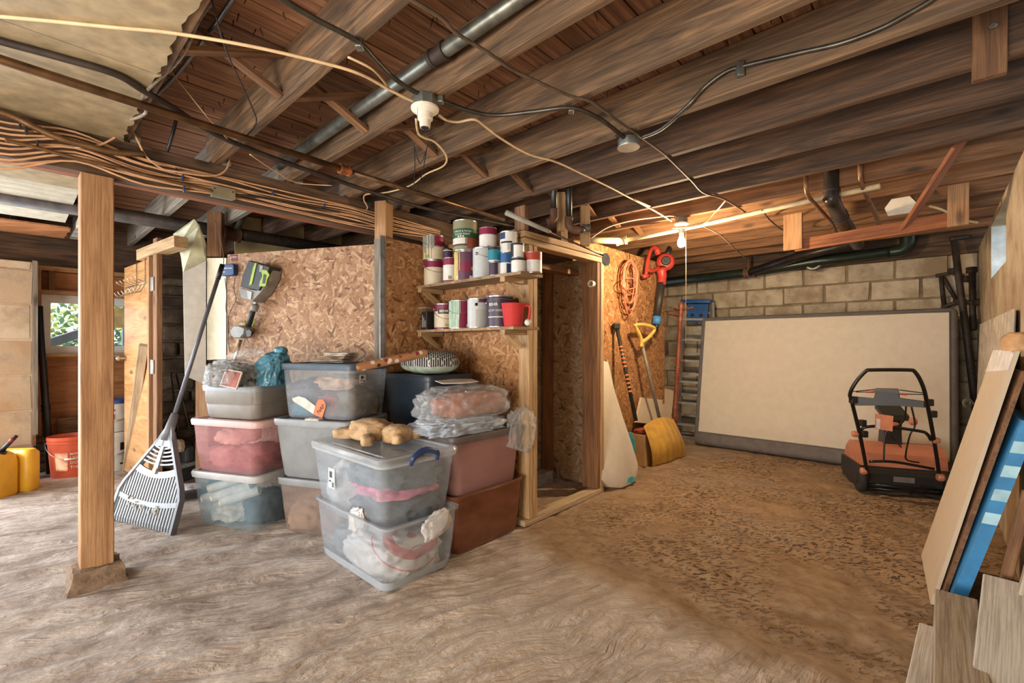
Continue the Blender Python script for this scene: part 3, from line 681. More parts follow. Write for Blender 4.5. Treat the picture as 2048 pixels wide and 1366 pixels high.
# armoured cable: lamp side and beyond the round box
K1, K2 = 800 / 2048, 848 / 2048
flex(hz(zz([(120, -40), (170, 0), (330, 95), (550, 212), (640, 302), (740, 402), (860, 478), (960, 508), (1120, 567), (1260, 590), (1450, 572), (1640, 552), (1760, 592), (1850, 650), (1915, 706)], 500, 0, K1), 1.013), 0.010, M_FLEX, 'dark armoured cable looping across the joists to the round box')
b4 = JB[3] - 0.021 - 0.011
pts = hz(zz([(205, 662), (300, 620)], 1200, 0, K2), 1.013) + [at_b(p[0] * K2 + 1200, p[1] * K2, b4) for p in ((420, 515), (500, 428), (600, 352), (690, 320), (960, 256), (1160, 210), (1350, 140), (1480, 72), (1600, 2), (1700, -70))]
flex(pts, 0.010, M_FLEX, 'grey armoured cable stapled along the side of a joist')
# cloth cable from the near edge to the round box and on to the far joists
cable(hz(zz([(790, -40), (830, 0), (980, 92), (1060, 172), (1220, 270), (1330, 350), (1480, 422), (1640, 492), (1750, 522), (1870, 610), (1985, 690)], 500, 0, K1) + zz([(300, 735), (340, 772), (440, 870), (500, 930), (600, 962), (705, 1027)], 1200, 0, K2)), 0.0062, M_BROWNC, 'long brown cloth cable passing the round junction box')
# cream cables
cable(hz([(-60, 28), (0, 33), (100, 42), (230, 55), (345, 66), (500, 92), (640, 124), (720, 148), (780, 180), (834, 206)], 1.005), 0.0058, M_TAN, 'cream cable from the painted boards to the bare lamp holder')
cable(hz(zz([(500, 290, 1.03), (620, 350), (680, 410), (720, 460), (790, 500), (850, 526)], 500, 0, K1)), 0.005, M_TAN, 'short cream cable dropping beside lamp holder from joist bay')
cable(hz(zz([(970, 590, .985), (1000, 612), (1060, 625), (1150, 612), (1210, 652), (1290, 712), (1430, 790), (1570, 830), (1700, 890), (1850, 962), (1960, 1020), (2048, 1056)], 500, 0, K1) + zz([(160, 962), (270, 1022), (352, 1072)], 1200, 0, K2)), 0.0058, M_TAN, 'cream cable linking bare lamp holder and lit bulb')
cable(hz(zz([(850, 610, .95), (860, 680, .95), (890, 705, .96), (950, 730, .98), (1005, 800, 1.0), (990, 850), (900, 892), (820, 950), (700, 985), (600, 994), (582, 1020), (602, 1062, .98), (590, 1085, .97), (628, 1120, .95)], 500, 0, K1)), 0.005, M_TAN, 'cream cable hanging from lamp holder down to the girder')
cable(hz(zz([(0, 790, .9), (120, 870, .93), (240, 935, .95), (420, 950, .97)], 500, 0, K1), .93), 0.003, M_TAN, 'thin cream wire sagging below the bent pipe')
# cables bundled along the girder
random.seed(5)
def girder_cable(ctrl, s, r, mat, label, group): 
    cable([at_s(x, y, s) for x, y in ctrl], r, mat, label, group)
LG = 'tan electrical cable in the bundle running along the girder'
rows = [(-60, 232, 0), (-60, 244, 1), (-60, 256, 2), (-60, 264, 3), (-60, 276, 4), (-60, 286, 5), (-60, 296, 6), (-60, 305, 7), (-60, 312, 8), (-60, 322, 9)]
for x0, y0, i in rows:
    j = lambda a=5: random.uniform(-a, a) * 0.6
    f = i / 9
    girder_cable([(x0, y0 - 6), (20, y0 + 14 + j(4)), (150, 262 + 64 * f + j(7)), (290, 318 + 46 * f + j(10)), (430, 346 + 46 * f + j(8)), (580, 383 + 40 * f + j(7)), (700, 410 + 38 * f + j(6)), (790, 438 + 26 * f + j(4)), (880, 462 + 16 * f + j(3))],
                 2.972 - 0.009 * (i % 4) - 0.004 * random.random(), 0.0052, M_ORANGE, LG, 'tan cables along the girder')
cable([at_s(x, y, 2.94 if i else 2.96) for i, (x, y) in enumerate([(150, 296), (200, 290), (240, 268), (262, 246), (275, 240)])], 0.005, M_ORANGE, 'tan cable rising from the girder bundle to the cream boards')
cable([at_s(x, y, 2.93) for x, y in [(258, 248), (275, 280), (292, 312), (320, 335), (345, 342), (420, 352), (452, 340), (462, 305), (470, 292)]], 0.005, M_ORANGE, 'tan cable looping below the joist end beside the girder')
flex([at_s(x, y, 2.915) for x, y in [(-60, 205), (0, 224), (35, 237), (70, 255), (120, 277), (170, 291), (230, 305), (290, 308)]], 0.016, M_FLEXB, 'thick bronze flexible conduit above the girder cables', 'flexible_conduit', 0.014)
flex([at_s(x, y, 2.925) for x, y in [(10, 280), (80, 297), (150, 316), (230, 334), (290, 350), (340, 362), (385, 372), (424, 382)]], 0.009, M_FLEXB, 'thin armoured cable running into the metal junction box', 'armoured_cable')
flex([at_s(x, y, 2.94) for x, y in [(468, 389), (520, 395), (600, 410), (680, 424)]], 0.008, M_FLEX, 'thin armoured cable leaving the metal junction box', 'armoured_cable')
flex(hz([(354, 232, 1.15), (348, 258, 1.13), (338, 292, 1.10), (328, 322, 1.04)]), 0.009, M_BLACKC, 'short black corrugated conduit below the deck planks', 'flexible_conduit', 0.012)
t = thing('junction_box', 'rectangular metal junction box fixed to the girder cables', 'junction box', at_s(446, 396, 2.95))
Mb = Matrix((B, A, Vector((0, 0, 1)))).transposed().to_4x4(); q = at_s(446, 386, 2.94)
Mb.translation = q; MB().rbox((-0.055, -0.012, -0.028), (0.055, 0.03, 0.028), 0.003, Mb).build('box_body', M_STEEL, t, world=True)
MB().rbox((-0.058, -0.016, -0.030), (0.058, -0.012, 0.030), 0.001, Mb).build('cover_plate', plain('zinc_plate', (170, 160, 128), 0.4, 0.5, .1), t, world=True)
for dx in (-.045, .045): MB().tube([Mb @ Vector((dx, -.016, .012)), Mb @ Vector((dx, -.019, .012))], .004, 8).build('screw', M_IRON, t, world=True)
# big drain pipe beyond the girder
t = thing('drain_pipe', 'thick cast iron drain pipe running across behind the girder', 'pipe', W(4.62, 1, 2.0))
q0, q1 = at_s(-160, 366, 4.5), at_s(900, 536, 4.5)
MB().tube([q0, q1], 0.052, 16).build('pipe_run', M_IRON, t, True, True)
qm = at_s(463, 468, 4.5); sleeve(MB(), qm, q1 - q0, 0.068, 0.13, 18).build('hub', plain('rusty_iron', (104, 74, 56), .7, .2, .3), t, 40, True)
qb = at_s(470, 462, 4.48); MB().tube([qb, at_s(487, 425, 4.4), at_s(500, 395, 4.3)], 0.032, 12).build('branch', M_STEEL, t, True, True)
# lamp holders
def lamp_holder(name, label, loc, lit):
    t = thing(name, label, 'lamp', loc)
    MB().lathe([(.045, .0), (.05, -.012), (.05, -.05)][::-1] if False else [(.049, -.045), (.05, -.04), (.05, -.004), (.047, 0)], 8).build('metal_box', M_STEEL, t)
    MB().lathe([(.0, -.128), (.020, -.128), (.022, -.118), (.024, -.098), (.031, -.094), (.033, -.072), (.045, -.064), (.056, -.056), (.057, -.048), (.05, -.045)], 28, cap0=False).build('socket', M_PORC, t, 40)
    if not lit: MB().lathe([(.0165, -.1285), (.0165, -.1295)], 16).build('socket_mouth', M_DARK, t)
    return t
P = at_z(850, 199, ZJ - 0.02); P.z = ZJ - 0.008
l1 = lamp_holder('lamp_holder', 'white porcelain lamp holder with no bulb under the joist', P, False)
PB = at_z(1363, 446, ZJ - .05); PB.z = ZJ - 0.006
l2 = lamp_holder('bulb_lamp', 'lit bare bulb in a white porcelain holder with pull string', PB, True)
tb = NT('glowing_bulb'); tb.col((255, 240, 210)); tb.b.inputs['Emission Color'].default_value = (1.0, 0.82, 0.55, 1); tb.b.inputs['Emission Strength'].default_value = 14
MB().lathe([(0, -.236), (.016, -.234), (.027, -.224), (.032, -.206), (.030, -.188), (.021, -.165), (.015, -.145), (.0145, -.128)], 24, cap0=False).build('bulb', tb.m, l2, True)
MB().tube([(.035, -.0, -.06), (.036, 0, -.5), (.034, 0, -1.0)], .0012, 5).build('pull_string', M_TAN, l2)
pl = bpy.data.lights.new('bulb_light', 'POINT'); pl.energy = 82; pl.color = (1.0, 0.74, 0.45); pl.shadow_soft_size = 0.035
po = bpy.data.objects.new('bulb_light', pl); COL.objects.link(po); po.parent = l2; po.location = (0, 0, -.275)
MB().tube([(-.02, -.05, -.07), (-.022, -.052, -.20)], .001, 5).build('pull_chain', M_STEEL, l1)
# round junction box
P = at_z(1257, 276, ZJ - .0); P.z = ZJ - 0.006
t = thing('junction_box', 'round galvanised junction box where two armoured cables meet', 'junction box', P)
MB().lathe([(.05, -.04), (.052, -.035), (.052, 0)], 20).build('box_body', M_STEEL, t, 40); MB().lathe([(.054, -.044), (.055, -.040)], 20).build('cover_plate', plain('zinc_cover', (168, 166, 158), .4, .5, .1), t, 40)
# cable straps (staples) are small bright clips under the joists
for i, (x, y) in enumerate(zz([(560, 215), (975, 500), (1645, 550)], 500, 0, K1)):
    q = at_z(x, y, ZJ - .006); m = MB(); m.rbox((-.012, -.016, -.024), (.012, .016, .004), .004, Matrix.Translation(q)); single('cable_strap', m, M_STEEL, 'small steel strap holding the armoured cable under a joist', 'strap', 'cable straps')
q = at_b(1480, 139, b4); single('cable_coupling', MB().rbox((-.014, -.014, -.03), (.014, .014, .03), .004, Matrix.Translation(q)), M_STEEL, 'steel connector on the armoured cable along the joist side', 'connector')
random.seed(31)
for i, (x, y) in enumerate([(40, 250), (52, 262), (75, 288), (352, 342), (365, 356), (368, 378), (545, 386), (648, 412)]):
    q = at_s(x, y, 2.945); m = MB(); m.rbox((-.004, -.012, -.016), (.004, .012, .016), .003, Matrix.Translation(q) @ Matrix.Rotation(ANG, 4, 'Z'))
    single('cable_tie', m, plain('tie_blue' if i > 3 else 'tie_black', (44, 62, 96) if i > 3 else (40, 40, 46), .5), ('small black cable tie on the girder cables near the bronze conduit', 'small blue cable tie on the girder cables near the metal box')[i > 3], 'cable tie', ('black cable ties', 'blue cable ties')[i > 3])
t = thing('wire_hanger', 'twisted black wire hanger dropping from a joist to the bronze pipe', 'wire', at_z(832, 385, EYE + .96))
for pts in ([(828, 288), (830, 330), (827, 382)], [(855, 286), (846, 340), (832, 392)], [(828, 290), (841, 328), (856, 288)]):
    MB().tube(hz([pts[0] + (1.01,), pts[1] + (.99,), pts[2] + ((.955,) if pts[2][1] > 300 else (1.01,))]), .0025, 5, smooth=3).build('wire', M_BLACKC, t, True, True)
# ------------------------------------------------------------------ black vent pipes, hangers over the doorway
def pix(px, py, d): return at_d(px, py, d)
dv = 3.05
for i, (px, top, bot) in enumerate(((1108, 335, 432), (1138, 342, 448))):
    t = thing('vent_pipe', ('black plastic pipe dropping to an iron elbow above the doorway, beside its twin', 'black plastic pipe ending in an elbow and threaded stub above doorway')[i], 'pipe', pix(px, bot, dv))
    MB().tube([pix(px, top - 30, dv + .02), pix(px, bot - 8, dv)], .020, 14).build('pipe_run', M_BLACKP, t, True, True)
    e = [pix(px, bot - 14, dv), pix(px, bot + 2, dv), pix(px + (-6 if i == 0 else 8), bot + 10, dv), pix(px + (-14 if i == 0 else 24), bot + 13, dv)]
    MB().tube(e, .027, 12, smooth=4).build('elbow', plain('rusty_iron', (104, 74, 56)), t, True, True)
    if i: MB().tube([e[-1], pix(1168, 456, dv + .05)], .019, 12).build('stub', M_STEEL, t, True, True); sleeve(MB(), pix(1172, 456, dv + .05), Vector((1, .1, 0)), .028, .05).build('cap_nut', M_STEEL, t, 40, True)
def hang(name, px, y0, y1, wpx, d, mat, label):
    p, q = pix(px, y0, d), pix(px, y1, d); p.x = q.x
    board(name, q, p, .035, wpx * d / FPX, mat, None, up=(1, 0.15, 0), bev=.002, label=label, cat='board')
hang('hanger_board', 1122, 385, 462, 14, 3.16, M_STUD, 'short pine board hanging behind the black vent pipes')
hang('hanger_board', 1170, 412, 492, 18, 3.2, M_STUD, 'pine hanger board beside threaded pipe stub over doorway')
# golf club resting on the door header
t = thing('golf_club', 'old golf club lying across the top of door header', 'golf club', W(1.9, 2.6, 1.9))
c0, c1 = at_d(1012, 425, 2.62), at_d(1208, 512, 3.02)
cm = c0 + (c1 - c0) * .42
MB().tube([c0, c0 + (cm - c0) * .96, cm], [.0155, .012, .008], 10).build('grip', plain('worn_grey_grip', (150, 144, 128), .6), t, True, True)
MB().tube([cm, c1], [.007, .0055], 8).build('shaft', M_BRONZE, t, True, True)
hd = MB(); e = at_d(1214, 533, 3.02)
hd.prism([(-.012, .0), (.012, .004), (.028, -.022), (.034, -.052), (.026, -.074), (.006, -.080), (-.014, -.064), (-.018, -.03)], .02, Matrix.Translation(at_d(1209, 508, 3.03)) @ Matrix.Rotation(PI / 2, 4, 'X'))
hd.build('club_head', plain('club_steel', (176, 172, 160), .3, .8, .1), t, world=True)
# white painted pipe along the far joists, with union
t = thing('heating_pipe', 'cream painted pipe with a union running past the lit bulb', 'pipe', at_d(1245, 483, 3.9))
a0, a1, a2 = at_d(1172, 480, 3.75), at_d(1243, 482, 3.9), at_b(1740, 372, sb(at_d(1243, 482, 3.9))[1] - .12)
M_CPIPE = plain('cream_pipe_paint', (222, 204, 164), .5)
MB().tube([a0, a1], .026, 12).build('pipe_run', M_CPIPE, t, True, True); MB().tube([a1, at_d(1351, 461, 3.75), at_d(1530, 421, 3.4), at_d(1760, 372, 2.86)], .018, 12).build('pipe_run', M_CPIPE, t, True, True)
sleeve(MB(), a1, at_d(1351, 461, 3.75) - a1, .036, .09).build('union_fitting', M_CPIPE, t, 40, True)
for pts, lb in (([(1180, 478, 3.3), (1215, 455, 3.4), (1260, 442, 3.5), (1300, 436, 3.6), (1345, 432, 3.65), (1358, 440, 3.66)], 'cream cable curving past hanger board to lit bulb'),
                ([(1345, 456, 3.6), (1400, 450, 3.5), (1430, 425, 3.4), (1452, 400, 3.25)], 'cream cable looping from the lit bulb up to the joists'),
                ([(1405, 452, 3.7), (1440, 470, 3.75), (1470, 498, 3.9), (1495, 520, 4.2)], 'thin dark cable beyond the lit bulb dropping to the drain')):
    cable([pix(*p) for p in pts], .005, M_TAN if 'cream' in lb else M_BROWNC, lb)
# ------------------------------------------------------------------ right hand side: drain, copper pipes, hanging frame
t = thing('drain_stack', 'dark jointed drain pipe dropping from the joists and bending away', 'pipe', pix(1663, 400, 3.0))
dk = [pix(1663, 335, 3.0), pix(1663, 390, 3.0), pix(1666, 405, 3.02), pix(1680, 432, 3.2), pix(1705, 472, 3.55), pix(1716, 490, 3.66)]
MB().tube(dk, .044, 14, smooth=4).build('pipe_run', plain('dark_steel_pipe', (58, 52, 48), .35, .5, .25), t, True, True)
for p, q in ((dk[1], dk[0]), (dk[3], dk[2]), (dk[4], dk[3])): sleeve(MB(), p, q - p, .050, .06).build('joint_ring', M_IRON, t, 40, True)
for (pts, lb) in (([(1613, 345, 2.9), (1614, 386, 2.9), (1636, 415, 3.12), (1665, 448, 3.45), (1672, 470, 3.7)], 'thin copper pipe bending down left of the drain stack'),
                  ([(1720, 328, 2.85), (1722, 365, 2.87), (1735, 395, 3.03), (1752, 432, 3.3), (1762, 458, 3.55)], 'thin copper pipe bending down right of the drain stack')):
    single('copper_pipe', MB().tube([pix(*p) for p in pts], .0125, 10, smooth=4), plain('dull_copper', (138, 104, 76), .45, .6, .2), lb, 'pipe', smooth=True)
BW = 5.9
t = thing('waste_pipe', 'long dark green waste pipe along the top of the block wall', 'pipe', at_b(1600, 530, BW))
wl = [at_b(1318, 566, BW), at_b(1500, 545, BW), at_b(1630, 523, BW), at_b(1780, 504, BW)]
M_GREENP = plain('dark_green_pipe', (38, 48, 38), .35, .1, .2)
MB().tube(wl, .055, 14).build('pipe_run', M_GREENP, t, True, True)
MB().tube([at_b(1500, 545, BW - .02), at_b(1600, 512, BW - .2), at_b(1706, 486, BW - .45)], .048, 14).build('branch', plain('dark_steel_pipe', (58, 52, 48)), t, True, True)
MB().tube([at_b(1780, 504, BW), at_b(1803, 500, BW), at_b(1814, 488, BW), at_b(1816, 466, BW)], .06, 14, smooth=5).build('elbow', M_GREENP, t, True, True)
sleeve(MB(), at_b(1500, 545, BW), wl[1] - wl[0], .066, .12).build('hub', plain('rusty_iron', (104, 74, 56)), t, 40, True)
MB().tube([at_b(1612, 512, BW), at_b(1614, 532, BW), at_b(1626, 538, BW), at_b(1640, 530, BW), at_b(1640, 512, BW)], .022, 10, smooth=5).build('trap', M_STEEL, t, True, True)
MB().tube([at_b(1497, 510, BW - .05), at_b(1497, 546, BW - .05)], .012, 8).build('strap', plain('rusty_iron', (104, 74, 56)), t, True, True)
# the frame of red boards that hangs from the joists
t = thing('hung_rail', 'long reddish board hung from the joists on two short posts', 'rail', pix(1750, 470, 3.3))
fa, fb = at_b(1590, 492, 4.12), at_b(1934, 434, 4.12)
def fboard(nm, p, q, w, th, m=M_RED, up=(0, 0, 1)): board(nm, p, q, th, w, m, t, up=up, bev=.002)
fboard('rail', fa, fb, .09, .03)
for px, y0, y1 in ((1586, 428, 500), (1916, 366, 452)):
    p, q = at_b(px, y0, 4.09), at_b(px, y1, 4.09); q.x = p.x; q.y = p.y; board('hanger', q, p, .03, .125 if px < 1700 else .10, M_PINE, t, up=A, bev=.002)
board('diagonal_board', at_b(1922, 284, 3.27), at_b(1812, 452, 3.88), .02, .095, M_RED, None, up=(0.8, 0, 0.6), label='reddish board hanging diagonally below the joists near plaster wall', cat='board', bev=.002)
board('hanging_board', at_b(1979, 20, JB[4] - .04), at_b(1978, 156, JB[4] - .04) , .03, .088, M_STUDD, None, up=A, label='short bolted board hanging from joist side near plaster wall', cat='board', bev=.002)
q = at_b(1986, 53, JB[4] - .058); single('bolt_head', MB().lathe([(.012, 0), (.012, .01), (.009, .014)], 6, Matrix.Translation(q) @ (-B).to_track_quat('Z', 'Y').to_matrix().to_4x4()), M_STEEL, 'steel bolt head in the short hanging board', 'bolt')
single('ceiling_plate', MB().prism([(0, 0), (.13, .0), (.16, .06), (.12, .12), (.02, .12), (-.02, .06)], .012, Matrix.Translation(at_b(1776, 432, 4.35)) @ Matrix((A * -1, Vector((0, 0, 1)), B)).transposed().to_4x4()), M_PORC, 'white plate behind diagonal board under the joists', 'plate')
cable([at_b(*p) for p in ((1858, 412, 4.3), (1885, 420, 4.33), (1905, 432, 4.4), (1925, 440, 4.5), (1955, 445, 4.6))], .008, M_TAN, 'cream cable loop beside the hanging frame')
cable(hz([(1524, 421), (1545, 445), (1575, 462), (1640, 455), (1690, 435)], 1.0), .006, M_BROWNC, 'brown cable sagging left of the hanging frame')
# ------------------------------------------------------------------ support post on its crumbling footing
pc_ = W(3.02, 0.285)
t = thing('support_post', 'square pine support post on a crumbled concrete footing', 'post', pc_)
board('post', pc_ + Vector((0, 0, .085)), pc_ + Vector((0, 0, ZJ - .203)), .11, .122, M_PINE, t, up=B, bev=.004)
bm = bmesh.new(); bmesh.ops.create_cube(bm, size=1); bmesh.ops.subdivide_edges(bm, edges=list(bm.edges), cuts=5, use_grid_fill=True)
for v in bm.verts:
    z = v.co.z + .5; k_ = .225 - .05 * z
    v.co = Vector((v.co.x * k_, v.co.y * k_, z * .105 - .015)); nz = mnoise.noise(v.co * 22); v.co += Vector((v.co.x, v.co.y, .2 * z)).normalized() * nz * .022
MB().bm(bm, Matrix.Rotation(ANG, 4, 'Z')).build('footing', stone_mat('crumbled_concrete', (96, 76, 58), (134, 110, 88), (160, 138, 116), None, .8, 16), t, 60)
# ------------------------------------------------------------------ storage bins
def loop3(w, d, r, z, n=5): return [Vector((x, y, z)) for x, y in rrect(w, d, r, n)]
def make_bin(name, label, loc, ang, L, Wd, H, mat, lidmat, taper=0.88, lid=True, lidh=0.028, r=0.05, ribs=False, lidname='lid', group=None, latch=None, rimz=0.0):
    t = thing(name, label, 'storage bin', loc, ang, group)
    k0 = taper; lp = []
    for z, k in ((0.0, k0 - .03), (0.012, k0), (H * .45, k0 + (1 - k0) * .45), (H * .98, .985)):
        lp.append(loop3(L * k, Wd * k, r, z))
    if ribs:
        lp.insert(3, loop3(L * .955, Wd * .955, r, H * .5)); lp.insert(4, loop3(L * .975, Wd * .975, r, H * .52))
    MB().loops(lp, True, False).build('bin_body', mat, t, 50)
    MB().loops([loop3(L * .985, Wd * .985, r, H * .985), loop3(L * 1.02, Wd * 1.02, r, H * .965), loop3(L * 1.025, Wd * 1.025, r, H), loop3(L * .985, Wd * .985, r, H + .002)], False, False).build('rim', lidmat if lid else mat, t, 50)
    if lid:
        lo = [loop3(L * 1.03, Wd * 1.03, r + .005, H - .012), loop3(L * 1.045, Wd * 1.045, r + .005, H + lidh * .6), loop3(L * 1.02, Wd * 1.02, r, H + lidh),
              loop3(L * .93, Wd * .91, r * .8, H + lidh), loop3(L * .92, Wd * .90, r * .8, H + lidh * .55), loop3(L * .80, Wd * .70, r * .7, H + lidh * .55), loop3(L * .79, Wd * .69, r * .7, H + lidh * .75)]
        MB().loops(lo, False, True).build(lidname, lidmat, t, 40)
    if latch:
        for sg in (1, -1):
            pts = [Vector((sg * (L * .5 + .012), -Wd * .17, H - .012)), Vector((sg * (L * .5 + .026), -Wd * .15, H + lidh * .9)), Vector((sg * (L * .5 + .020), 0, H + lidh * 1.7)), Vector((sg * (L * .5 + .026), Wd * .15, H + lidh * .9)), Vector((sg * (L * .5 + .012), Wd * .17, H - .012))]
            MB().tube(pts, [.010, .014, .016, .014, .010], 8, smooth=4).build('latch_handle', latch, t, True)
    return t
def sticker(parent, M, w, h, mat_lines=True):
    o = MB().box((-w / 2, -h / 2, 0), (w / 2, h / 2, .0008), M).build('sticker', plain('sticker_white', (206, 208, 208), .5, var=.03), parent)
    ink = plain('sticker_ink', (54, 52, 54), .6)
    m = MB().box((-w * .32, h * .02, .0008), (w * .12, h * .34, .0014), M); m.box((-w * .42, -h * .2, .0008), (-w * .02, -h * .12, .0014), M)
    for i in range(6): m.box((w * (.08 + .055 * i), -h * .44, .0008), (w * (.105 + .055 * i), -h * .18, .0014), M)
    m.build('printed_mark', ink, o)
def blob_mesh(size, seed, amp=.18, freq=3.0, sub=4, flat=.35, ridge=.0):
    bm = bmesh.new(); bmesh.ops.create_icosphere(bm, subdivisions=sub, radius=1)
    sv = Vector((seed * 3.7, seed * 1.3, seed * 5.1))
    for v in bm.verts:
        n = v.co.normalized(); q = Vector([math.copysign(abs(c) ** .7, c) for c in n])
        d = mnoise.fractal(n * freq + sv, 1.0, 2.0, 4) * amp
        if ridge: d += (abs(mnoise.noise(n * freq * 2.2 + sv)) - .25) * -ridge
        q = q * (1 + d)
        v.co = Vector((q.x * size[0] / 2, q.y * size[1] / 2, max(q.z, -1 + flat) * size[2] / 2))
    zmin = min(v.co.z for v in bm.verts)
    for v in bm.verts: v.co.z -= zmin
    return bm
def cloth(name, label, cat, loc, size, mat, seed, ang=0.0, group=None, amp=.2, freq=2.6, sub=4, ridge=.22):
    M = Matrix.Translation(Vector(loc)) @ Matrix.Rotation(ang, 4, 'Z')
    o = MB().bm(blob_mesh(size, seed, amp, freq, sub, ridge=ridge)).build(name, mat, None, True, M=M)
    return tag(o, label, cat, group)
def folded(mb, L, Wd, n, th, seed, M=None):                  # a stack of folded cloth layers
    random.seed(seed); z = 0
    for i in range(n):
        h = th * random.uniform(.8, 1.2); l = L * random.uniform(.88, 1); w = Wd * random.uniform(.88, 1)
        bm = bmesh.new(); bmesh.ops.create_cube(bm, size=1); bmesh.ops.subdivide_edges(bm, edges=list(bm.edges), cuts=6, use_grid_fill=True)
        for v in bm.verts:
            e = max(abs(v.co.x), abs(v.co.y)) * 2; f = 1 - .55 * max(0, e - .75) / .25
            v.co = Vector((v.co.x * l, v.co.y * w, z + h / 2 + v.co.z * h * f + .35 * h * mnoise.noise(Vector((v.co.x * 5 + i * 3.1, v.co.y * 5, seed)))))
        mb.bm(bm, (M or Matrix.Identity(4)) @ Matrix.Rotation(random.uniform(-.06, .06), 4, 'Z')); z += h * .93
    return mb
GREYP = plain('grey_tote_plastic', (132, 134, 134), .42, var=.06); GREYL = plain('grey_lid_plastic', (140, 142, 144), .42, var=.06)
TAUPE = plain('taupe_tote_plastic', (136, 130, 122), .42, var=.06)
NAVY = plain('navy_tote_plastic', (34, 44, 54), .38, var=.1)
CLR = clear_plastic('frosted_bin', (176, 184, 192), .36, .3); CLRW = clear_plastic('milky_rim', (196, 202, 206), .72, .3, cloud=.05)
CLRB = clear_plastic('blue_frosted_bin', (150, 178, 190), .36, .3); CLRP = clear_plastic('pink_bin', (196, 140, 142), .48, .3); CLRPL = clear_plastic('pink_lid', (216, 176, 168), .9, .35, cloud=.03)
CLRM = clear_plastic('mauve_bin', (158, 118, 114), .86, .35, cloud=.06); CLRO = clear_plastic('brown_bin', (128, 80, 58), .78, .3, cloud=.18); CLRT = clear_plastic('taupe_bin', (150, 132, 122), .58, .3)
CLRL = clear_plastic('clear_lid', (200, 206, 210), .34, .2, cloud=.1)
BLUEL = plain('blue_grey_lid', (72, 86, 100), .4, var=.06); LIDW = plain('pale_grey_lid', (174, 172, 170), .45, var=.05)
fr = Vector((.95, -.3, 0)).normalized(); bk = Vector((.3, .95, 0)).normalized(); ANGF = math.atan2(fr.y, fr.x)
CA = Vector((-1.745, 3.065, 0)); CBm = Vector((-1.155, 2.965, 0))
aB = math.atan2(B.y, B.x)
# left stack
b1 = make_bin('storage_bin', 'clear bluish bin of rolled papers at the foot of the left stack', CA, ANGF, .55, .41, .325, CLRB, LIDW, .86)
b2 = make_bin('storage_bin', 'translucent pink bin of clothes between grey tote and clear bin', CA + Vector((-.005, .005, .353)), ANGF, .555, .41, .305, CLRP, CLRPL, .88)
b3 = make_bin('storage_tote', 'taupe grey lidded tote on top of the pink bin', CA + Vector((.0, .03, .688)), ANGF, .46, .38, .185, TAUPE, GREYL, .92, ribs=True)
# middle stack
b4_ = make_bin('storage_bin', 'smoky taupe bin of soft toys below a grey tote', CBm + Vector((.0, .0, 0)), ANGF, .52, .40, .31, CLRT, GREYP, .88)
b5 = make_bin('storage_tote', 'large grey tote with flared rim under the blue lidded bin', CBm + Vector((0, .0, .34)), ANGF, .56, .42, .335, GREYP, GREYL, .86)
b6 = make_bin('storage_bin', 'clear bin of clothes with dark blue lid and paper tags', CBm + Vector((.02, .015, .705)), ANGF, .54, .40, .31, CLR, BLUEL, .90)
# navy totes in the alcove
NC = W(2.55, 1.93)
make_bin('storage_tote', 'navy tote on the floor under another navy tote', NC, aB + PI / 2, .52, .38, .45, NAVY, NAVY, .86)
make_bin('storage_tote', 'navy blue lidded tote carrying the patterned pillow', NC + Vector((0, 0, .478)), aB + PI / 2, .52, .38, .46, NAVY, NAVY, .86, ribs=True)
# right stack along the doorway
RC = W(2.085, 1.905)
make_bin('storage_bin', 'rust brown translucent bin on the floor beside the doorway post', RC, aB, .58, .36, .325, CLRO, plain('dark_bin_rim', (70, 64, 60), .4), .9, lid=False)
make_bin('storage_bin', 'mauve translucent bin stacked on the rust brown bin', RC + Vector((0, 0, .31)), aB, .55, .34, .31, CLRM, plain('dark_mauve_lid', (96, 86, 84), .4), .9)
for i, (u, c, lb) in enumerate(((-.12, (150, 96, 66), 'brown folded cloth inside the rust brown bin'), (.14, (96, 62, 50), 'dark brown folded cloth inside the rust brown bin'))):
    cloth('folded_cloth', lb, 'clothing', RC + B * u + Vector((0, 0, .012)), (.22, .24, .24 - .04 * i), plain('brown_cloth_%d' % i, c, .9, 0, .25, .3, 22), 111 + i, aB, 'clothes in the rust brown bin')
# front pair
FC = W(1.847 + .34, 1.156 + .215)
fb1 = make_bin('storage_bin', 'open milky bin at the front with a red ringed shopping bag inside', FC, aB + PI / 2, .72, .45, .315, CLR, CLRW, .90, lid=False)
fb2 = make_bin('storage_bin', 'clear latched bin holding a grey blanket, teddy bear on its lid', FC + Vector((0, 0, .245)) + A * .05 + B * .012, aB + PI / 2, .74, .46, .345, CLR, CLRL, .86, latch=plain('blue_latch', (40, 62, 108), .35))
# milky foot and rim of the open bin
MB().loops([loop3(.72 * .87, .45 * .87, .05, .001), loop3(.72 * .905, .45 * .905, .05, .045)], True, False).build('base_band', CLRW, fb1, 50)
# stickers
Ms = Matrix.Translation(Vector((.10, -.46 * .5 * .955 - .002, .215))) @ Matrix.Rotation(PI / 2 - .03, 4, 'X')
Ms2 = Matrix.Translation(Vector((.13, .46 * .5 * .958 + .004, .20))) @ Matrix.Rotation(PI, 4, 'Z') @ Matrix.Rotation(PI / 2, 4, 'X')
sticker(fb2, Ms2, .07, .105)
sticker(b6, Matrix.Translation(Vector((.54 * .5 * .985 + .002, -.10, .245))) @ Matrix.Rotation(PI / 2, 4, 'Z') @ Matrix.Rotation(PI / 2, 4, 'X'), .06, .05)
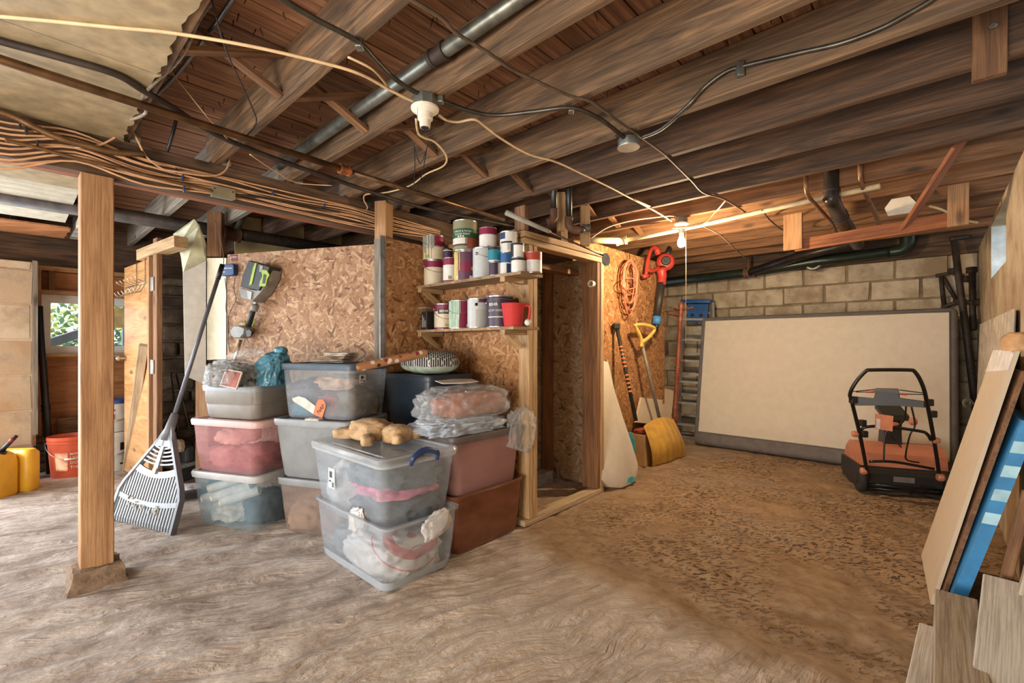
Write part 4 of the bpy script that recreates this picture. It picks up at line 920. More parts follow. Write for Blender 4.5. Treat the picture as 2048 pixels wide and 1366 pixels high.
# ------------------------------------------------------------------ what is in the bins
def CM(name, c, var=.25): return plain(name, c, .9, 0, var, .3, 22)
def inbin(base, ang, items, group):
    for (u, v, z, sx, sy, sz, mat, nm, lb, sd) in items:
        p = Vector(base) + Matrix.Rotation(ang, 3, 'Z') @ Vector((u, v, z))
        cloth(nm, lb, 'clothing' if nm != 'soft_toy' else 'toy', p, (sx, sy, sz), mat, sd, ang + .1 * math.sin(sd * 3), group)
inbin(CA, ANGF, [(-.08, -.02, .015, .28, .26, .16, CM('cream_cotton', (206, 198, 184)), 'folded_cloth', 'rolled cream linen inside the clear bluish bin', 1),
                 (.12, .02, .015, .22, .24, .22, CM('dark_denim', (64, 70, 78)), 'folded_cloth', 'dark denim bundle inside the clear bluish bin', 2),
                 (-.12, .05, .19, .18, .18, .10, CM('grey_cotton', (160, 156, 150)), 'folded_cloth', 'grey cotton roll on top inside the clear bluish bin', 3)], 'clothes in the clear bins')
for i, (u, z, rr) in enumerate(((-.10, .20, .03), (-.02, .215, .032), (.05, .19, .028), (-.05, .27, .026))):
    c = CA + Matrix.Rotation(ANGF, 3, 'Z') @ Vector((u, -.12, z)); ax = Matrix.Rotation(ANGF, 3, 'Z') @ Vector((.75, .35, .25))
    single('paper_roll', MB().tube([c - ax * .14, c + ax * .14], rr, 12), plain('paper_white', (212, 206, 196), .8), 'white paper roll inside the clear bluish bin', 'paper roll', 'paper rolls in the bluish bin', smooth=40)
inbin(CA + Vector((0, 0, .36)), ANGF, [(-.1, -.02, .015, .26, .26, .14, CM('rose_cloth', (196, 120, 112)), 'folded_cloth', 'rose cloth low inside the pink bin', 4),
                 (.11, -.02, .015, .22, .25, .17, CM('dark_rose_cloth', (150, 72, 70)), 'folded_cloth', 'dark rose cloth inside the pink bin', 5),
                 (-.10, .0, .15, .24, .22, .11, CM('peach_cloth', (222, 170, 146)), 'folded_cloth', 'peach cloth at the top of the pink bin', 6)], 'clothes in the pink bin')
inbin(CBm, ANGF, [(-.13, -.06, .01, .2, .2, .2, CM('tan_plush', (190, 156, 118)), 'soft_toy', 'tan plush toy inside the smoky bin', 7),
                  (.09, -.04, .01, .24, .22, .22, CM('giraffe_plush', (128, 92, 72)), 'soft_toy', 'brown patterned plush inside the smoky bin', 8)], 'soft toys in the smoky bin')
BX = CBm + Vector((.02, .015, .705))
inbin(BX, ANGF, [(-.14, -.04, .01, .22, .24, .13, CM('teal_cloth', (60, 120, 140)), 'folded_cloth', 'teal cloth low inside the blue lidded bin', 9),
                 (-.13, -.02, .13, .24, .26, .13, CM('dark_purple_cloth', (78, 70, 96)), 'folded_cloth', 'purple cloth inside the blue lidded bin', 10),
                 (.03, -.02, .01, .2, .26, .17, CM('red_cloth', (150, 62, 58)), 'folded_cloth', 'red cloth in the middle of blue lidded bin', 11),
                 (.16, .0, .01, .17, .28, .2, CM('olive_cloth', (110, 92, 62)), 'folded_cloth', 'olive cloth at the end of blue lidded bin', 12),
                 (.03, .0, .17, .26, .26, .11, CM('pale_peach_cloth', (214, 176, 146)), 'folded_cloth', 'pale peach cloth near the lid of blue lidded bin', 13)], 'clothes in the blue lidded bin')
F2 = FC + Vector((0, 0, .245)) + A * .05 + B * .012
aF = aB + PI / 2
inbin(F2, aF, [(.18, .0, .01, .32, .36, .29, CM('white_fleece', (184, 186, 190), .1), 'folded_cloth', 'white fleece inside the latched clear bin', 14),
               (-.13, .0, .01, .40, .37, .17, CM('slate_blanket', (78, 88, 98)), 'folded_cloth', 'slate blanket low inside the latched clear bin', 15),
               (-.13, .0, .15, .40, .375, .07, CM('pink_towel', (206, 120, 150)), 'folded_cloth', 'pink towel sandwiched inside the latched clear bin', 16),
               (-.13, .0, .19, .41, .385, .16, CM('blue_grey_blanket', (92, 104, 114)), 'folded_cloth', 'blue grey blanket on top inside the latched clear bin', 17)], 'blankets in the latched bin')
# the shopping bag in the open bin: white sheet with red rings
tt = NT('ringed_bag'); v_ = tt.tc((1, 1, 1), rnd=False)
vd = tt.n('ShaderNodeVectorMath', operation='DISTANCE'); vd.inputs[1].default_value = (-.20, .0, .27); tt.l(v_, vd.inputs[0])
wv = tt.math('FRACT', tt.math('MULTIPLY', vd.outputs['Value'], 11.0)); g_ = tt.math('GREATER_THAN', wv, .5)
ins = tt.math('LESS_THAN', vd.outputs['Value'], .235)
tt.col(tt.mix(tt.math('MULTIPLY', g_, ins), (188, 186, 184), (180, 96, 94))); tt.set(Roughness=.45)
tag(MB().bm(blob_mesh((.50, .385, .238), 23, .10, 2.2, 5, ridge=.16)).build('shopping_bag', tt.m, None, True, M=Matrix.Translation(FC - A * .07 + Vector((0, 0, .008))) @ Matrix.Rotation(aF, 4, 'Z')), 'crumpled white shopping bag with red rings inside the open bin', 'bag')
SB = bpy.data.objects['shopping_bag']
for u, vv, a_, sz in ((-.02, .20, .1, .14), (-.335, -.05, 1.5, .16)):          # corners of the bag that stand over the rim
    MB().bm(blob_mesh((sz, .035, .12), 24 + sz * 50, .2, 2.4, 4, .2, .3), Matrix.Translation((u, vv, .225)) @ Matrix.Rotation(a_, 4, 'Z') @ Matrix.Rotation(.35, 4, 'Y')).build('bag_corner', plain('bag_white', (190, 188, 186), .45), SB, True)
cloth('grey_blanket', 'grey blanket at the far end of the open bin', 'clothing', FC + A * .17 + Vector((0, 0, .01)), (.28, .34, .2), CM('mid_grey_blanket', (120, 124, 130)), 27, aF)
# ------------------------------------------------------------------ on top of the bins
# teddy bear lying face down
TB = F2 + Vector((0, 0, .373)) + A * .12 + B * .03
t = thing('teddy_bear', 'tan plush bear lying on the clear latched lid', 'toy', TB, aF + .25)
FUR = plain('tan_plush_fur', (190, 156, 116), .95, 0, .25, 1.0, 60)
BK = 1.3
def bpart(nm, size, seed, x, y, z, a=0, mat=None, amp=.06, ridge=.0, sub=3):
    MB().bm(blob_mesh(tuple(c * BK for c in size), seed, amp, 2.2, sub, .35, ridge), Matrix.Translation((x * BK, y * BK, z)) @ Matrix.Rotation(a, 4, 'Z')).build(nm, mat or FUR, t, True)
bpart('body', (.20, .15, .10), 31, .02, 0, .004, 0, None, .14, .18, 4)
bpart('head', (.115, .115, .085), 32, -.125, .0, .004, 0, None, .08, .08, 4)
for x, y, a in ((-.06, .105, 2.4), (-.07, -.095, -2.3)): bpart('arm', (.105, .055, .05), 33, x, y, .002, a)
for x, y in ((-.175, -.06), (-.18, .055)): bpart('ear', (.045, .05, .045), 35, x, y, .01)
for y in (.055, -.055): bpart('leg', (.11, .062, .055), 39, .125, y, .004, y * 5)
bpart('green_ribbon', (.10, .05, .03), 44, .19, .0, .001, .3, plain('olive_ribbon', (140, 142, 82), .7), .15)
# pillow
t = thing('pillow', 'plump pillow with dark lightning pattern and pale green side', 'pillow', NC + Vector((0, 0, .966)) - B * .02 - A * .04, aB + PI / 2 - .12)
tp = NT('lightning_fabric'); vp = tp.tc((1, 1, 1), rnd=False)
mp1 = tp.n('ShaderNodeMapping'); mp1.inputs['Rotation'].default_value = (0, 0, .5); mp1.inputs['Scale'].default_value = (1, 1, 1); tp.l(vp, mp1.inputs[0])
bk_ = tp.n('ShaderNodeTexBrick'); bk_.inputs['Scale'].default_value = 1.0; bk_.inputs['Mortar Size'].default_value = .0022; bk_.inputs['Brick Width'].default_value = .03; bk_.inputs['Row Height'].default_value = .014
bk_.inputs['Color1'].default_value = lin((40, 32, 34)); bk_.inputs['Color2'].default_value = lin((52, 44, 46)); bk_.inputs['Mortar'].default_value = lin((206, 204, 200)); tp.l(mp1.outputs[0], bk_.inputs['Vector'])
tp.col(bk_.outputs[0]); tp.set(Roughness=.85)
bm = bmesh.new(); bmesh.ops.create_uvsphere(bm, u_segments=40, v_segments=20, radius=1)
for v in bm.verts:
    n = v.co.copy(); sq = lambda c, p: math.copysign(abs(c) ** p, c)
    v.co = Vector((sq(n.x, .62) * .235, sq(n.y, .62) * .15, n.z * .078 + .076)) + Vector((0, 0, .006 * mnoise.noise(n * 3)))
top = MB(); bot = MB(); bm.verts.index_update()
vs_ = [v.co.copy() for v in bm.verts]; ft = [tuple(v.index for v in f.verts) for f in bm.faces if f.calc_center_median().z > .056]; fbt = [tuple(v.index for v in f.verts) for f in bm.faces if f.calc_center_median().z <= .056]; bm.free()
top.add(vs_, ft).build('pillow_cover', tp.m, t, True); bot.add(vs_, fbt).build('pillow_side', plain('pale_green_fabric', (176, 190, 172), .85, var=.2), t, True)
# roll of printed wrapping paper
t = thing('wrapping_paper_roll', 'roll of brown wrapping paper with printed figures beside the pillow', 'paper roll', at_d(770, 735, 2.72))
tw = NT('printed_kraft'); vw = tw.tc((1, 1, 1), rnd=False); vo = tw.n('ShaderNodeTexVoronoi'); vo.inputs['Scale'].default_value = 26; tw.l(vw, vo.inputs['Vector'])
sp_ = tw.n('ShaderNodeSeparateColor'); tw.l(vo.outputs['Color'], sp_.inputs[0])
cc_ = tw.ramp(sp_.outputs[0], [(0, (150, 60, 52)), (.3, (60, 48, 44)), (.55, (226, 216, 204)), (.8, (180, 120, 78))], 'CONSTANT')
ms_ = tw.math('LESS_THAN', vo.outputs['Distance'], .34); tw.col(tw.mix(ms_, (178, 128, 88), cc_)); tw.set(Roughness=.6)
r0, r1 = at_d(716, 735, 2.62), at_d(850, 706, 2.92)
MB().tube([r0, r1], .026, 18, cap=False).build('paper_sleeve', tw.m, t, True, True)
MB().tube([r0 - (r1 - r0) * .012, r1], .015, 14, cap=False).build('inner_sheet', plain('kraft_inside', (196, 150, 106), .7), t, True, True)
MB().tube([r0 - (r1 - r0) * .005, r1], .010, 12, cap=False).build('core_tube', plain('paper_white', (212, 206, 196)), t, True, True)
# towels folded on the blue lid
t = thing('folded_towels', 'small pile of folded patterned towels on the blue lid', 'towels', BX + Vector((-.04, .06, .338)), ANGF)
TW = [CM('towel_print', (206, 200, 190), .3), CM('towel_tan', (190, 160, 128)), CM('towel_white', (214, 206, 196))]
for i in range(3): folded(MB(), .25 - .03 * i, .17 - .02 * i, 2, .011, 60 + i, Matrix.Translation((.02 * i, .01 * i, .0205 * i))).build('towel', TW[i], t, 60)
# bag of clothes, picture and blue sack on the taupe tote
ZB3 = .688 + .185 + .028
CLRBAG = NT('clear_film'); CLRBAG.col((236, 240, 242)); CLRBAG.set(Roughness=.12, Alpha=.22); CLRBAG.b.inputs['Specular IOR Level'].default_value = .9
CLRBAG.bump(CLRBAG.noise(CLRBAG.tc((1, 1, 1)), 16, 4, .6, 1.5), 1.0, .02); CLRBAG = CLRBAG.m
pb = at_d(468, 775, 2.86); pb.z = ZB3
t = thing('clothes_bag', 'clear plastic bag of dark patterned clothes on the taupe tote', 'bag', pb, ANGF)
tcm = NT('camouflage_cloth'); vv_ = tcm.tc(); tcm.col(tcm.ramp(tcm.noise(vv_, 22, 3), [(.35, (44, 40, 40)), (.45, (92, 90, 78)), (.55, (60, 52, 50)), (.62, (140, 70, 56)), (.7, (176, 170, 160))], 'CONSTANT')); tcm.set(Roughness=.9)
MB().bm(blob_mesh((.27, .22, .17), 51, .16, 2.5, 4, .4, .2)).build('clothes', tcm.m, t, True)
MB().bm(blob_mesh((.30, .25, .205), 52, .14, 2.5, 5, .4, .3)).build('plastic_film', CLRBAG, t, True)
MB().bm(blob_mesh((.26, .14, .05), 53, .2, 3, 4, .3, .3), Matrix.Translation((.06, .0, .17)) @ Matrix.Rotation(-.25, 4, 'Y')).build('bag_neck', CLRBAG, t, True)
pf = at_d(458, 778, 2.72); pf.z = ZB3 + .002
t = thing('framed_picture', 'small white framed reddish picture leaning on the clothes bag', 'picture', pf, ANGF)
Mf = Matrix.Translation((0, 0, 0)) @ Matrix.Rotation(.12, 4, 'Y') @ Matrix.Rotation(PI / 2 - .28, 4, 'X')
fm = MB(); w_, h_ = .13, .105
for lo, hi in (((-w_/2, 0, 0), (w_/2, .006, .008)), ((-w_/2, h_-.006, 0), (w_/2, h_, .008)), ((-w_/2, 0, 0), (-w_/2+.006, h_, .008)), ((w_/2-.006, 0, 0), (w_/2, h_, .008))): fm.box(lo, hi, Mf)
fm.build('frame', plain('frame_white', (208, 186, 168), .5), t)
MB().box((-w_/2+.006, .006, .001), (w_/2-.006, h_-.006, .004), Mf).build('picture_panel', plain('sunset_print', (124, 62, 44), .3, 0, .6), t)
ps = at_d(540, 775, 2.95); ps.z = ZB3
bm = blob_mesh((.22, .20, .26), 55, .14, 2.4, 5, .4, .18)
for v in bm.verts:
    z = v.co.z / .26; k_ = 1 - .55 * max(0, z - .35); v.co.x = v.co.x * k_ + .12 * max(0, z - .3); v.co.y *= k_
t = thing('garbage_sack', 'tied blue plastic sack slumped against the OSB wall', 'bag', ps, ANGF)
SACK = plain('blue_sack_film', (74, 128, 148), .25, 0, .2, .9, 14)
MB().bm(bm).build('sack', SACK, t, True); MB().bm(blob_mesh((.08, .06, .05), 56, .2, 3, 3, .2, .4), Matrix.Translation((.085, 0, .20))).build('tied_neck', SACK, t, True)
# paper tags in the blue lidded bin
def on_front(u, z, off=.004):      # point on the front of the blue lidded bin
    k = .90 + .1 * z / .31
    return Matrix.Translation(BX) @ Matrix.Rotation(ANGF, 4, 'Z') @ Matrix.Translation((u, -.20 * k - off, z)) @ Matrix.Rotation(PI / 2, 4, 'X')
t = thing('name_tag', 'orange rounded name tag on the front of the blue lidded bin', 'tag', on_front(.03, .07).translation)
Mt = on_front(.03, .07) @ Matrix.Rotation(-.35, 4, 'Z')
MB().prism([(-.035, -.055), (.035, -.055), (.035, .02), (.027, .042), (.0, .055), (-.027, .042), (-.035, .02)], .0015, Mt).build('tag_card', plain('orange_card', (222, 122, 82), .7), t, world=True)
vs_, fs_ = text_mesh('NAP', .034, True); MB().add([Mt @ Matrix.Translation((.008, -.005, .002)) @ Matrix.Rotation(1.15, 4, 'Z') @ v for v in vs_], fs_).build('lettering', plain('black_ink', (30, 26, 24), .7), t, world=True)
t = thing('price_paper', 'torn white price paper on front of the blue lidded bin', 'paper', on_front(-.10, .09).translation)
MB().prism([(-.10, .03), (-.05, .045), (.0, .035), (.075, -.01), (.06, -.06), (-.02, -.02), (-.09, .012)], .001, on_front(-.08, .09)).build('paper_sheet', plain('paper_white', (212, 206, 196)), t, world=True)
single('folded_paper', folded(MB(), .10, .05, 2, .006, 71, Matrix.Translation(CBm + Vector((0, 0, .704)) - bk * .205 + fr * .03) @ Matrix.Rotation(ANGF, 4, 'Z')), plain('paper_white', (212, 206, 196)), 'folded paper on the rim of the large grey tote', 'paper')
# plastic bags heaped on the mauve bin
ZR = .31 + .31 + .03
q = RC + Vector((0, 0, ZR)) - B * .06
t = thing('blanket_bag', 'clear plastic bag with a folded rust coloured blanket', 'bag', q + Vector((0, 0, .085)), aB)
MB().bm(blob_mesh((.50, .27, .17), 81, .12, 2.0, 4, .4, .12), Matrix.Translation((.05, 0, .01))).build('blanket', CM('rust_blanket', (146, 88, 66)), t, True)
MB().bm(blob_mesh((.60, .34, .225), 82, .16, 2.2, 5, .4, .25)).build('plastic_film', CLRBAG, t, True)
MB().prism([(-.16, -.05), (-.05, -.09), (.10, -.07), (.14, .04), (.02, .08), (-.13, .06)], .003, Matrix.Translation((-.04, 0, .205)) @ Matrix.Rotation(.08, 4, 'X')).build('paper_slip', plain('paper_white', (212, 206, 196)), t)
single('plastic_bag', MB().bm(blob_mesh((.56, .33, .11), 83, .2, 2.6, 5, .4, .35), Matrix.Translation(q - B * .03 + Vector((0, 0, .0))) @ Matrix.Rotation(aB, 4, 'Z')), clear_plastic('milky_film', (206, 214, 224), .55, .15), 'crumpled milky plastic bag under the blanket bag', 'bag', smooth=True)
bm = blob_mesh((.22, .10, .30), 84, .2, 2.6, 5, .3, .4)
single('loose_plastic', MB().bm(bm, Matrix.Translation(RC + B * .235 - A * .16 + Vector((0, 0, .50))) @ Matrix.Rotation(aB, 4, 'Z') @ Matrix.Rotation(.35, 4, 'Y')), CLRBAG, 'empty clear plastic hanging over the edge of the mauve bin', 'bag', smooth=True)
# ------------------------------------------------------------------ shelves
M_SHELF = wood('shelf_ply', (120, 92, 62), (160, 128, 92), (186, 156, 120), 5, .7)
SZ1, SZ2, SBF = 1.592, 1.268, 2.03
def shelf(label, z, s0, s1, skew=0.0):
    t = thing('wall_shelf_board', label, 'shelf', W(2.3, 2.13, z - .03))
    mb = MB(); pts = [W(s0, SBF), W(s0 - skew, 2.236), W(s1, 2.236), W(s1, SBF)]
    vs = [p + Vector((0, 0, z - .018)) for p in pts] + [p + Vector((0, 0, z)) for p in pts]
    mb.add(vs, [(3,2,1,0),(4,5,6,7),(0,1,5,4),(1,2,6,5),(2,3,7,6),(3,0,4,7)]).build('shelf_plank', M_SHELF, t, world=True)
    for s in (1.94, 2.78):
        board('bracket', W(s, SBF + .03, z - .03), W(s, 2.20, z - .125), .035, .03, M_STUD, t)
        board('bracket_arm', W(s, SBF, z - .0335), W(s, 2.236, z - .0335), .04, .03, M_STUD, t)
    return t
shelf('upper plywood shelf crowded with stacked paint cans', SZ1, 1.79, 2.815)
shelf('lower plywood shelf with paint cans and a red jug', SZ2, 1.85, 2.815, .03)
# ------------------------------------------------------------------ paint cans
TIN = plain('tin_plate', (176, 178, 176), .28, .9, .08); BLKP = plain('black_plastic', (28, 27, 28), .4)
WIRE = plain('bail_wire', (168, 166, 160), .35, .8)
def paint(c, n): return plain('label_' + n, c, .42, 0, .05)
LBL = {k: paint(c, k) for k, c in dict(maroon=(128, 24, 58), cream=(214, 198, 170), white=(216, 212, 204), green=(38, 92, 54), grey=(176, 176, 170), purple=(96, 52, 78), dpurple=(58, 34, 58), yellow=(214, 196, 120), mint=(176, 200, 178),
       teal=(30, 122, 140), blue=(40, 88, 140), black=(34, 32, 36), red=(166, 62, 44), silver=(186, 188, 186), navy=(34, 52, 92), khaki=(140, 134, 104), lime=(150, 178, 60), brick=(150, 74, 52), dark=(72, 62, 56)).items()}
def band(t, r, z0, z1, mat, a0=0.0, a1=2 * PI, nm='label_band', off=.0006):
    n = max(4, int(28 * (a1 - a0) / (2 * PI))); lo = []; hi = []
    for i in range(n + 1):
        a = a0 + (a1 - a0) * i / n; lo.append(Vector(((r + off) * math.cos(a), (r + off) * math.sin(a), z0))); hi.append(Vector(((r + off) * math.cos(a), (r + off) * math.sin(a), z1)))
    return MB().loops([lo, hi], False, False, False).build(nm, mat, t, True)
def drips(t, r, h, mat, a0, a1, seed, n=14):
    random.seed(seed); mb = MB()
    for i in range(n):
        a = random.uniform(a0, a1); L = random.uniform(.35, .98) * h; w = random.uniform(.02, .07)
        pts = [Vector(((r + .0016) * math.cos(a + random.uniform(-.02, .02)), (r + .0016) * math.sin(a), h - L * k / 5)) for k in range(6)]
        mb.tube(pts, [r * w * .5] * 5 + [r * w * .7], 6)
    mb.build('paint_drips', mat, t, True)
def wrap_text(t, r, txt, size, z, a, mat, bold=True, off=.0016):
    vs, fs = text_mesh(txt, size, bold)
    MB().add([Vector(((r + off) * math.cos(a + v.x / r), (r + off) * math.sin(a + v.x / r), z + v.y)) for v in vs], fs).build('lettering', mat, t)
def can(label, loc, r, h, bands, body=None, lidm=None, bail=None, texts=(), drip=None, group=None, plastic=False, cat='paint can'):
    """bands: (z0, z1, material, from, to) with z as a share of the height, angles as degrees either side of the viewer"""
    f = math.atan2(-loc[1], -loc[0])
    t = thing('paint_can', label, cat, loc, 0, group)
    pr = [(r * .985, 0), (r, .004), (r * .985, .008), (r * .985, h - .009), (r * 1.005, h - .006), (r, h - .001), (r * .94, h), (r * .90, h - .006), (r * .88, h - .006)]
    MB().lathe(pr, 30, cap1=False).build('can_body', body or TIN, t, 40)
    MB().lathe([(r * .90, h - .007), (r * .82, h - .003), (r * .80, h - .006), (0, h - .006)], 30, cap0=False, cap1=False).build('can_lid', lidm or TIN, t, 40)
    bo = t
    for i, bd in enumerate(bands):
        z0, z1, m = bd[:3]; a0, a1 = (bd[3], bd[4]) if len(bd) > 3 else (-180, 180)
        bo_ = band(t, r * .986, h * z0, h * z1, LBL[m], f + math.radians(a0), f + math.radians(a1), off=.0006 + .0004 * i)
        if i == 0: bo = bo_
    for txt, size, z, a, m in texts: wrap_text(bo, r * .986, txt, size, h * z, f + math.radians(a), LBL[m], off=.004)
    if drip: drips(t, r * .99, h, LBL[drip[0]], f + math.radians(drip[1]), f + math.radians(drip[2]), drip[3])
    if bail is not None:
        sd = Vector((-math.sin(f), math.cos(f), 0)); fw = Vector((math.cos(f), math.sin(f), 0))
        ang0, sag = bail
        e0 = Matrix.Rotation(ang0, 3, 'Z') @ sd
        pts = []
        for k in range(13):
            th = PI * k / 12; c_ = e0 * math.cos(th) * (r + .004)
            out = (Matrix.Rotation(ang0, 3, 'Z') @ fw) * math.sin(th) * (r + .006)
            pts.append(c_ + out + Vector((0, 0, h * .78 - sag * math.sin(th))))
        MB().tube(pts, .0014, 5, smooth=2).build('bail_handle', WIRE, t, True)
        for sg in (1, -1):
            p = e0 * sg * (r + .001); Me = Matrix.Translation(p + Vector((0, 0, h * .78))) @ (e0 * sg).to_track_quat('Z', 'Y').to_matrix().to_4x4()
            MB().lathe([(.011, -.002), (.009, .004), (0, .006)], 12, Me, cap1=False).build('bail_ear', BLKP if plastic else TIN, t, True)
    return t
def sh(px, b, z): p = at_b(px, 600, b); return Vector((p.x, p.y, z))
G, GH, Q, QH, PR, PH = .083, .19, .054, .122, .041, .098
bb1 = 2.135
# upper shelf, lower tier
can('maroon topped cream gallon can at the alcove end of the upper shelf', sh(869, 2.145, SZ1), .078, GH, [(.02, .98, 'cream'), (.72, .98, 'maroon')], bail=(.3, .05))
can('cream and maroon can with empty label beside the alcove can', sh(893, 2.120, SZ1 + .0), .062, GH * .92, [(.02, .98, 'cream'), (.66, .98, 'maroon'), (.02, .08, 'maroon'), (.12, .24, 'khaki', -30, 5)], bail=(0, .01)) if False else None
can('short white and maroon can beside the maroon topped gallon', sh(902, 2.10, SZ1), .056, .175, [(.02, .98, 'white'), (.70, .98, 'maroon'), (.02, .09, 'maroon'), (.12, .26, 'khaki', -20, 5)])
can('purple gallon can with pale yellow paint runs', sh(931, 2.125, SZ1), G * .93, .205, [(.02, .98, 'purple'), (.30, .62, 'maroon', -60, 90), (.03, .98, 'yellow', -90, -40), (.35, .46, 'lime', 30, 50), (.03, .16, 'white', 20, 50)], drip=('yellow', -1.2 * 57, -.5 * 57, 3))
can('plain silver grey gallon can with pale label', sh(967, 2.125, SZ1), G * .86, .205, [(.03, .97, 'silver'), (.05, .95, 'white', 20, 160)], bail=(.9, .03))
can('tiny dark purple can under the teal can', sh(990, 2.075, SZ1), PR * .92, .088, [(.05, .95, 'dpurple'), (.05, .95, 'grey', 30, 150)])
can('slim blue and white can below the white and blue can', sh(1013, 2.115, SZ1), PR * 1.05, .142, [(.03, .97, 'white'), (.55, .97, 'blue', -90, 60), (.05, .5, 'navy', 0, 40)])
can('small white can beneath the black banded small can', sh(1037, 2.075, SZ1), PR * 1.08, .088, [(.04, .96, 'white'), (.8, .96, 'black')])
can('red topped white quart can at the doorway end of upper shelf', sh(1066, 2.16, SZ1), Q * 1.02, .128, [(.02, .98, 'white'), (.60, .98, 'red'), (.05, .55, 'grey', -90, -15), (.02, .05, 'red')])
# upper shelf, upper tier
can('translucent dripped gallon pail stacked at the alcove end', sh(868, 2.145, SZ1 + GH + .001), G * .98, .185, [(.02, .98, 'cream'), (.55, .98, 'maroon', 0, 120), (.45, .98, 'grey', -120, 0), (.08, .2, 'lime', -50, -30)], drip=('khaki', -60, 5, 9), bail=(.2, .05))
can('small black capped jar on top of white and maroon can', sh(896, 2.10, SZ1 + .176), .034, .07, [(.05, .75, 'dpurple'), (.75, .82, 'white')], BLKP, BLKP, cat='jar')
can('green porch floor paint can on top of purple can', sh(930, 2.125, SZ1 + .206), G, .21, [(.02, .98, 'khaki'), (.40, .70, 'green'), (.2, .40, 'white', -80, 0), (.14, .2, 'dark'), (.05, .40, 'brick', 10, 70)], texts=[('PORCH & PATIO', .017, .60, -14, 'white'), ('FLOOR PAINT', .017, .51, -14, 'white'), ('■ ■ ■', .014, .435, -20, 'white')])
can('maroon banded white quart on top of the silver gallon', sh(976, 2.135, SZ1 + .206), Q * 1.08, .128, [(.02, .98, 'white'), (.62, .98, 'maroon')])
can('small teal can stacked on the tiny purple can', sh(989, 2.075, SZ1 + .089), PR * 1.0, .095, [(.04, .96, 'teal'), (.78, .96, 'black'), (.03, .08, 'white')])
can('white can with blue swoosh label above the slim blue can', sh(1018, 2.135, SZ1 + .143), Q * 1.06, .135, [(.02, .98, 'white'), (.62, .92, 'navy', -80, -25), (.42, .50, 'black', -60, 20), (.1, .4, 'grey', -10, 40)])
can('small white can with black band on top of another small can', sh(1035, 2.075, SZ1 + .089), PR * 1.0, .088, [(.04, .96, 'white'), (.02, .98, 'black', -120, -35), (.84, .97, 'black')])
# lower shelf
can('maroon topped cream gallon behind the dripped mint can', sh(890, 2.135, SZ2), .078, .185, [(.02, .98, 'cream'), (.70, .98, 'maroon'), (.02, .08, 'maroon'), (.60, .80, 'black', -40, 30), (.12, .22, 'lime', 0, 20)], texts=[('BEHR', .026, .70, -6, 'white')], bail=(.1, .07))
can('gallon can covered in dripped mint green paint', sh(921, 2.115, SZ2), .080, .195, [(.02, .98, 'maroon'), (.02, .98, 'mint', -100, -8), (.34, .44, 'lime', 40, 55), (.04, .15, 'white', 30, 50)], drip=('mint', -70, 0, 4), bail=(-.2, .05), plastic=True)
can('grey gallon can with black bail disc and pale label', sh(957, 2.105, SZ2), .074, .195, [(.02, .98, 'silver'), (.85, .98, 'purple', 0, 120), (.06, .62, 'grey', -15, 45)], bail=(PI / 2 - .2, -.09), plastic=True)
can('dark purple gallon can beside the red jug', sh(1000, 2.125, SZ2), .086, .20, [(.02, .98, 'dpurple'), (.62, .80, 'black', -50, -10), (.30, .34, 'grey', -60, 30)], texts=[('BEHR', .026, .71, -30, 'white'), ('SCUFF DEFENSE', .017, .52, -14, 'grey')], bail=(.1, -.02))
# red measuring jug
t = thing('measuring_jug', 'red plastic jug with handle on the lower shelf', 'jug', sh(1026, 2.085, SZ2 + .001))
REDJ = clear_plastic('red_jug_plastic', (206, 62, 62), .9, .35, cloud=.05); f = math.atan2(-t.location.y, -t.location.x)
MB().lathe([(.052, 0), (.055, .004), (.070, .135), (.074, .140), (.072, .142), (.066, .134), (.05, .008), (0, .008)], 28, cap1=False).build('jug_body', REDJ, t, 40)
sd = Vector((-math.sin(f), math.cos(f), 0))
hd = [sd * .066 + Vector((0, 0, .128)), sd * .098 + Vector((0, 0, .128)), sd * .104 + Vector((0, 0, .10)), sd * .096 + Vector((0, 0, .05)), sd * .085 + Vector((0, 0, .035))]
MB().tube(hd, .009, 8, smooth=4).build('jug_handle', REDJ, t, True)
single('ball', MB().bm((lambda b_: (bmesh.ops.create_icosphere(b_, subdivisions=3, radius=.021), b_)[1])(bmesh.new()), Matrix.Translation(sh(1056, 2.075, SZ2 + .022))), plain('white_ball', (214, 206, 192), .5), 'small white ball beside the red jug', 'ball', smooth=True)
# boxes at the alcove end of the lower shelf
def boxthing(name, label, loc, size, ang, mat, cat='box', lab=None):
    t = thing(name, label, cat, loc, ang); L, Wd, H = size
    MB().rbox((-L/2, -Wd/2, 0), (L/2, Wd/2, H), .003, seg=1).build('box_body', mat, t)
    if lab: MB().box((-L/2 + .006, -Wd/2 - .001, H * .12), (L/2 - .006, -Wd/2, H * .9), None).build('printed_label', lab, t)
    return t
aS = math.atan2(-A.y, -A.x)
boxthing('cardboard_box', 'plain tan cardboard box at the alcove end of lower shelf', sh(838, 2.135, SZ2), (.09, .15, .155), aS, plain('tan_cardboard', (186, 152, 110), .85, 0, .08))
t = boxthing('black_carton', 'narrow black carton with pale lettering next to the tan box', sh(861, 2.115, SZ2), (.065, .12, .135), aS, plain('black_carton', (38, 34, 34), .5))
vs_, fs_ = text_mesh('LED 240', .018, True); Mx = Matrix.Translation((0, -.0612, .07)) @ Matrix.Rotation(PI / 2, 4, 'X') @ Matrix.Rotation(PI / 2, 4, 'Z'); 
for k_, sz in ((-.016, .09), (.0, .07), (.016, .05)): MB().box((k_ - .003, -.0615, .02), (k_ + .003, -.060, .02 + sz)).build('printed_line', LBL['grey'], t)
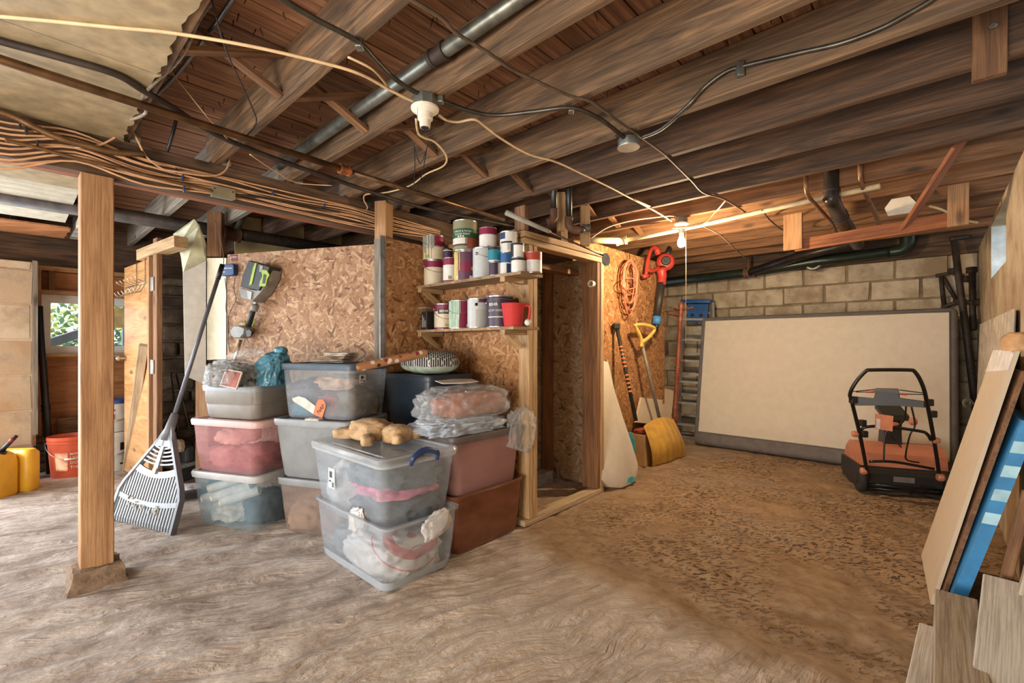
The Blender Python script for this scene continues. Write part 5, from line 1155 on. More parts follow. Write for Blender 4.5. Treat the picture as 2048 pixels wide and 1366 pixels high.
single('plastic_sheet', folded(MB(), .20, .15, 2, .006, 77, Matrix.Translation(sh(850, 2.13, SZ2 + .159)) @ Matrix.Rotation(aS, 4, 'Z')), clear_plastic('dusty_film', (196, 186, 172), .7), 'dusty plastic sheet lying over the tan cardboard box', 'sheet')
# white ring on the far jamb
q = at_s(1174, 566, 1.95); Mr = Matrix.Translation(W(1.95, 3.055, q.z)) @ (-B).to_track_quat('Z', 'Y').to_matrix().to_4x4()
single('tape_roll', MB().lathe([(.020, 0), (.026, 0), (.026, .03), (.020, .03), (.020, 0)], 20, Mr, False, False), M_PORC, 'white tape roll hung inside the doorway', 'tape roll', smooth=40)
# ------------------------------------------------------------------ left hand side
def oriented(o, x, y):                                            # matrix with local X = x, Y as near y as can be
    x = Vector(x).normalized(); z = x.cross(Vector(y)).normalized(); y = z.cross(x)
    M = Matrix((x, y, z)).transposed().to_4x4(); M.translation = Vector(o); return M
def pixprism(poly, p0, n, th, back=0.0, inset=.05):               # a solid with the given outline on the plane, th thick towards n
    n = Vector(n).normalized(); P = [on_plane(x, y, p0, n) for x, y in poly]; c = sum(P, Vector()) / len(P)
    lo = [p + n * back for p in P]; md = [p + n * (back + th * .8) for p in P]; hi = [c + (p - c) * (1 - inset) + n * (back + th) for p in P]
    return MB().loops([lo, md, hi])
# leaf rake
rb = Vector((-2.36, 2.91, 0)); rt = Vector((-2.245, 3.45, 1.739)); e1 = Vector((.62, -.263, 0)).normalized()
ax = (rt - rb).normalized(); MR = oriented(rb + Vector((0, 0, .006)), e1, ax)
t = thing('leaf_rake', 'wide grey plastic leaf rake standing against the cream panel', 'rake', rb)
RK = plain('rake_plastic', (134, 138, 142), .45, 0, .08); RKD = plain('rake_plastic_dark', (106, 106, 110), .45, 0, .08)
Mq = MR
HW = .325; VN = .60
def halfw(v):                                                     # half width of the head at height v
    if v < .20: return HW - .012 * (v / .2)
    if v < .26: return HW - .012 - .03 * (v - .2) / .06
    k = (v - .26) / (VN - .26); return (HW - .042) * (1 - k) + .022 * k
def rail(sg):
    pts = [Vector((sg * halfw(v), v, 0)) for v in (0, .1, .2, .26, .36, .48, VN)]
    return [Mq @ p for p in pts]
for sg in (-1, 1): 
    P_ = rail(sg); mb = MB(); vs = []
    loops_ = []
    for p in P_:
        z = MR.to_3x3() @ Vector((0, 0, 1)); x = MR.to_3x3() @ Vector((1, 0, 0))
        loops_.append([p + x * .012 - z * .02, p + x * .012 + z * .014, p - x * .012 + z * .014, p - x * .012 - z * .02])
    mb.loops(loops_).build('side_rail', RKD if sg > 0 else RK, t, world=True)
def arc_v(u, v0, dip): return v0 - dip * (1 - (u / HW) ** 2) 
NT_ = 23
for i in range(NT_):
    u = -HW + .02 + (2 * HW - .04) * i / (NT_ - 1)
    # tine from the floor to the upper arc, fanned slightly
    vtop = .36 - .03 * (1 - (u / HW) ** 2)
    while halfw(vtop) < abs(u) * .97 + .004 and vtop > .2: vtop -= .01
    ub = u; ut = u * .97
    pts = [Vector((ub, .0, -.018)), Vector((ub, .005, -.004)), Vector((ub, .03, 0)), Vector((ut, vtop, 0))]
    lp = [[Mq @ (p + Vector((a, 0, c))) for a, c in ((-.0065, -.004), (.0065, -.004), (.0065, .004), (-.0065, .004))] for p in pts]
    MB().loops(lp).build('tine', RK, t, world=True)
def arcband(v0, v1, dip, name):
    lo = []; hi = []
    for i in range(15):
        k = -1 + 2 * i / 14; u0 = k * (halfw(v0) - .005); u1 = k * (halfw(v1) - .005)
        lo.append((u0, v0 - dip * (1 - k * k))); hi.append((u1, v1 - dip * (1 - k * k)))
    MB().prism(lo + hi[::-1], .012, Mq @ Matrix.Translation((0, 0, -.004))).build(name, RK, t, world=True)
arcband(.155, .185, .03, 'cross_band'); arcband(.335, .375, .035, 'cross_band')
MB().prism([(-.022, .33), (.022, .33), (.014, VN - .05), (-.014, VN - .05)], .014, Mq).build('centre_rib', RK, t, world=True)
for v in (.40, .425, .45, .475, .50): arcband(v, v + .010, .02, 'arc_rib')
MB().plate([(-halfw(.50), .50), (halfw(.50), .50), (.025, VN + .04), (-.025, VN + .04)], [], .018, Mq @ Matrix.Translation((0, 0, -.004))).build('neck_plate', RK, t, world=True)
MB().tube([Mq @ Vector((0, VN - .06, .004)), Mq @ Vector((0, VN + .02, .002)), Mq @ Vector((0, VN + .12, 0))], [.032, .03, .022], 12).build('neck', RKD, t, True, True)
L_ = (rt - rb).length
MB().tube([Mq @ Vector((0, VN + .06, 0)), Mq @ Vector((0, L_, 0))], .0135, 12).build('handle', plain('grey_rake_handle', (112, 114, 122), .35, .3), t, True, True)
MB().tube([Mq @ Vector((0, L_ - .11, 0)), Mq @ Vector((0, L_ + .005, 0))], .0165, 12).build('end_grip', BLKP, t, True, True)
MB().box((-.018, .325, .012), (.018, .36, .018), Mq).build('clip', M_FITTING, t, world=True)
for i in range(16):
    random.seed(i + 400); u = random.uniform(-.2, .2); v = .12 + random.uniform(-.03, .04)
    M = Mq @ Matrix.Translation((u, v, .012)) @ Matrix.Rotation(random.uniform(0, 6), 4, 'Z') @ Matrix.Rotation(random.uniform(-.6, .6), 4, 'X')
    single('dry_leaf', MB().prism([(-.015, 0), (-.004, .008), (.012, .004), (.016, -.003), (.0, -.009)], .001, M), plain(('leaf_tan', 'leaf_grey')[i % 2], ((170, 148, 116), (150, 160, 164))[i % 2], .8), 'dry leaf scrap caught in the rake tines', 'leaf', 'leaf scraps on the rake')
# cream panels beside the OSB wall
def wp(px, py, d): return at_d(px, py, d)
M_CREAMP = plain('cream_panel', (214, 204, 178), .6, 0, .06); M_WHITEB = plain('white_panel', (216, 210, 200), .6, 0, .06)
def panel(name, label, c, mat, th=.012, cat='panel', n=None):
    P_ = [wp(*q) for q in c]; nn = (P_[1] - P_[0]).cross(P_[2] - P_[0]).normalized(); nn = nn if nn.y > 0 else -nn
    return single(name, MB().loops([P_, [p + nn * th for p in P_]]), mat, label, cat)
panel('cream_panel', 'tall cream board fixed beside the OSB wall', [(414, 516, 3.72), (452, 516, 3.64), (452, 718, 3.64), (414, 720, 3.72)], M_CREAMP)
panel('white_panel', 'tall white board beside the cream board behind the rake', [(366, 545, 3.60), (412, 522, 3.70), (412, 770, 3.70), (370, 752, 3.60)], M_WHITEB)
P_ = [wp(x, y, d) for x, y, d in ((412, 524, 3.73), (366, 547, 3.63), (362, 515, 3.63), (356, 490, 3.62), (346, 468, 3.60), (388, 438, 3.55), (398, 450, 3.6), (412, 490, 3.7))]
single('curled_sheet', MB().loops([P_, [p + Vector((0, .008, 0)) for p in P_]]), plain('curled_cream_sheet', (206, 204, 172), .5), 'curled pale green sheet above the white board', 'sheet')
board('dark_stud', wp(432, 425, 3.75), wp(432, 515, 3.75), .09, .1, M_STUDD, None, up=(1, .3, 0), label='dark stud rising above the cream board', cat='board')
board('pine_stud', Vector((-2.50, 3.72, 0)), Vector((-2.50, 3.72, 1.0)), .04, .09, M_PINE, None, up=(1, .3, 0), label='pine stud standing below the white board', cat='board')
mb = MB(); q = [at_s(470, 430, 4.75), at_s(790, 478, 4.75), at_s(790, 530, 4.75), at_s(470, 530, 4.75)]
single('duct_panel', MB().loops([q, [p + A * .012 for p in q]]), plain('pale_yellow_panel', (206, 188, 140), .6, 0, .06), 'pale yellow panel above the OSB partition behind girder', 'panel')
# blue controller box and card on the partition
def wallM(px, py, off=0.0):
    p = on_plane(px, py, C0 - nb * off, nb); M = Matrix((-dn, Vector((0, 0, 1)), -nb)).transposed().to_4x4(); M.translation = p; return M
Mw = wallM(462, 541, .002)
t = thing('controller_box', 'blue plastic controller box mounted on the OSB wall', 'box', Mw.translation)
sq_ = lambda w, h, r, z: [Mw @ Vector((x, y, z)) for x, y in rrect(w, h, r, 5)]
MB().loops([sq_(.135, .092, .02, 0), sq_(.135, .092, .02, .03), sq_(.125, .082, .018, .036)]).build('case', plain('blue_case', (30, 62, 112), .35), t, 40, True)
vs_, fs_ = text_mesh('Invisible Fence', .0175, True); MB().add([Mw @ Matrix.Translation((-.002, .012, .0372)) @ v for v in vs_], fs_).build('lettering', plain('white_ink', (228, 228, 228), .6), t, world=True)
MB().box((-.05, -.018, .0368), (-.02, -.014, .0372), Mw).build('logo_line', plain('white_ink', (228, 228, 228)), t, world=True)
Mw2 = wallM(469, 516, .001); t = thing('wall_card', 'small dark red card tacked above the blue box', 'card', Mw2.translation)
MB().box((-.03, -.026, 0), (.03, .026, .001), Mw2).build('card', plain('dark_red_card', (112, 42, 38), .6), t, world=True)
vs_, fs_ = text_mesh('Cyclo', .018); MB().add([Mw2 @ Matrix.Translation((0, .008, .0015)) @ v for v in vs_], fs_).build('lettering', plain('white_ink', (228, 228, 228)), t, world=True)
for i, pts in enumerate(([(450, 556), (453, 590), (452, 620), (458, 650), (456, 680), (460, 705)], [(470, 555), (468, 580), (472, 600), (462, 620), (456, 640), (458, 690), (466, 706)], [(430, 440), (440, 470), (447, 510), (447, 530)])):
    cable([on_plane(x, y, C0 - nb * (.012 + .003 * i), nb) for x, y in pts], .0028, M_BROWNC, ('thin wire hanging straight below the blue box', 'thin twisted wire below the blue box', 'thin black wire entering the top of the blue box')[i], None, 'thin_wire')
# string trimmer leaning head up
def tw_(px, py, off=.05): return on_plane(px, py, C0 - nb * off, nb)
t = thing('string_trimmer', 'cordless string trimmer with green battery leaning on the OSB wall', 'trimmer', tw_(470, 720))
GRY = plain('tool_grey', (140, 138, 132), .45); GRN = plain('battery_green', (148, 176, 60), .45); BLK = plain('tool_black', (38, 38, 36), .45)
n_ = -nb
MB().tube([tw_(462, 745), tw_(482, 680)], .013, 12).build('shaft', M_CHROME, t, True, True)
pixprism([(474, 663), (482, 652), (492, 651), (506, 657), (504, 668), (496, 677), (483, 677), (476, 672)], C0 - nb * .025, n_, .07, inset=.15).build('trigger_housing', GRY, t, world=True)
pixprism([(493, 661), (500, 659), (505, 663), (503, 673), (495, 674)], C0 - nb * .092, n_, .008).build('trigger_recess', BLK, t, world=True)
MB().tube([tw_(497, 653), tw_(504, 628), tw_(509, 615)], [.021, .020, .017], 12).build('grip', BLK, t, True, True)
MB().tube([tw_(491, 652), tw_(489, 641)], .006, 6).build('lever', GRN, t, True, True); MB().tube([tw_(504, 652), tw_(511, 640)], .005, 6).build('lever', GRN, t, True, True)
MB().tube([tw_(507, 621), tw_(511, 609)], .028, 12).build('collar', GRY, t, True, True); MB().tube([tw_(509, 612), tw_(514, 600)], .017, 12).build('neck', M_CHROME, t, True, True)
pixprism([(497, 578), (509, 582), (536, 585), (548, 566), (554, 540), (563, 541), (560, 560), (545, 586), (526, 606), (503, 600)], C0 - nb * .01, n_, .10, inset=.06).build('motor_housing', GRY, t, world=True)
pixprism([(520, 525), (562, 538), (556, 560), (540, 585), (503, 577), (507, 555)], C0 - nb * .02, n_, .105, inset=.05).build('battery', BLK, t, world=True)
pixprism([(523, 539), (535, 541), (540, 550), (535, 559), (532, 573), (519, 573), (521, 563), (526, 552)], C0 - nb * .122, n_, .006, inset=.02).build('battery_band', GRN, t, world=True)
pixprism([(528, 548), (533, 550), (530, 567), (525, 567)], C0 - nb * .127, n_, .004).build('battery_band_core', BLK, t, world=True)
pixprism([(513, 535), (517, 526), (520, 527), (510, 570), (504, 574)], C0 - nb * .10, n_, .03).build('green_side', GRN, t, world=True)
pixprism([(520, 530), (527, 532), (525, 544), (519, 544)], C0 - nb * .123, n_, .005).build('release_button', GRY, t, world=True)
pixprism([(498, 581), (508, 584), (506, 600), (500, 598)], C0 - nb * .10, n_, .02).build('vent', plain('vent_silver', (190, 190, 186), .4), t, world=True)
# tall dark tube, orange bucket, white pails, yellow fuel can
p0, p1 = on_floor(101, 950), wp(78, 612, 4.06)
t = thing('steel_tube', 'long dark steel tube leaning against the window sill', 'tube', p0)
MB().tube([p0 + Vector((0, 0, .015)), p0 + (p1 - p0) * .38, p1], [.030, .026, .026], 12).build('tube_body', plain('dark_tube', (58, 58, 60), .4, .5), t, True, True)
sleeve(MB(), p0 + (p1 - p0) * .4, p1 - p0, .034, .05).build('tube_collar', M_BLACKP, t, 40, True)
def pail(label, loc, r0, r1, h, mat, lidm=None, group=None):
    t = thing('bucket', label, 'bucket', loc); 
    pr = [(r0 * .96, 0), (r0, .006), (r1, h * .84), (r1 + .006, h * .84), (r1 + .006, h * .88), (r1 + .001, h * .885), (r1 + .007, h * .92), (r1 + .007, h), (r1 - .002, h), (r1 - .004, h * .9), (r0 * .93, .012), (0, .012)]
    MB().lathe(pr, 32, cap1=False).build('bucket_body', mat, t, 35)
    for z in (.865, .945):
        k = r1 + .009; MB().lathe([(r1, h * (z - .012)), (k, h * (z - .010)), (k, h * (z + .010)), (r1, h * (z + .012))], 32, cap0=False, cap1=False).build('rib_ring', mat, t, 35)
    if lidm: MB().lathe([(r1 + .012, h - .02), (r1 + .014, h + .008), (r1 + .008, h + .014), (r1 - .01, h + .014), (r1 - .014, h + .006), (0, h + .006)], 32, cap0=False, cap1=False).build('lid', lidm, t, 35)
    f = math.atan2(-loc[1], -loc[0]); sd = Vector((-math.sin(f), math.cos(f), 0)); fw = Vector((math.cos(f), math.sin(f), 0))
    pts = [sd * math.cos(PI * k / 12) * (r1 + .012) + fw * math.sin(PI * k / 12) * (r1 + .014) + Vector((0, 0, h * .84 - .13 * math.sin(PI * k / 12))) for k in range(13)]
    wh = MB().tube(pts, .002, 6, smooth=2).build('wire_handle', WIRE, t, True); MB().tube(pts[5:8], .008, 8).build('handle_grip', plain('white_grip', (214, 210, 204), .5), wh, True)
    return t
ob = pail('orange hardware store bucket beside the support post', on_floor(142, 951), .128, .15, .36, plain('orange_plastic', (208, 92, 58), .4, 0, .06))
f = math.atan2(-ob.location.y, -ob.location.x)
rl = lambda z: .128 + .022 * z / .30
for txt, z, a, sz in (("MORE SAVING.", .215, .18, .022), ("LET'S", .178, .24, .034), ("DO", .138, .26, .034), ("THIS.", .098, .24, .034)):
    vs_, fs_ = text_mesh(txt, sz, True, 'LEFT'); MB().add([Vector(((rl(z + v.y) + .004) * math.cos(f - .05 + v.x / .14), (rl(z + v.y) + .004) * math.sin(f - .05 + v.x / .14), z + v.y)) for v in vs_], fs_).build('lettering', plain('white_ink' if sz < .03 else 'cream_ink', (232, 214, 200)), ob)
lo = []; hi = []
for i in range(13):
    a = f - .75 + .6 * i / 12; lo.append(Vector(((rl(.07) + .0025) * math.cos(a), (rl(.07) + .0025) * math.sin(a), .07))); hi.append(Vector(((rl(.23) + .0025) * math.cos(a), (rl(.23) + .0025) * math.sin(a), .23)))
MB().loops([lo, hi], False, False, False).build('print_panel', plain('bucket_print', (226, 158, 130), .5, 0, .35), ob)
WPL = plain('white_pail_plastic', (206, 200, 192), .45, 0, .05)
wl_ = on_floor(226, 940)
w1_ = pail('white pail on the floor under another white pail', wl_, .128, .145, .35, WPL, WPL)
w2_ = pail('white pail with blue lid stacked on a lidded pail', wl_ + Vector((0, 0, .366)), .130, .148, .28, WPL, plain('blue_lid', (44, 74, 134), .4))
f = math.atan2(-wl_.y, -wl_.x)
def patch(t, r, z0, z1, a0, a1, mat, nm='label'):
    lo = [Vector((r * math.cos(f + a0 + (a1 - a0) * i / 8), r * math.sin(f + a0 + (a1 - a0) * i / 8), z0)) for i in range(9)]
    hi = [Vector(((r + .004) * math.cos(f + a0 + (a1 - a0) * i / 8), (r + .004) * math.sin(f + a0 + (a1 - a0) * i / 8), z1)) for i in range(9)]
    MB().loops([lo, hi], False, False, False).build(nm, mat, t, True)
patch(w2_, .1435, .10, .21, -.35, .1, LBL['white']); patch(w2_, .1455, .185, .21, -.35, .1, LBL['brick'], 'label_strip'); patch(w2_, .1445, .12, .165, -.18, .08, LBL['maroon'], 'label_mark')
patch(w1_, .1425, .20, .27, .35, .6, LBL['black']); patch(w1_, .140, .10, .19, .42, .62, LBL['grey']); patch(w1_, .138, .07, .085, .35, .65, LBL['black'], 'label_strip')
# fuel can
fc = on_floor(-46, 997); fcd = Vector((1, .12, 0)).normalized()
t = thing('fuel_can', 'yellow plastic fuel can with black spout', 'fuel can', fc, math.atan2(fcd.y, fcd.x))
YEL = plain('yellow_plastic', (222, 168, 48), .38, 0, .05)
lp = [[Vector((x, y, z)) for x, y in rrect(w_, d_, r_, 6)] for w_, d_, r_, z in ((.40, .21, .05, .0), (.42, .23, .06, .02), (.42, .23, .06, .26), (.40, .21, .06, .315), (.34, .16, .05, .345))]
MB().loops(lp).build('can_body', YEL, t, 50)
MB().loops([[Vector((x + .05, y + .17, z)) for x, y in rrect(w_, d_, .04, 6)] for w_, d_, z in ((.40, .10, .0), (.42, .12, .02), (.42, .12, .30), (.38, .09, .33))]).build('rear_chamber', YEL, t, 50)
MB().tube([(-.15, 0, .33), (-.13, 0, .385), (-.02, 0, .395), (.06, 0, .385), (.09, 0, .335)], .019, 10, smooth=4).build('carry_handle', YEL, t, True)
MB().lathe([(.035, 0), (.035, .03), (.03, .035)], 18, Matrix.Translation((.15, 0, .322)) @ Matrix.Rotation(.35, 4, 'Y')).build('spout_collar', BLKP, t, 40)
MB().tube([(.155, 0, .345), (.20, .0, .395), (.265, 0, .465)], [.018, .016, .012], 12).build('spout', BLKP, t, True)
MB().tube([(.225, .0, .425), (.245, 0, .447)], .0165, 10).build('spout_ring', plain('spout_red', (150, 40, 34), .4), t, True)
# leaning stick in front of the door, coat hooks on the door
board('leaning_board', on_floor(254, 944) + Vector((0, 0, .015)), wp(288, 690, 3.66), .04, .062, M_PALE, None, up=(.9, .4, 0), label='pale length of lumber leaning on the open door', cat='board', bev=.002)
hk = D1 + dd * .42 + dnn * .012
t = thing('hook_rack', 'wire coat hook rack hung over the top of the door', 'hooks', hk + Vector((0, 0, 1.6)))
for u in (.12, .36): MB().tube([D1 + dd * u + Vector((0, 0, z)) + dnn * o for z, o in ((1.868, -.03), (1.868, .006), (1.66, .008))], .003, 6).build('over_door_strap', M_BRONZE, t, True, True)
MB().tube([D1 + dd * .06 + Vector((0, 0, 1.665)) + dnn * .01, D1 + dd * .66 + Vector((0, 0, 1.665)) + dnn * .01], .005, 8).build('cross_bar', M_CHROME, t, True, True)
for k in range(6):
    o = D1 + dd * (.08 + .112 * k) + Vector((0, 0, 1.665)) + dnn * .012
    MB().tube([o, o + Vector((0, 0, -.07)) + dnn * .03, o + Vector((0, 0, -.085)) + dnn * .06, o + Vector((0, 0, -.05)) + dnn * .085], .004, 6, smooth=4).build('hook', M_CHROME, t, True, True)
    MB().tube([o, o + Vector((0, 0, .02)) + dnn * .05, o + Vector((0, 0, .045)) + dnn * .07], .004, 6, smooth=3).build('hook', M_CHROME, t, True, True)
# clutter behind the rake: a grey power saw with a wooden grip, and an upturned shoe
sp0 = on_floor(345, 960)
t = thing('table_saw', 'grey bench saw with a rounded wooden grip behind the rake', 'saw', sp0, -.3)
MB().rbox((-.26, -.12, .13), (.22, .14, .165), .015).build('saw_table', plain('saw_grey', (166, 170, 172), .4), t); MB().rbox((-.16, -.08, 0), (.16, .10, .13), .02).build('saw_base', plain('saw_dark', (78, 78, 82), .5), t)
MB().rbox((.02, -.03, .165), (.20, .05, .30), .02).build('motor_cover', plain('saw_dark', (78, 78, 82)), t); MB().prism([(-.02, 0), (.12, 0), (.13, .04), (.12, .085), (.10, .10), (.0, .10), (-.02, .08)], .03, Matrix.Translation((.08, -.05, .27)) @ Matrix.Rotation(PI / 2, 4, 'X')).build('wooden_grip', M_PALE, t)
cable([sp0 + Vector(v) for v in ((-.2, -.10, .17), (-.24, -.15, .10), (-.2, -.17, .02), (-.08, -.18, .008), (.05, -.15, .008))], .004, M_BLACKC, 'black power cord trailing from the bench saw')
sp1 = on_floor(384, 1000)
t = thing('shoe', 'dark shoe lying behind the clear bluish bin', 'shoe', sp1, .6)
MB().bm(blob_mesh((.24, .085, .09), 91, .06, 1.5, 4, .3)).build('upper', plain('shoe_dark', (58, 52, 50), .8), t, True); MB().loops([[Vector((x, y, z)) for x, y in rrect(.25, .088, .04, 5)] for z in (0, .018)]).build('sole', plain('shoe_sole', (120, 112, 104), .8), t)
cloth('grey_rag', 'pale grey rag beside the clear bluish bin', 'cloth', on_floor(378, 985), (.26, .18, .07), CM('pale_rag', (172, 164, 160)), 95)
for i, (px, py, qx, qy) in enumerate(((341, 745, 362, 905), (352, 748, 380, 860))): single('steel_rod', MB().tube([wp(px, py, 4.15), wp(qx, qy, 4.05)], .008, 8), M_STEEL, ('thin steel rod leaning in the door opening, lower end by the saw', 'thin steel rod leaning in the door opening beside another rod')[i], 'rod', smooth=True)
# notice taped in the window
q = W(6.02, .73, 1.33); single('paper_notice', MB().box((-.09, 0, 0), (.09, .002, .2), Matrix.Translation(q) @ Matrix((B, A, Vector((0, 0, 1)))).transposed().to_4x4()), plain('yellow_paper', (206, 184, 128), .8), 'yellowed paper notice taped to the window pane', 'paper')
# ------------------------------------------------------------------ right hand side
# mattress on edge against the block wall
m0, m1 = W(2.06, 5.34, .02), W(-.16, 5.34, .02); mt = W(2.06, 5.60, 1.50)
MM = oriented(m0, m1 - m0, mt - m0)                                # X along the floor, Y up the mattress, Z towards ... room or wall
zr = MM.to_3x3() @ Vector((0, 0, 1)); sgn = 1 if zr.dot(-B) > 0 else -1
LX, LY = (m1 - m0).length, (mt - m0).length
t = thing('mattress', 'large white mattress with grey border standing against the block wall', 'mattress', m0)
GB = plain('grey_mattress_border', (112, 106, 102), .85, 0, .08, .2, 60)
def mbx(lo, hi, r, seg=3): return MB().rbox((lo[0], lo[1], min(lo[2] * sgn, hi[2] * sgn)), (hi[0], hi[1], max(lo[2] * sgn, hi[2] * sgn)), r, MM, seg)
mbx((0, 0, -.2), (LX, LY, 0), .055).build('border', GB, t, 40, True)
bm = bmesh.new(); NX, NY = 60, 40; g = []
for i in range(NX + 1):
    for j in range(NY + 1):
        u, v = i / NX, j / NY; e = min(u * LX, (1 - u) * LX, v * LY, (1 - v) * LY)
        z = .004 + .012 * min(1, e / .12) + .006 * mnoise.noise(Vector((u * 5, v * 5, 2))) + .003 * mnoise.noise(Vector((u * 18, v * 14, 7)))
        g.append(bm.verts.new(MM @ Vector((.06 + u * (LX - .12), .15 + v * (LY - .205), sgn * z))))
for i in range(NX):
    for j in range(NY): a = i * (NY + 1) + j; bm.faces.new((g[a], g[a + 1], g[a + NY + 2], g[a + NY + 1]))
MB().bm(bm).build('top_panel', plain('white_ticking', (206, 196, 180), .8, 0, .025), t, True, True)
pp_ = []
for (a, b) in (((.055, .145), (LX - .05, .14)), ((LX - .055, .145), (LX - .05, LY - .05)), ((LX - .055, LY - .05), (.05, LY - .05)), ((.055, LY - .05), (.05, .14))): pp_.append(MM @ Vector((a[0], a[1], sgn * .003)))
MB().tube(pp_, .008, 6, closed=True).build('piping', GB, t, True, True)
# snow thrower
t = thing('snow_thrower', 'orange and black electric snow thrower in front of the mattress', 'snow thrower', Vector((3.0, 3.52, 0)))
ORG = plain('orange_shell', (190, 122, 92), .45, 0, .06); FRM = plain('black_tube_paint', (30, 27, 26), .3, .2, .1)
sa_ = Vector((.94, -.35, 0)).normalized(); sf = Vector((.35, .94, 0)).normalized(); SO = Vector((3.0, 3.53, 0))
MS = Matrix((sa_, sf, Vector((0, 0, 1)))).transposed().to_4x4(); MS.translation = SO
hp = [(1737, 960, 3.50), (1722, 880, 3.43), (1704, 805, 3.33), (1700, 788, 3.30), (1711, 765, 3.27), (1731, 743, 3.24), (1745, 740, 3.22), (1815, 740, 3.14), (1830, 744, 3.13), (1844, 768, 3.13), (1853, 800, 3.15), (1868, 880, 3.26), (1880, 960, 3.36)]
MB().tube([at_d(*p) for p in hp], .0125, 10, smooth=4).build('handle_bar', FRM, t, True, True)
MB().tube([at_d(*p) for p in ((1722, 860, 3.42), (1732, 854, 3.40), (1770, 853, 3.35), (1838, 862, 3.27), (1854, 868, 3.25), (1862, 880, 3.26))], .011, 10, smooth=4).build('cross_tube', FRM, t, True, True)
MB().tube([at_d(*p) for p in ((1738, 923, 3.47), (1790, 924, 3.40), (1868, 938, 3.33))], .010, 10, smooth=4).build('cross_tube', FRM, t, True, True)
pn = (Vector((0, 0, 0)) - Vector((2.7, 3.2, 0))).normalized()
c0 = at_d(1776, 800, 3.22)
pixprism([(1702, 792), (1748, 797), (1752, 777), (1797, 778), (1800, 796), (1851, 803), (1851, 815), (1800, 812), (1750, 811), (1702, 811)], c0, pn, .035, -.02).build('control_panel', BLK, t, world=True)
pixprism([(1747, 782), (1752, 776), (1796, 777), (1799, 786)], c0, pn, .03, .0).build('switch_hood', plain('hood_grey', (84, 76, 66), .5), t, world=True)
for a, b in (((1706, 783), (1750, 779)), ((1799, 780), (1846, 786)), ((1712, 784), (1750, 784)), ((1799, 788), (1846, 789))): MB().tube([on_plane(a[0], a[1], c0, pn), on_plane(b[0], b[1], c0, pn)], .0035, 6).build('bail_wire', FRM, t, True, True)
for a, b in (((1731, 784), (1748, 784)), ((1799, 788), (1814, 789))): MB().tube([on_plane(a[0], a[1], c0, pn), on_plane(b[0], b[1], c0, pn)], .0065, 6).build('bail_sleeve', plain('orange_red', (190, 74, 44), .5), t, True, True)
c1_ = at_d(1768, 845, 3.30)
o = pixprism([(1750, 827), (1787, 832), (1785, 863), (1750, 857)], c1_, pn, .006, inset=.01).build('warning_tag', plain('tag_orange', (206, 122, 78), .6), t, world=True)
pixprism([(1753, 837), (1761, 838), (1760, 858), (1753, 856)], c1_, pn, .003, .006, .01).build('tag_panel', plain('tag_white', (214, 206, 196), .6), o, world=True)
# housing: profile in local Y (forward) / Z, extruded along local X
def xprism(prof, x0, x1):
    lo = [MS @ Vector((x0, y, z)) for y, z in prof]; hi = [MS @ Vector((x1, y, z)) for y, z in prof]; return MB().loops([lo, hi])
xprism([(.06, .20), (.07, .30), (.12, .345), (.22, .37), (.34, .35), (.43, .28), (.47, .20), (.44, .20), (.33, .20)], -.25, .30).build('auger_hood', ORG, t, world=True)
xprism([(.05, .045), (.05, .20), (.47, .20), (.48, .10), (.44, .03), (.20, .03)], -.27, .32).build('auger_housing', plain('housing_black', (44, 40, 40), .5), t, world=True)
xprism([(-.02, .06), (-.03, .16), (.0, .19), (.06, .19), (.06, .06)], -.235, .235).build('motor_box', BLK, t, world=True)
for z in (.075, .045): MB().tube([MS @ Vector((-.25, -.03, z)), MS @ Vector((.25, -.03, z))], .008, 8).build('lower_bar', FRM, t, True, True)
MB().box((-.07, -.034, .11), (.06, -.029, .15), MS).build('rating_plate', plain('plate_grey', (110, 106, 102), .4), t, world=True)
for k in range(5): MB().tube([MS @ Vector((.10 + .022 * k, -.031, .082)), MS @ Vector((.095 + .022 * k, -.031, .10))], .005, 6).build('vent_slot', plain('vent_slot', (12, 11, 11), .6), t, world=True)
for x in (-.27, .27):
    Mw_ = MS @ Matrix.Translation((x, .02, .10)) @ Matrix.Rotation(PI / 2, 4, 'Y')
    w = MB().lathe([(.03, -.022), (.075, -.024), (.094, -.020), (.10, -.012), (.10, .012), (.094, .020), (.075, .024), (.03, .022)], 26, Mw_).build('wheel', plain('tyre_rubber', (40, 37, 35), .8, 0, .15, .5, 60), t, 40, True)
    MB().lathe([(.0, -.03), (.032, -.028), (.032, .028), (0, .03)], 14, Mw_, False, False).build('wheel_hub', BLK, w, 40, True)
def knob(px, py, d, r=.022):
    p = at_d(px, py, d); Mk = Matrix.Translation(p) @ sa_.to_track_quat('Z', 'Y').to_matrix().to_4x4()
    n = 16; prof = []
    MB().lathe([(0, -.022), (r * .8, -.02), (r, -.01), (r, .01), (r * .8, .02), (0, .022)], 10, Mk, False, False).build('clamp_knob', ORG, t, world=True)
for a in ((1710, 868, 3.43), (1872, 881, 3.26), (1727, 942, 3.50, .026), (1881, 955, 3.33, .028), (1826, 843, 3.42, .028), (1790, 850, 3.5, .022)): knob(*a)
ch = MB(); lp = []
for z, w_, y in ((.36, .06, .24), (.50, .055, .23), (.60, .055, .20)): lp.append([MS @ Vector((x_ + .0, y + y_, z)) for x_, y_ in ((-w_, -w_), (w_, -w_), (w_, w_), (-w_, w_))])
ch.loops(lp).build('chute', BLK, t, world=True)
xprism([(.12, .56), (.14, .60), (.30, .66), (.31, .63)], -.08, .09).build('deflector', BLK, t, world=True)
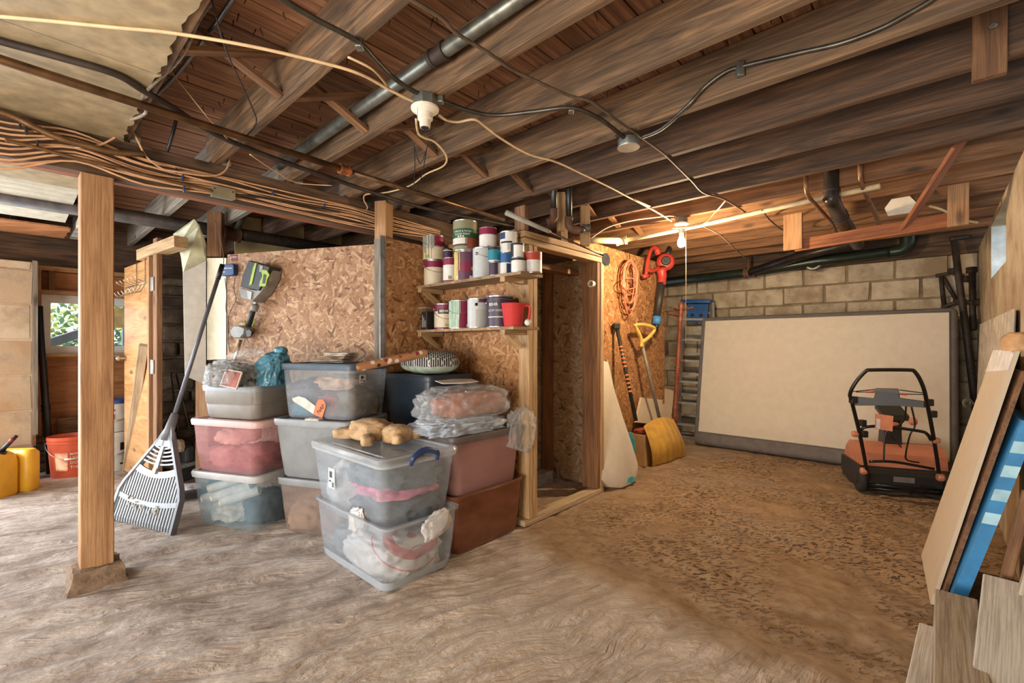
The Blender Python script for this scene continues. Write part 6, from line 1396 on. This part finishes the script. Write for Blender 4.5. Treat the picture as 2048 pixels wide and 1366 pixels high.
for pts in ([(1812, 812, 3.24), (1808, 840, 3.35), (1790, 856, 3.40), (1772, 866, 3.42), (1768, 905, 3.42), (1768, 925, 3.42)], [(1823, 814, 3.24), (1830, 850, 3.28), (1820, 870, 3.3), (1812, 905, 3.36), (1814, 920, 3.4), (1838, 925, 3.4)], [(1778, 866, 3.4), (1790, 880, 3.42), (1802, 894, 3.5)]):
    MB().tube([at_d(*p) for p in pts], .006, 6, smooth=5).build('control_cable', BLKP, t, True, True)
for px, py, d in ((1858, 805, 3.17), (1865, 828, 3.2), (1706, 800, 3.32), (1725, 846, 3.42), (1728, 868, 3.43)): MB().rbox((-.02, -.02, -.024), (.02, .02, .024), .006, Matrix.Translation(at_d(px, py, d))).build('bracket', BLK, t, world=True)
# stepladder and coat tree left of the mattress
LA = [at_b(1368, 606, 5.92), W(2.40, 5.70)]; LB = [at_b(1424, 606, 5.92), W(1.93, 5.70)]
t = thing('stepladder', 'aluminium stepladder with blue top beside the mattress', 'ladder', (LA[1] + LB[1]) / 2)
ALU = plain('aluminium', (186, 176, 158), .4, .55, .1); BLU = plain('ladder_blue', (38, 92, 158), .45, 0, .12)
lx = (LB[0] - LA[0]).normalized()
for P_ in (LA, LB): board('rail', P_[1] + Vector((0, 0, .01)), P_[0], .03, .07, ALU, t, up=Vector((0, 1, .2)))
off = B * .14
for P_ in (LA, LB): board('rear_rail', P_[1] + off + Vector((0, .05, .005)), P_[0] + Vector((0, .05, -.03)), .025, .04, ALU, t, up=Vector((0, 1, .2)))
for k in range(6):
    f = .10 + .155 * k; p = LA[1].lerp(LA[0], f); q = LB[1].lerp(LB[0], f); board('step', p + Vector((0, -.01, 0)), q + Vector((0, -.01, 0)), .085, .026, ALU, t)
    p2 = p + off * (1 - f) + Vector((0, .06, .09)); q2 = q + off * (1 - f) + Vector((0, .06, .09)); board('rear_brace', p2, q2, .03, .03, ALU, t)
tp_ = (LA[0] + LB[0]) / 2 + Vector((0, .03, .012))
Ml = oriented(tp_, lx, (0, 1, 0)); MB().rbox((-.19, -.07, -.02), (.19, .10, .03), .012, Ml).build('top_cap', BLU, t, 40, True)
MB().plate([(-.13, -.02), (.13, -.02), (.12, -.25), (-.12, -.25)], [[(x0 + .025 * math.cos(k * PI / 5), -.16 + .022 * math.sin(k * PI / 5)) for k in range(10)] for x0 in (-.06, .05)], .02, oriented(tp_ + Vector((0, -.06, -.01)), lx, (0, 0, 1))).build('tool_tray', BLU, t, world=True)
ca, cb = on_floor(1346, 905), at_d(1363, 603, 4.92)
t = thing('coat_tree', 'turned brown wooden coat tree leaning by the ladder', 'coat tree', ca)
CHR = wood('cherry_wood', (84, 40, 24), (124, 66, 40), (148, 84, 54), 5, .4)
axc = cb - ca; prof = [(0, .026), (.02, .034), (.04, .026), (.10, .024), (.22, .026), (.25, .034), (.265, .024), (.28, .034), (.30, .026), (.34, .023), (.52, .024), (.535, .032), (.55, .022), (.565, .032), (.58, .024), (.75, .022), (.86, .022), (.875, .03), (.89, .02), (.91, .02), (.93, .034), (.95, .022), (.975, .036), (.995, .02), (1.0, .004)]
Mc = Matrix.Translation(ca) @ axc.to_track_quat('Z', 'Y').to_matrix().to_4x4(); Lc = axc.length
MB().lathe([(r, f * Lc) for f, r in prof], 16, Mc).build('turned_pole', CHR, t, True)
t.children[0].matrix_basis = Matrix.Translation(-ca)
for f, dx, dy in ((.94, -1, -.3), (.94, .8, -.4), (.90, -.7, .6), (.905, -1, .1), (.89, .3, .9), (.60, .7, -.5), (.60, -.6, .3)):
    p = ca + axc * f; L_ = .13 if f > .7 else .07; q = p + Vector((dx, dy, .25)).normalized() * L_
    MB().tube([p, p.lerp(q, .8), q], [.009, .009, .013], 8).build('peg', CHR, t, True, True)
# leaf blower hung on the end of the OSB
sW = 2.205
def ow(px, py, off=0.0): return at_s(px, py, sW - off)
t = thing('leaf_blower', 'red leaf blower hung on the OSB with black tube', 'leaf blower', ow(1318, 650))
RED = plain('blower_red', (190, 62, 52), .4, 0, .08)
ctr = ow(1331, 524, .09); Mb_ = Matrix.Translation(ctr) @ Vector((-.25, -1, .05)).normalized().to_track_quat('Z', 'Y').to_matrix().to_4x4()
MB().lathe([(0, -.06), (.06, -.058), (.088, -.04), (.096, 0), (.088, .035), (.06, .05), (.0, .052)], 24, Mb_, False, False).build('fan_housing', RED, t, True, True)
MB().lathe([(.048, .045), (.05, .058), (.042, .066), (.016, .066), (.014, .074), (0, .074)], 20, Mb_, False, False).build('intake_cap', BLK, t, 40, True)
MB().tube([ow(1336, 508, .12), ow(1340, 494, .08)], .03, 10).build('black_strip', BLK, t, True, True)
MB().tube([ow(1322, 536, .09), ow(1325, 552, .08), ow(1323, 570, .08)], [.052, .046, .042], 14).build('outlet_neck', RED, t, True, True)
MB().tube([ow(1323, 566, .08), ow(1314, 636, .06)], [.040, .036], 16).build('blow_tube', plain('blower_tube', (50, 46, 44), .5), t, True, True)
MB().tube([ow(1314, 633, .06), ow(1313, 649, .06)], [.041, .043], 16).build('blue_tape', plain('painters_tape', (60, 132, 196), .6), t, True, True)
MB().tube([ow(1313, 648, .06), ow(1312, 662, .055)], [.034, .018], 12).build('nozzle', BLK, t, True, True)
MB().tube([ow(1292, 549, .05), ow(1295, 524, .05), ow(1302, 500, .05), ow(1311, 496, .06), ow(1317, 508, .07)], [.017, .018, .02, .024, .03], 10, smooth=5).build('handle', RED, t, True, True)
MB().tube([ow(1294, 540, .05), ow(1306, 542, .06), ow(1318, 535, .07)], .018, 10, smooth=4).build('handle_base', RED, t, True, True)
MB().tube([ow(1287, 553, .05), ow(1297, 551, .05)], .022, 10).build('battery_foot', RED, t, True, True)
# coiled extension cord
t = thing('extension_cord', 'coiled pink orange extension cord hung on the OSB', 'cord', ow(1260, 632))
random.seed(17); mb = MB(); PNK = plain('cord_orange', (216, 128, 98), .5)
for k in range(9):
    cx_ = 1260 + random.uniform(-4, 4); y0 = 516 + random.uniform(0, 12); y1 = random.choice((588, 604, 622, 630)) + random.uniform(-4, 3); w_ = random.uniform(9, 16)
    pts = [ow(cx_ + w_ * math.cos(a) * (1.0 if math.sin(a) < 0 else .9) + random.uniform(-1, 1), (y0 + y1) / 2 + (y1 - y0) / 2 * math.sin(a), .02 + .006 * k) for a in [2 * PI * j / 14 for j in range(14)]]
    mb.tube(spline(pts, 3, True), .0055, 6, closed=True)
mb.build('cord_loops', PNK, t, True, True)
pts = [ow(1258 + 15 * math.cos(a), 567 + 11 * math.sin(a), .085) for a in [2 * PI * j / 14 for j in range(14)]]
MB().tube(spline(pts, 3, True), .0055, 6, closed=True).build('tie_loop', PNK, t, True, True)
MB().tube([ow(1259, 520, .03), ow(1259, 509, .01)], .004, 6).build('hook', M_IRON, t, True, True)
# yellow snow shovel
t = thing('snow_shovel', 'yellow plastic snow shovel with D grip leaning on the OSB', 'shovel', on_floor(1302, 932))
YSH = plain('shovel_yellow', (206, 160, 70), .42, 0, .1)
bl, br, tl, tr = on_floor(1302, 931), on_floor(1369, 909), at_d(1287, 853, 4.38), at_d(1346, 838, 4.78)
NU, NV = 24, 14; vs = []; fs = []
towc = Vector((.15, -1, 0)).normalized()
for side in (0, 1):
    for i in range(NU + 1):
        for j in range(NV + 1):
            u, v = i / NU, j / NV
            p = bl.lerp(br, u).lerp(tl.lerp(tr, u), v)
            bulge = .13 * math.sin(PI * min(1, .12 + v * .88)) * 1.0 + .012 * (math.cos(u * 6 * 2 * PI) > .55)
            p = p + towc * bulge * (.55 + .45 * math.sin(PI * u)) + Vector((0, 0, .05 * math.sin(PI * u) * v))
            vs.append(p - towc * (.005 * side))
n1 = (NU + 1) * (NV + 1); idx = lambda s_, i, j: s_ * n1 + i * (NV + 1) + j
for s_ in (0, 1):
    for i in range(NU):
        for j in range(NV): fs.append((idx(s_, i, j), idx(s_, i + 1, j), idx(s_, i + 1, j + 1), idx(s_, i, j + 1)))
for i in range(NU): fs += [(idx(0, i, 0), idx(1, i, 0), idx(1, i + 1, 0), idx(0, i + 1, 0)), (idx(0, i, NV), idx(0, i + 1, NV), idx(1, i + 1, NV), idx(1, i, NV))]
for j in range(NV): fs += [(idx(0, 0, j), idx(0, 0, j + 1), idx(1, 0, j + 1), idx(1, 0, j)), (idx(0, NU, j), idx(1, NU, j), idx(1, NU, j + 1), idx(0, NU, j + 1))]
MB().add(vs, fs).build('scoop', YSH, t, 50, True)
MB().tube([bl + towc * .012 + Vector((0, 0, .006)), br + towc * .012 + Vector((0, 0, .006))], .006, 6).build('wear_strip', ALU, t, True, True)
s0_, s1_ = at_d(1322, 850, 4.62), ow(1284, 688, .10)
MB().tube([s0_, s1_], .017, 12).build('shaft', plain('grey_shaft', (116, 110, 98), .4), t, True, True)
gp = [ow(1283, 694, .10), ow(1282, 678, .10), ow(1272, 655, .10), ow(1271, 650, .10), ow(1290, 650, .10), ow(1307, 655, .10), ow(1308, 662, .10), ow(1296, 676, .10), ow(1284, 684, .10)]
MB().tube(gp, [.018, .02, .016, .017, .019, .018, .017, .018, .02], 10, smooth=4).build('d_grip', plain('grip_yellow', (220, 184, 96), .42), t, True, True)
# poles, kneeboard, brush
t = thing('pole_saw', 'black pole tool with orange bands leaning on the OSB', 'pole', ow(1272, 845, .2))
a_, b_ = ow(1233, 652, .03), ow(1272, 842, .25)
MB().tube([a_, b_], .018, 10).build('pole', BLK, t, True, True)
MB().rbox((-.03, -.03, -.03), (.03, .03, .03), .008, Matrix.Translation(a_)).build('pole_head', BLK, t, world=True)
for k in range(11):
    f = .22 + .042 * k + (.05 if k > 5 else 0); p = a_.lerp(b_, f); MB().tube([p, p + (b_ - a_) * .018], .0195, 10).build('orange_band', plain('band_orange', (214, 124, 84), .5), t, True, True)
t = thing('snow_brush', 'long grey green brush pole with teal blade by the white board', 'brush', on_floor(1262, 930))
MB().tube([ow(1213, 720, .04), at_d(1246, 872, 4.2)], .016, 10).build('pole', plain('grey_green_pole', (120, 130, 116), .5, .2), t, True, True)
q0 = on_floor(1263, 928); tealp = [(1246, 866), (1262, 864), (1270, 880), (1272, 924), (1256, 930), (1248, 915)]
pixprism(tealp, at_d(1258, 900, 4.25), Vector((-.2, -1, .15)), .03).build('blade', plain('teal_plastic', (52, 150, 170), .45), t, world=True)
kp0 = W(1.88, 3.28, .01); kn = (-A * .95 + Vector((0, 0, .22)) - B * .12).normalized()
t = thing('kneeboard', 'white tapered foam board with teal corner leaning by the door jamb', 'board', kp0)
kpoly = [(1195, 720), (1212, 725), (1220, 765), (1240, 830), (1260, 890), (1272, 930), (1271, 950), (1258, 968), (1238, 976), (1215, 974), (1200, 960), (1195, 940)]
pixprism(kpoly, kp0, kn, .05, -.02, .06).build('foam_core', plain('white_foam', (204, 194, 178), .5, 0, .03), t, 30, True)
pixprism([(1247, 966), (1250, 956), (1258, 953), (1266, 957), (1260, 965)], kp0, kn, .004, .03, .02).build('teal_corner', plain('teal_foam', (70, 150, 160), .5), t, world=True)
# boxes under the shovel
bx = boxthing('cardboard_box', 'open tan cardboard box behind the yellow shovel', W(2.10, 4.18), (.22, .16, .30), aB, plain('tan_cardboard', (186, 152, 110)))
single('red_cloth', MB().bm(blob_mesh((.19, .13, .05), 97, .2, 3, 4, .3, .2), Matrix.Translation(W(2.10, 4.18, .302)) @ Matrix.Rotation(aB, 4, 'Z')), CM('brick_red_cloth', (150, 72, 58)), 'red cloth heaped on the open cardboard box', 'cloth', smooth=True)
boxthing('carton', 'small white carton on the cardboard box behind the shovel', W(2.12, 4.45, .0), (.10, .10, .36), aB, plain('white_carton', (206, 192, 170), .7))
for i, pl_ in enumerate(([(1297, 770), (1345, 782), (1338, 850), (1285, 838)], [(1279, 795), (1322, 800), (1318, 850), (1268, 845)])):
    single('foam_sheet', pixprism(pl_, W(2.14 - .06 * i, 4.4), (-A + Vector((0, 0, .2))).normalized(), .02, 0, .01), plain('white_sheet', (206, 190, 166), .7, 0, .03), ('white square sheet leaning on the OSB behind the shovel', 'white sheet standing in the box behind the shovel')[i], 'sheet')
# iron stands in the corner
def dpts(*a): return [at_d(*p) for p in a]
t = thing('jack_post', 'rusty steel post leaning in the corner behind the mattress', 'post', at_d(1948, 800, 4.05))
MB().tube(dpts((1908, 478, 4.25), (1918, 560, 4.2), (1932, 660, 4.12), (1956, 860, 4.0)), .026, 12).build('tube', M_IRON, t, True, True)
MB().tube(dpts((1900, 478, 4.25), (1936, 474, 4.2)), .018, 8).build('head_bar', M_IRON, t, True, True)
t = thing('iron_stand', 'folded iron stand with clamps behind the mattress corner', 'stand', at_d(1890, 640, 4.4))
for pts, r in (([(1882, 552, 4.4), (1888, 612, 4.4)], .018), ([(1886, 555, 4.4), (1916, 606, 4.35)], .016), ([(1872, 552, 4.45), (1905, 545, 4.4), (1935, 560, 4.3)], .017), ([(1884, 615, 4.4), (1915, 604, 4.35), (1955, 606, 4.2)], .018), ([(1944, 535, 4.3), (1945, 605, 4.25), (1946, 660, 4.2)], .024)):
    MB().tube(dpts(*pts), r, 8).build('bar', M_IRON, t, True, True)
for px, py, d in ((1906, 542, 4.38), (1932, 558, 4.3), (1917, 604, 4.34), (1956, 605, 4.2), (1943, 540, 4.3)): MB().rbox((-.03, -.03, -.028), (.03, .03, .028), .008, Matrix.Translation(at_d(px, py, d))).build('clamp', M_IRON, t, world=True)
wr = at_d(1935, 806, 3.75); Mwz = Matrix.Translation(wr) @ Matrix.Rotation(PI / 2, 4, 'X')
t = thing('wrench', 'steel ring wrench sticking out behind the mattress', 'wrench', wr)
MB().lathe([(.022, -.008), (.038, -.008), (.038, .008), (.022, .008), (.022, -.008)], 18, Mwz, False, False).build('ring', M_STEEL, t, 40, True)
MB().tube([wr + Vector((.034, 0, 0)), wr + Vector((.2, .03, -.03))], .010, 8).build('shank', M_STEEL, t, True, True)
# grey corrugated sheet against the plaster
vs = []; fs = []
for i in range(121):
    b = 3.3 + 2.2 * i / 120; o_ = .012 * math.sin(i * 2 * PI / 8); vs += [W(-.27 + o_, b, .55), W(-.292 + o_, b, 1.33)]
for i in range(120): fs.append((2 * i, 2 * i + 1, 2 * i + 3, 2 * i + 2))
mb = MB().add(vs, fs); mb.add([v - A * .004 for v in vs], [f[::-1] for f in fs]); single('corrugated_panel', mb, plain('grey_corrugated', (176, 164, 146), .6, 0, .15), 'grey corrugated panel leaning on the plaster wall', 'panel', smooth=True)
single('insulation_roll', MB().bm(blob_mesh((.08, .12, .09), 99, .12, 2.5, 4, .3), Matrix.Translation(W(-.262, 2.78, 1.13))), plain('fibreglass', (196, 152, 106), .95, 0, .2, .8, 60), 'tan fibreglass roll on top of the leaning drywall', 'insulation', smooth=True)
# leaning drywall, foam board and lumber along the right wall
def lean(name, label, b0_, b1_, sbot, stop, z1, th, mat, cat='panel', zb=.004):
    P_ = [W(sbot, b0_, zb), W(sbot + .04, b1_, zb), W(stop + .02, b1_, z1), W(stop, b0_, z1)]
    t = thing(name, label, cat, W(sbot, (b0_ + b1_) / 2)); MB().loops([P_, [p - A * th for p in P_]]).build('sheet', mat, t, world=True); return t, P_
t, P_ = lean('drywall_sheet', 'pale drywall offcut leaning against the right hand wall', 2.76, 3.37, .01, -.245, 1.13, .014, plain('drywall_paper', (200, 182, 156), .8, 0, .02))
MB().loops([[P_[2].lerp(P_[1], .10) + A * .001, P_[3].lerp(P_[0], .07) + A * .001, P_[3] + A * .001, P_[2] + A * .001]] + [[p + A * .0022 for p in (P_[2].lerp(P_[1], .10), P_[3].lerp(P_[0], .07), P_[3], P_[2])]]).build('white_tape', plain('joint_white', (226, 220, 212), .7), t, world=True)
t, P_ = lean('brown_board', 'thin dark brown board between drywall and blue foam', 2.715, 3.3, -.012, -.262, 1.05, .012, M_STUDD)
t, P_ = lean('foam_board', 'blue edged foam board leaning behind the drywall', 2.665, 3.25, -.03, -.255, .86, .045, plain('foam_blue', (52, 132, 186), .6, 0, .1))
for k in range(8):
    f0 = .50 + .058 * k
    if k % 2 == 0:
        q = [P_[0].lerp(P_[3], f0), P_[0].lerp(P_[3], f0 + .055)]; MB().loops([[q[0] - B * .001, q[0] - A * .045 - B * .001, q[1] - A * .045 - B * .001, q[1] - B * .001], [q[0] - B * .002, q[0] - A * .045 - B * .002, q[1] - A * .045 - B * .002, q[1] - B * .002]]).build('pale_band', plain('foam_pale_blue', (170, 212, 226), .6), t, world=True)
WSH = wood('whitewashed_plank', (176, 168, 158), (206, 200, 190), (222, 216, 208), 6, .8)
WGR = wood('grey_plank', (140, 126, 108), (178, 164, 144), (200, 188, 168), 6, .8)
def plank(label, p, q, w, th, mat, up=(0, 0, 1), name='lumber_plank'): board(name, p, q, w, th, mat, None, up=up, bev=.004, label=label, cat='plank')
plank('wide grey plank lying on top of the lumber by the drywall', at_z(1912, 1196, .15), at_z(1930, 1460, .15), .125, .035, WGR)
plank('grey plank on edge under the wide grey plank', at_z(1885, 1212, .075), at_z(1878, 1460, .075), .045, .11, WGR)
plank('pale plank lying lowest in the lumber pile', at_z(1872, 1262, .02), at_z(1840, 1460, .02), .10, .03, WSH)
plank('whitewashed plank sloping down along the right wall', at_z(2024, 1168, .27), at_z(2012, 1500, .10), .15, .03, WSH)
plank('brown stud standing in the gap beside the blue foam board', W(-.16, 2.56, .0), W(-.265, 2.6, .6), .03, .05, M_STUDD, B, 'lumber_post')
plank('thin grey stud leaning behind the whitewashed plank', W(-.19, 2.42, .0), W(-.28, 2.46, .5), .03, .045, WGR, B, 'lumber_post')
plank('short dark offcut lying behind the lumber pile', at_z(1960, 1238, .04), at_z(1975, 1300, .04), .07, .07, M_STUDD, name='lumber_offcut')
# ------------------------------------------------------------------ outside the windows
def leaves(name, label, base, size, n, seed, cols):
    t = thing(name, label, 'shrub', base); random.seed(seed)
    for ci, c in enumerate(cols):
        mb = MB()
        for i in range(n // len(cols)):
            while True:
                p = Vector((random.uniform(-1, 1), random.uniform(-1, 1), random.uniform(-1, 1)))
                if p.length < 1: break
            p = Vector((p.x * size[0], p.y * size[1], (p.z + 1) * size[2])); u = Vector((random.gauss(0, 1), random.gauss(0, 1), random.gauss(0, 1))).normalized() * random.uniform(.03, .06); w = u.orthogonal().normalized() * random.uniform(.015, .03)
            mb.add([p - u, p + w, p + u, p - w], [(0, 1, 2, 3)])
        o = mb.build('foliage', plain('leaf_green_%d' % (seed * 10 + ci), c, .6), t); o['kind'] = 'stuff'
    MB().tube([(0, 0, -.6), (0, 0, size[2])], .03, 6).build('stem', M_STUDD, t)
GR = [(150, 176, 96), (206, 206, 110), (110, 156, 120)]
leaves('garden_shrub', 'yellow green shrub outside the white window', W(8.6, .5, .75), (.9, .6, .6), 900, 3, GR)
leaves('garden_shrub', 'leafy shrub with pale leaves further along outside the window', W(8.4, 1.5, .75), (.7, .6, .7), 700, 4, GR)
leaves('garden_hedge', 'bluish green low hedge below the window outside', W(7.9, .8, .45), (.5, 1.3, .45), 1000, 5, [(70, 120, 104), (96, 140, 116)])
leaves('garden_shrub', 'bluish leafy shrub outside the small plaster wall window', W(-1.6, 5.6, 1.1), (.5, .9, .5), 500, 6, [(92, 120, 116), (120, 150, 130)])
board('deck_brace', W(7.0, .15, 1.12), W(7.3, 1.1, 1.55), .07, .09, plain('blue_grey_timber', (104, 116, 128), .8), None, label='grey diagonal brace outside the white window', cat='brace')
board('deck_post', W(7.5, 1.0, .3), W(7.5, 1.0, 1.9), .1, .1, plain('blue_grey_timber', (104, 116, 128)), None, up=B, label='grey deck post outside the white window', cat='post')
mb = MB(); slab_sb(mb, 6.45, 12, -4, 6, .2, .35); slab_sb(mb, -6, S0 - .3, 0, 9, 1.0, 1.1); slab_sb(mb, -1, 6.4, -9, B0 - .25, -.1, .0)
tag(mb.build('ground', plain('garden_soil', (122, 122, 88), .95, 0, .3)), 'garden ground outside the basement', 'ground', kind='structure')
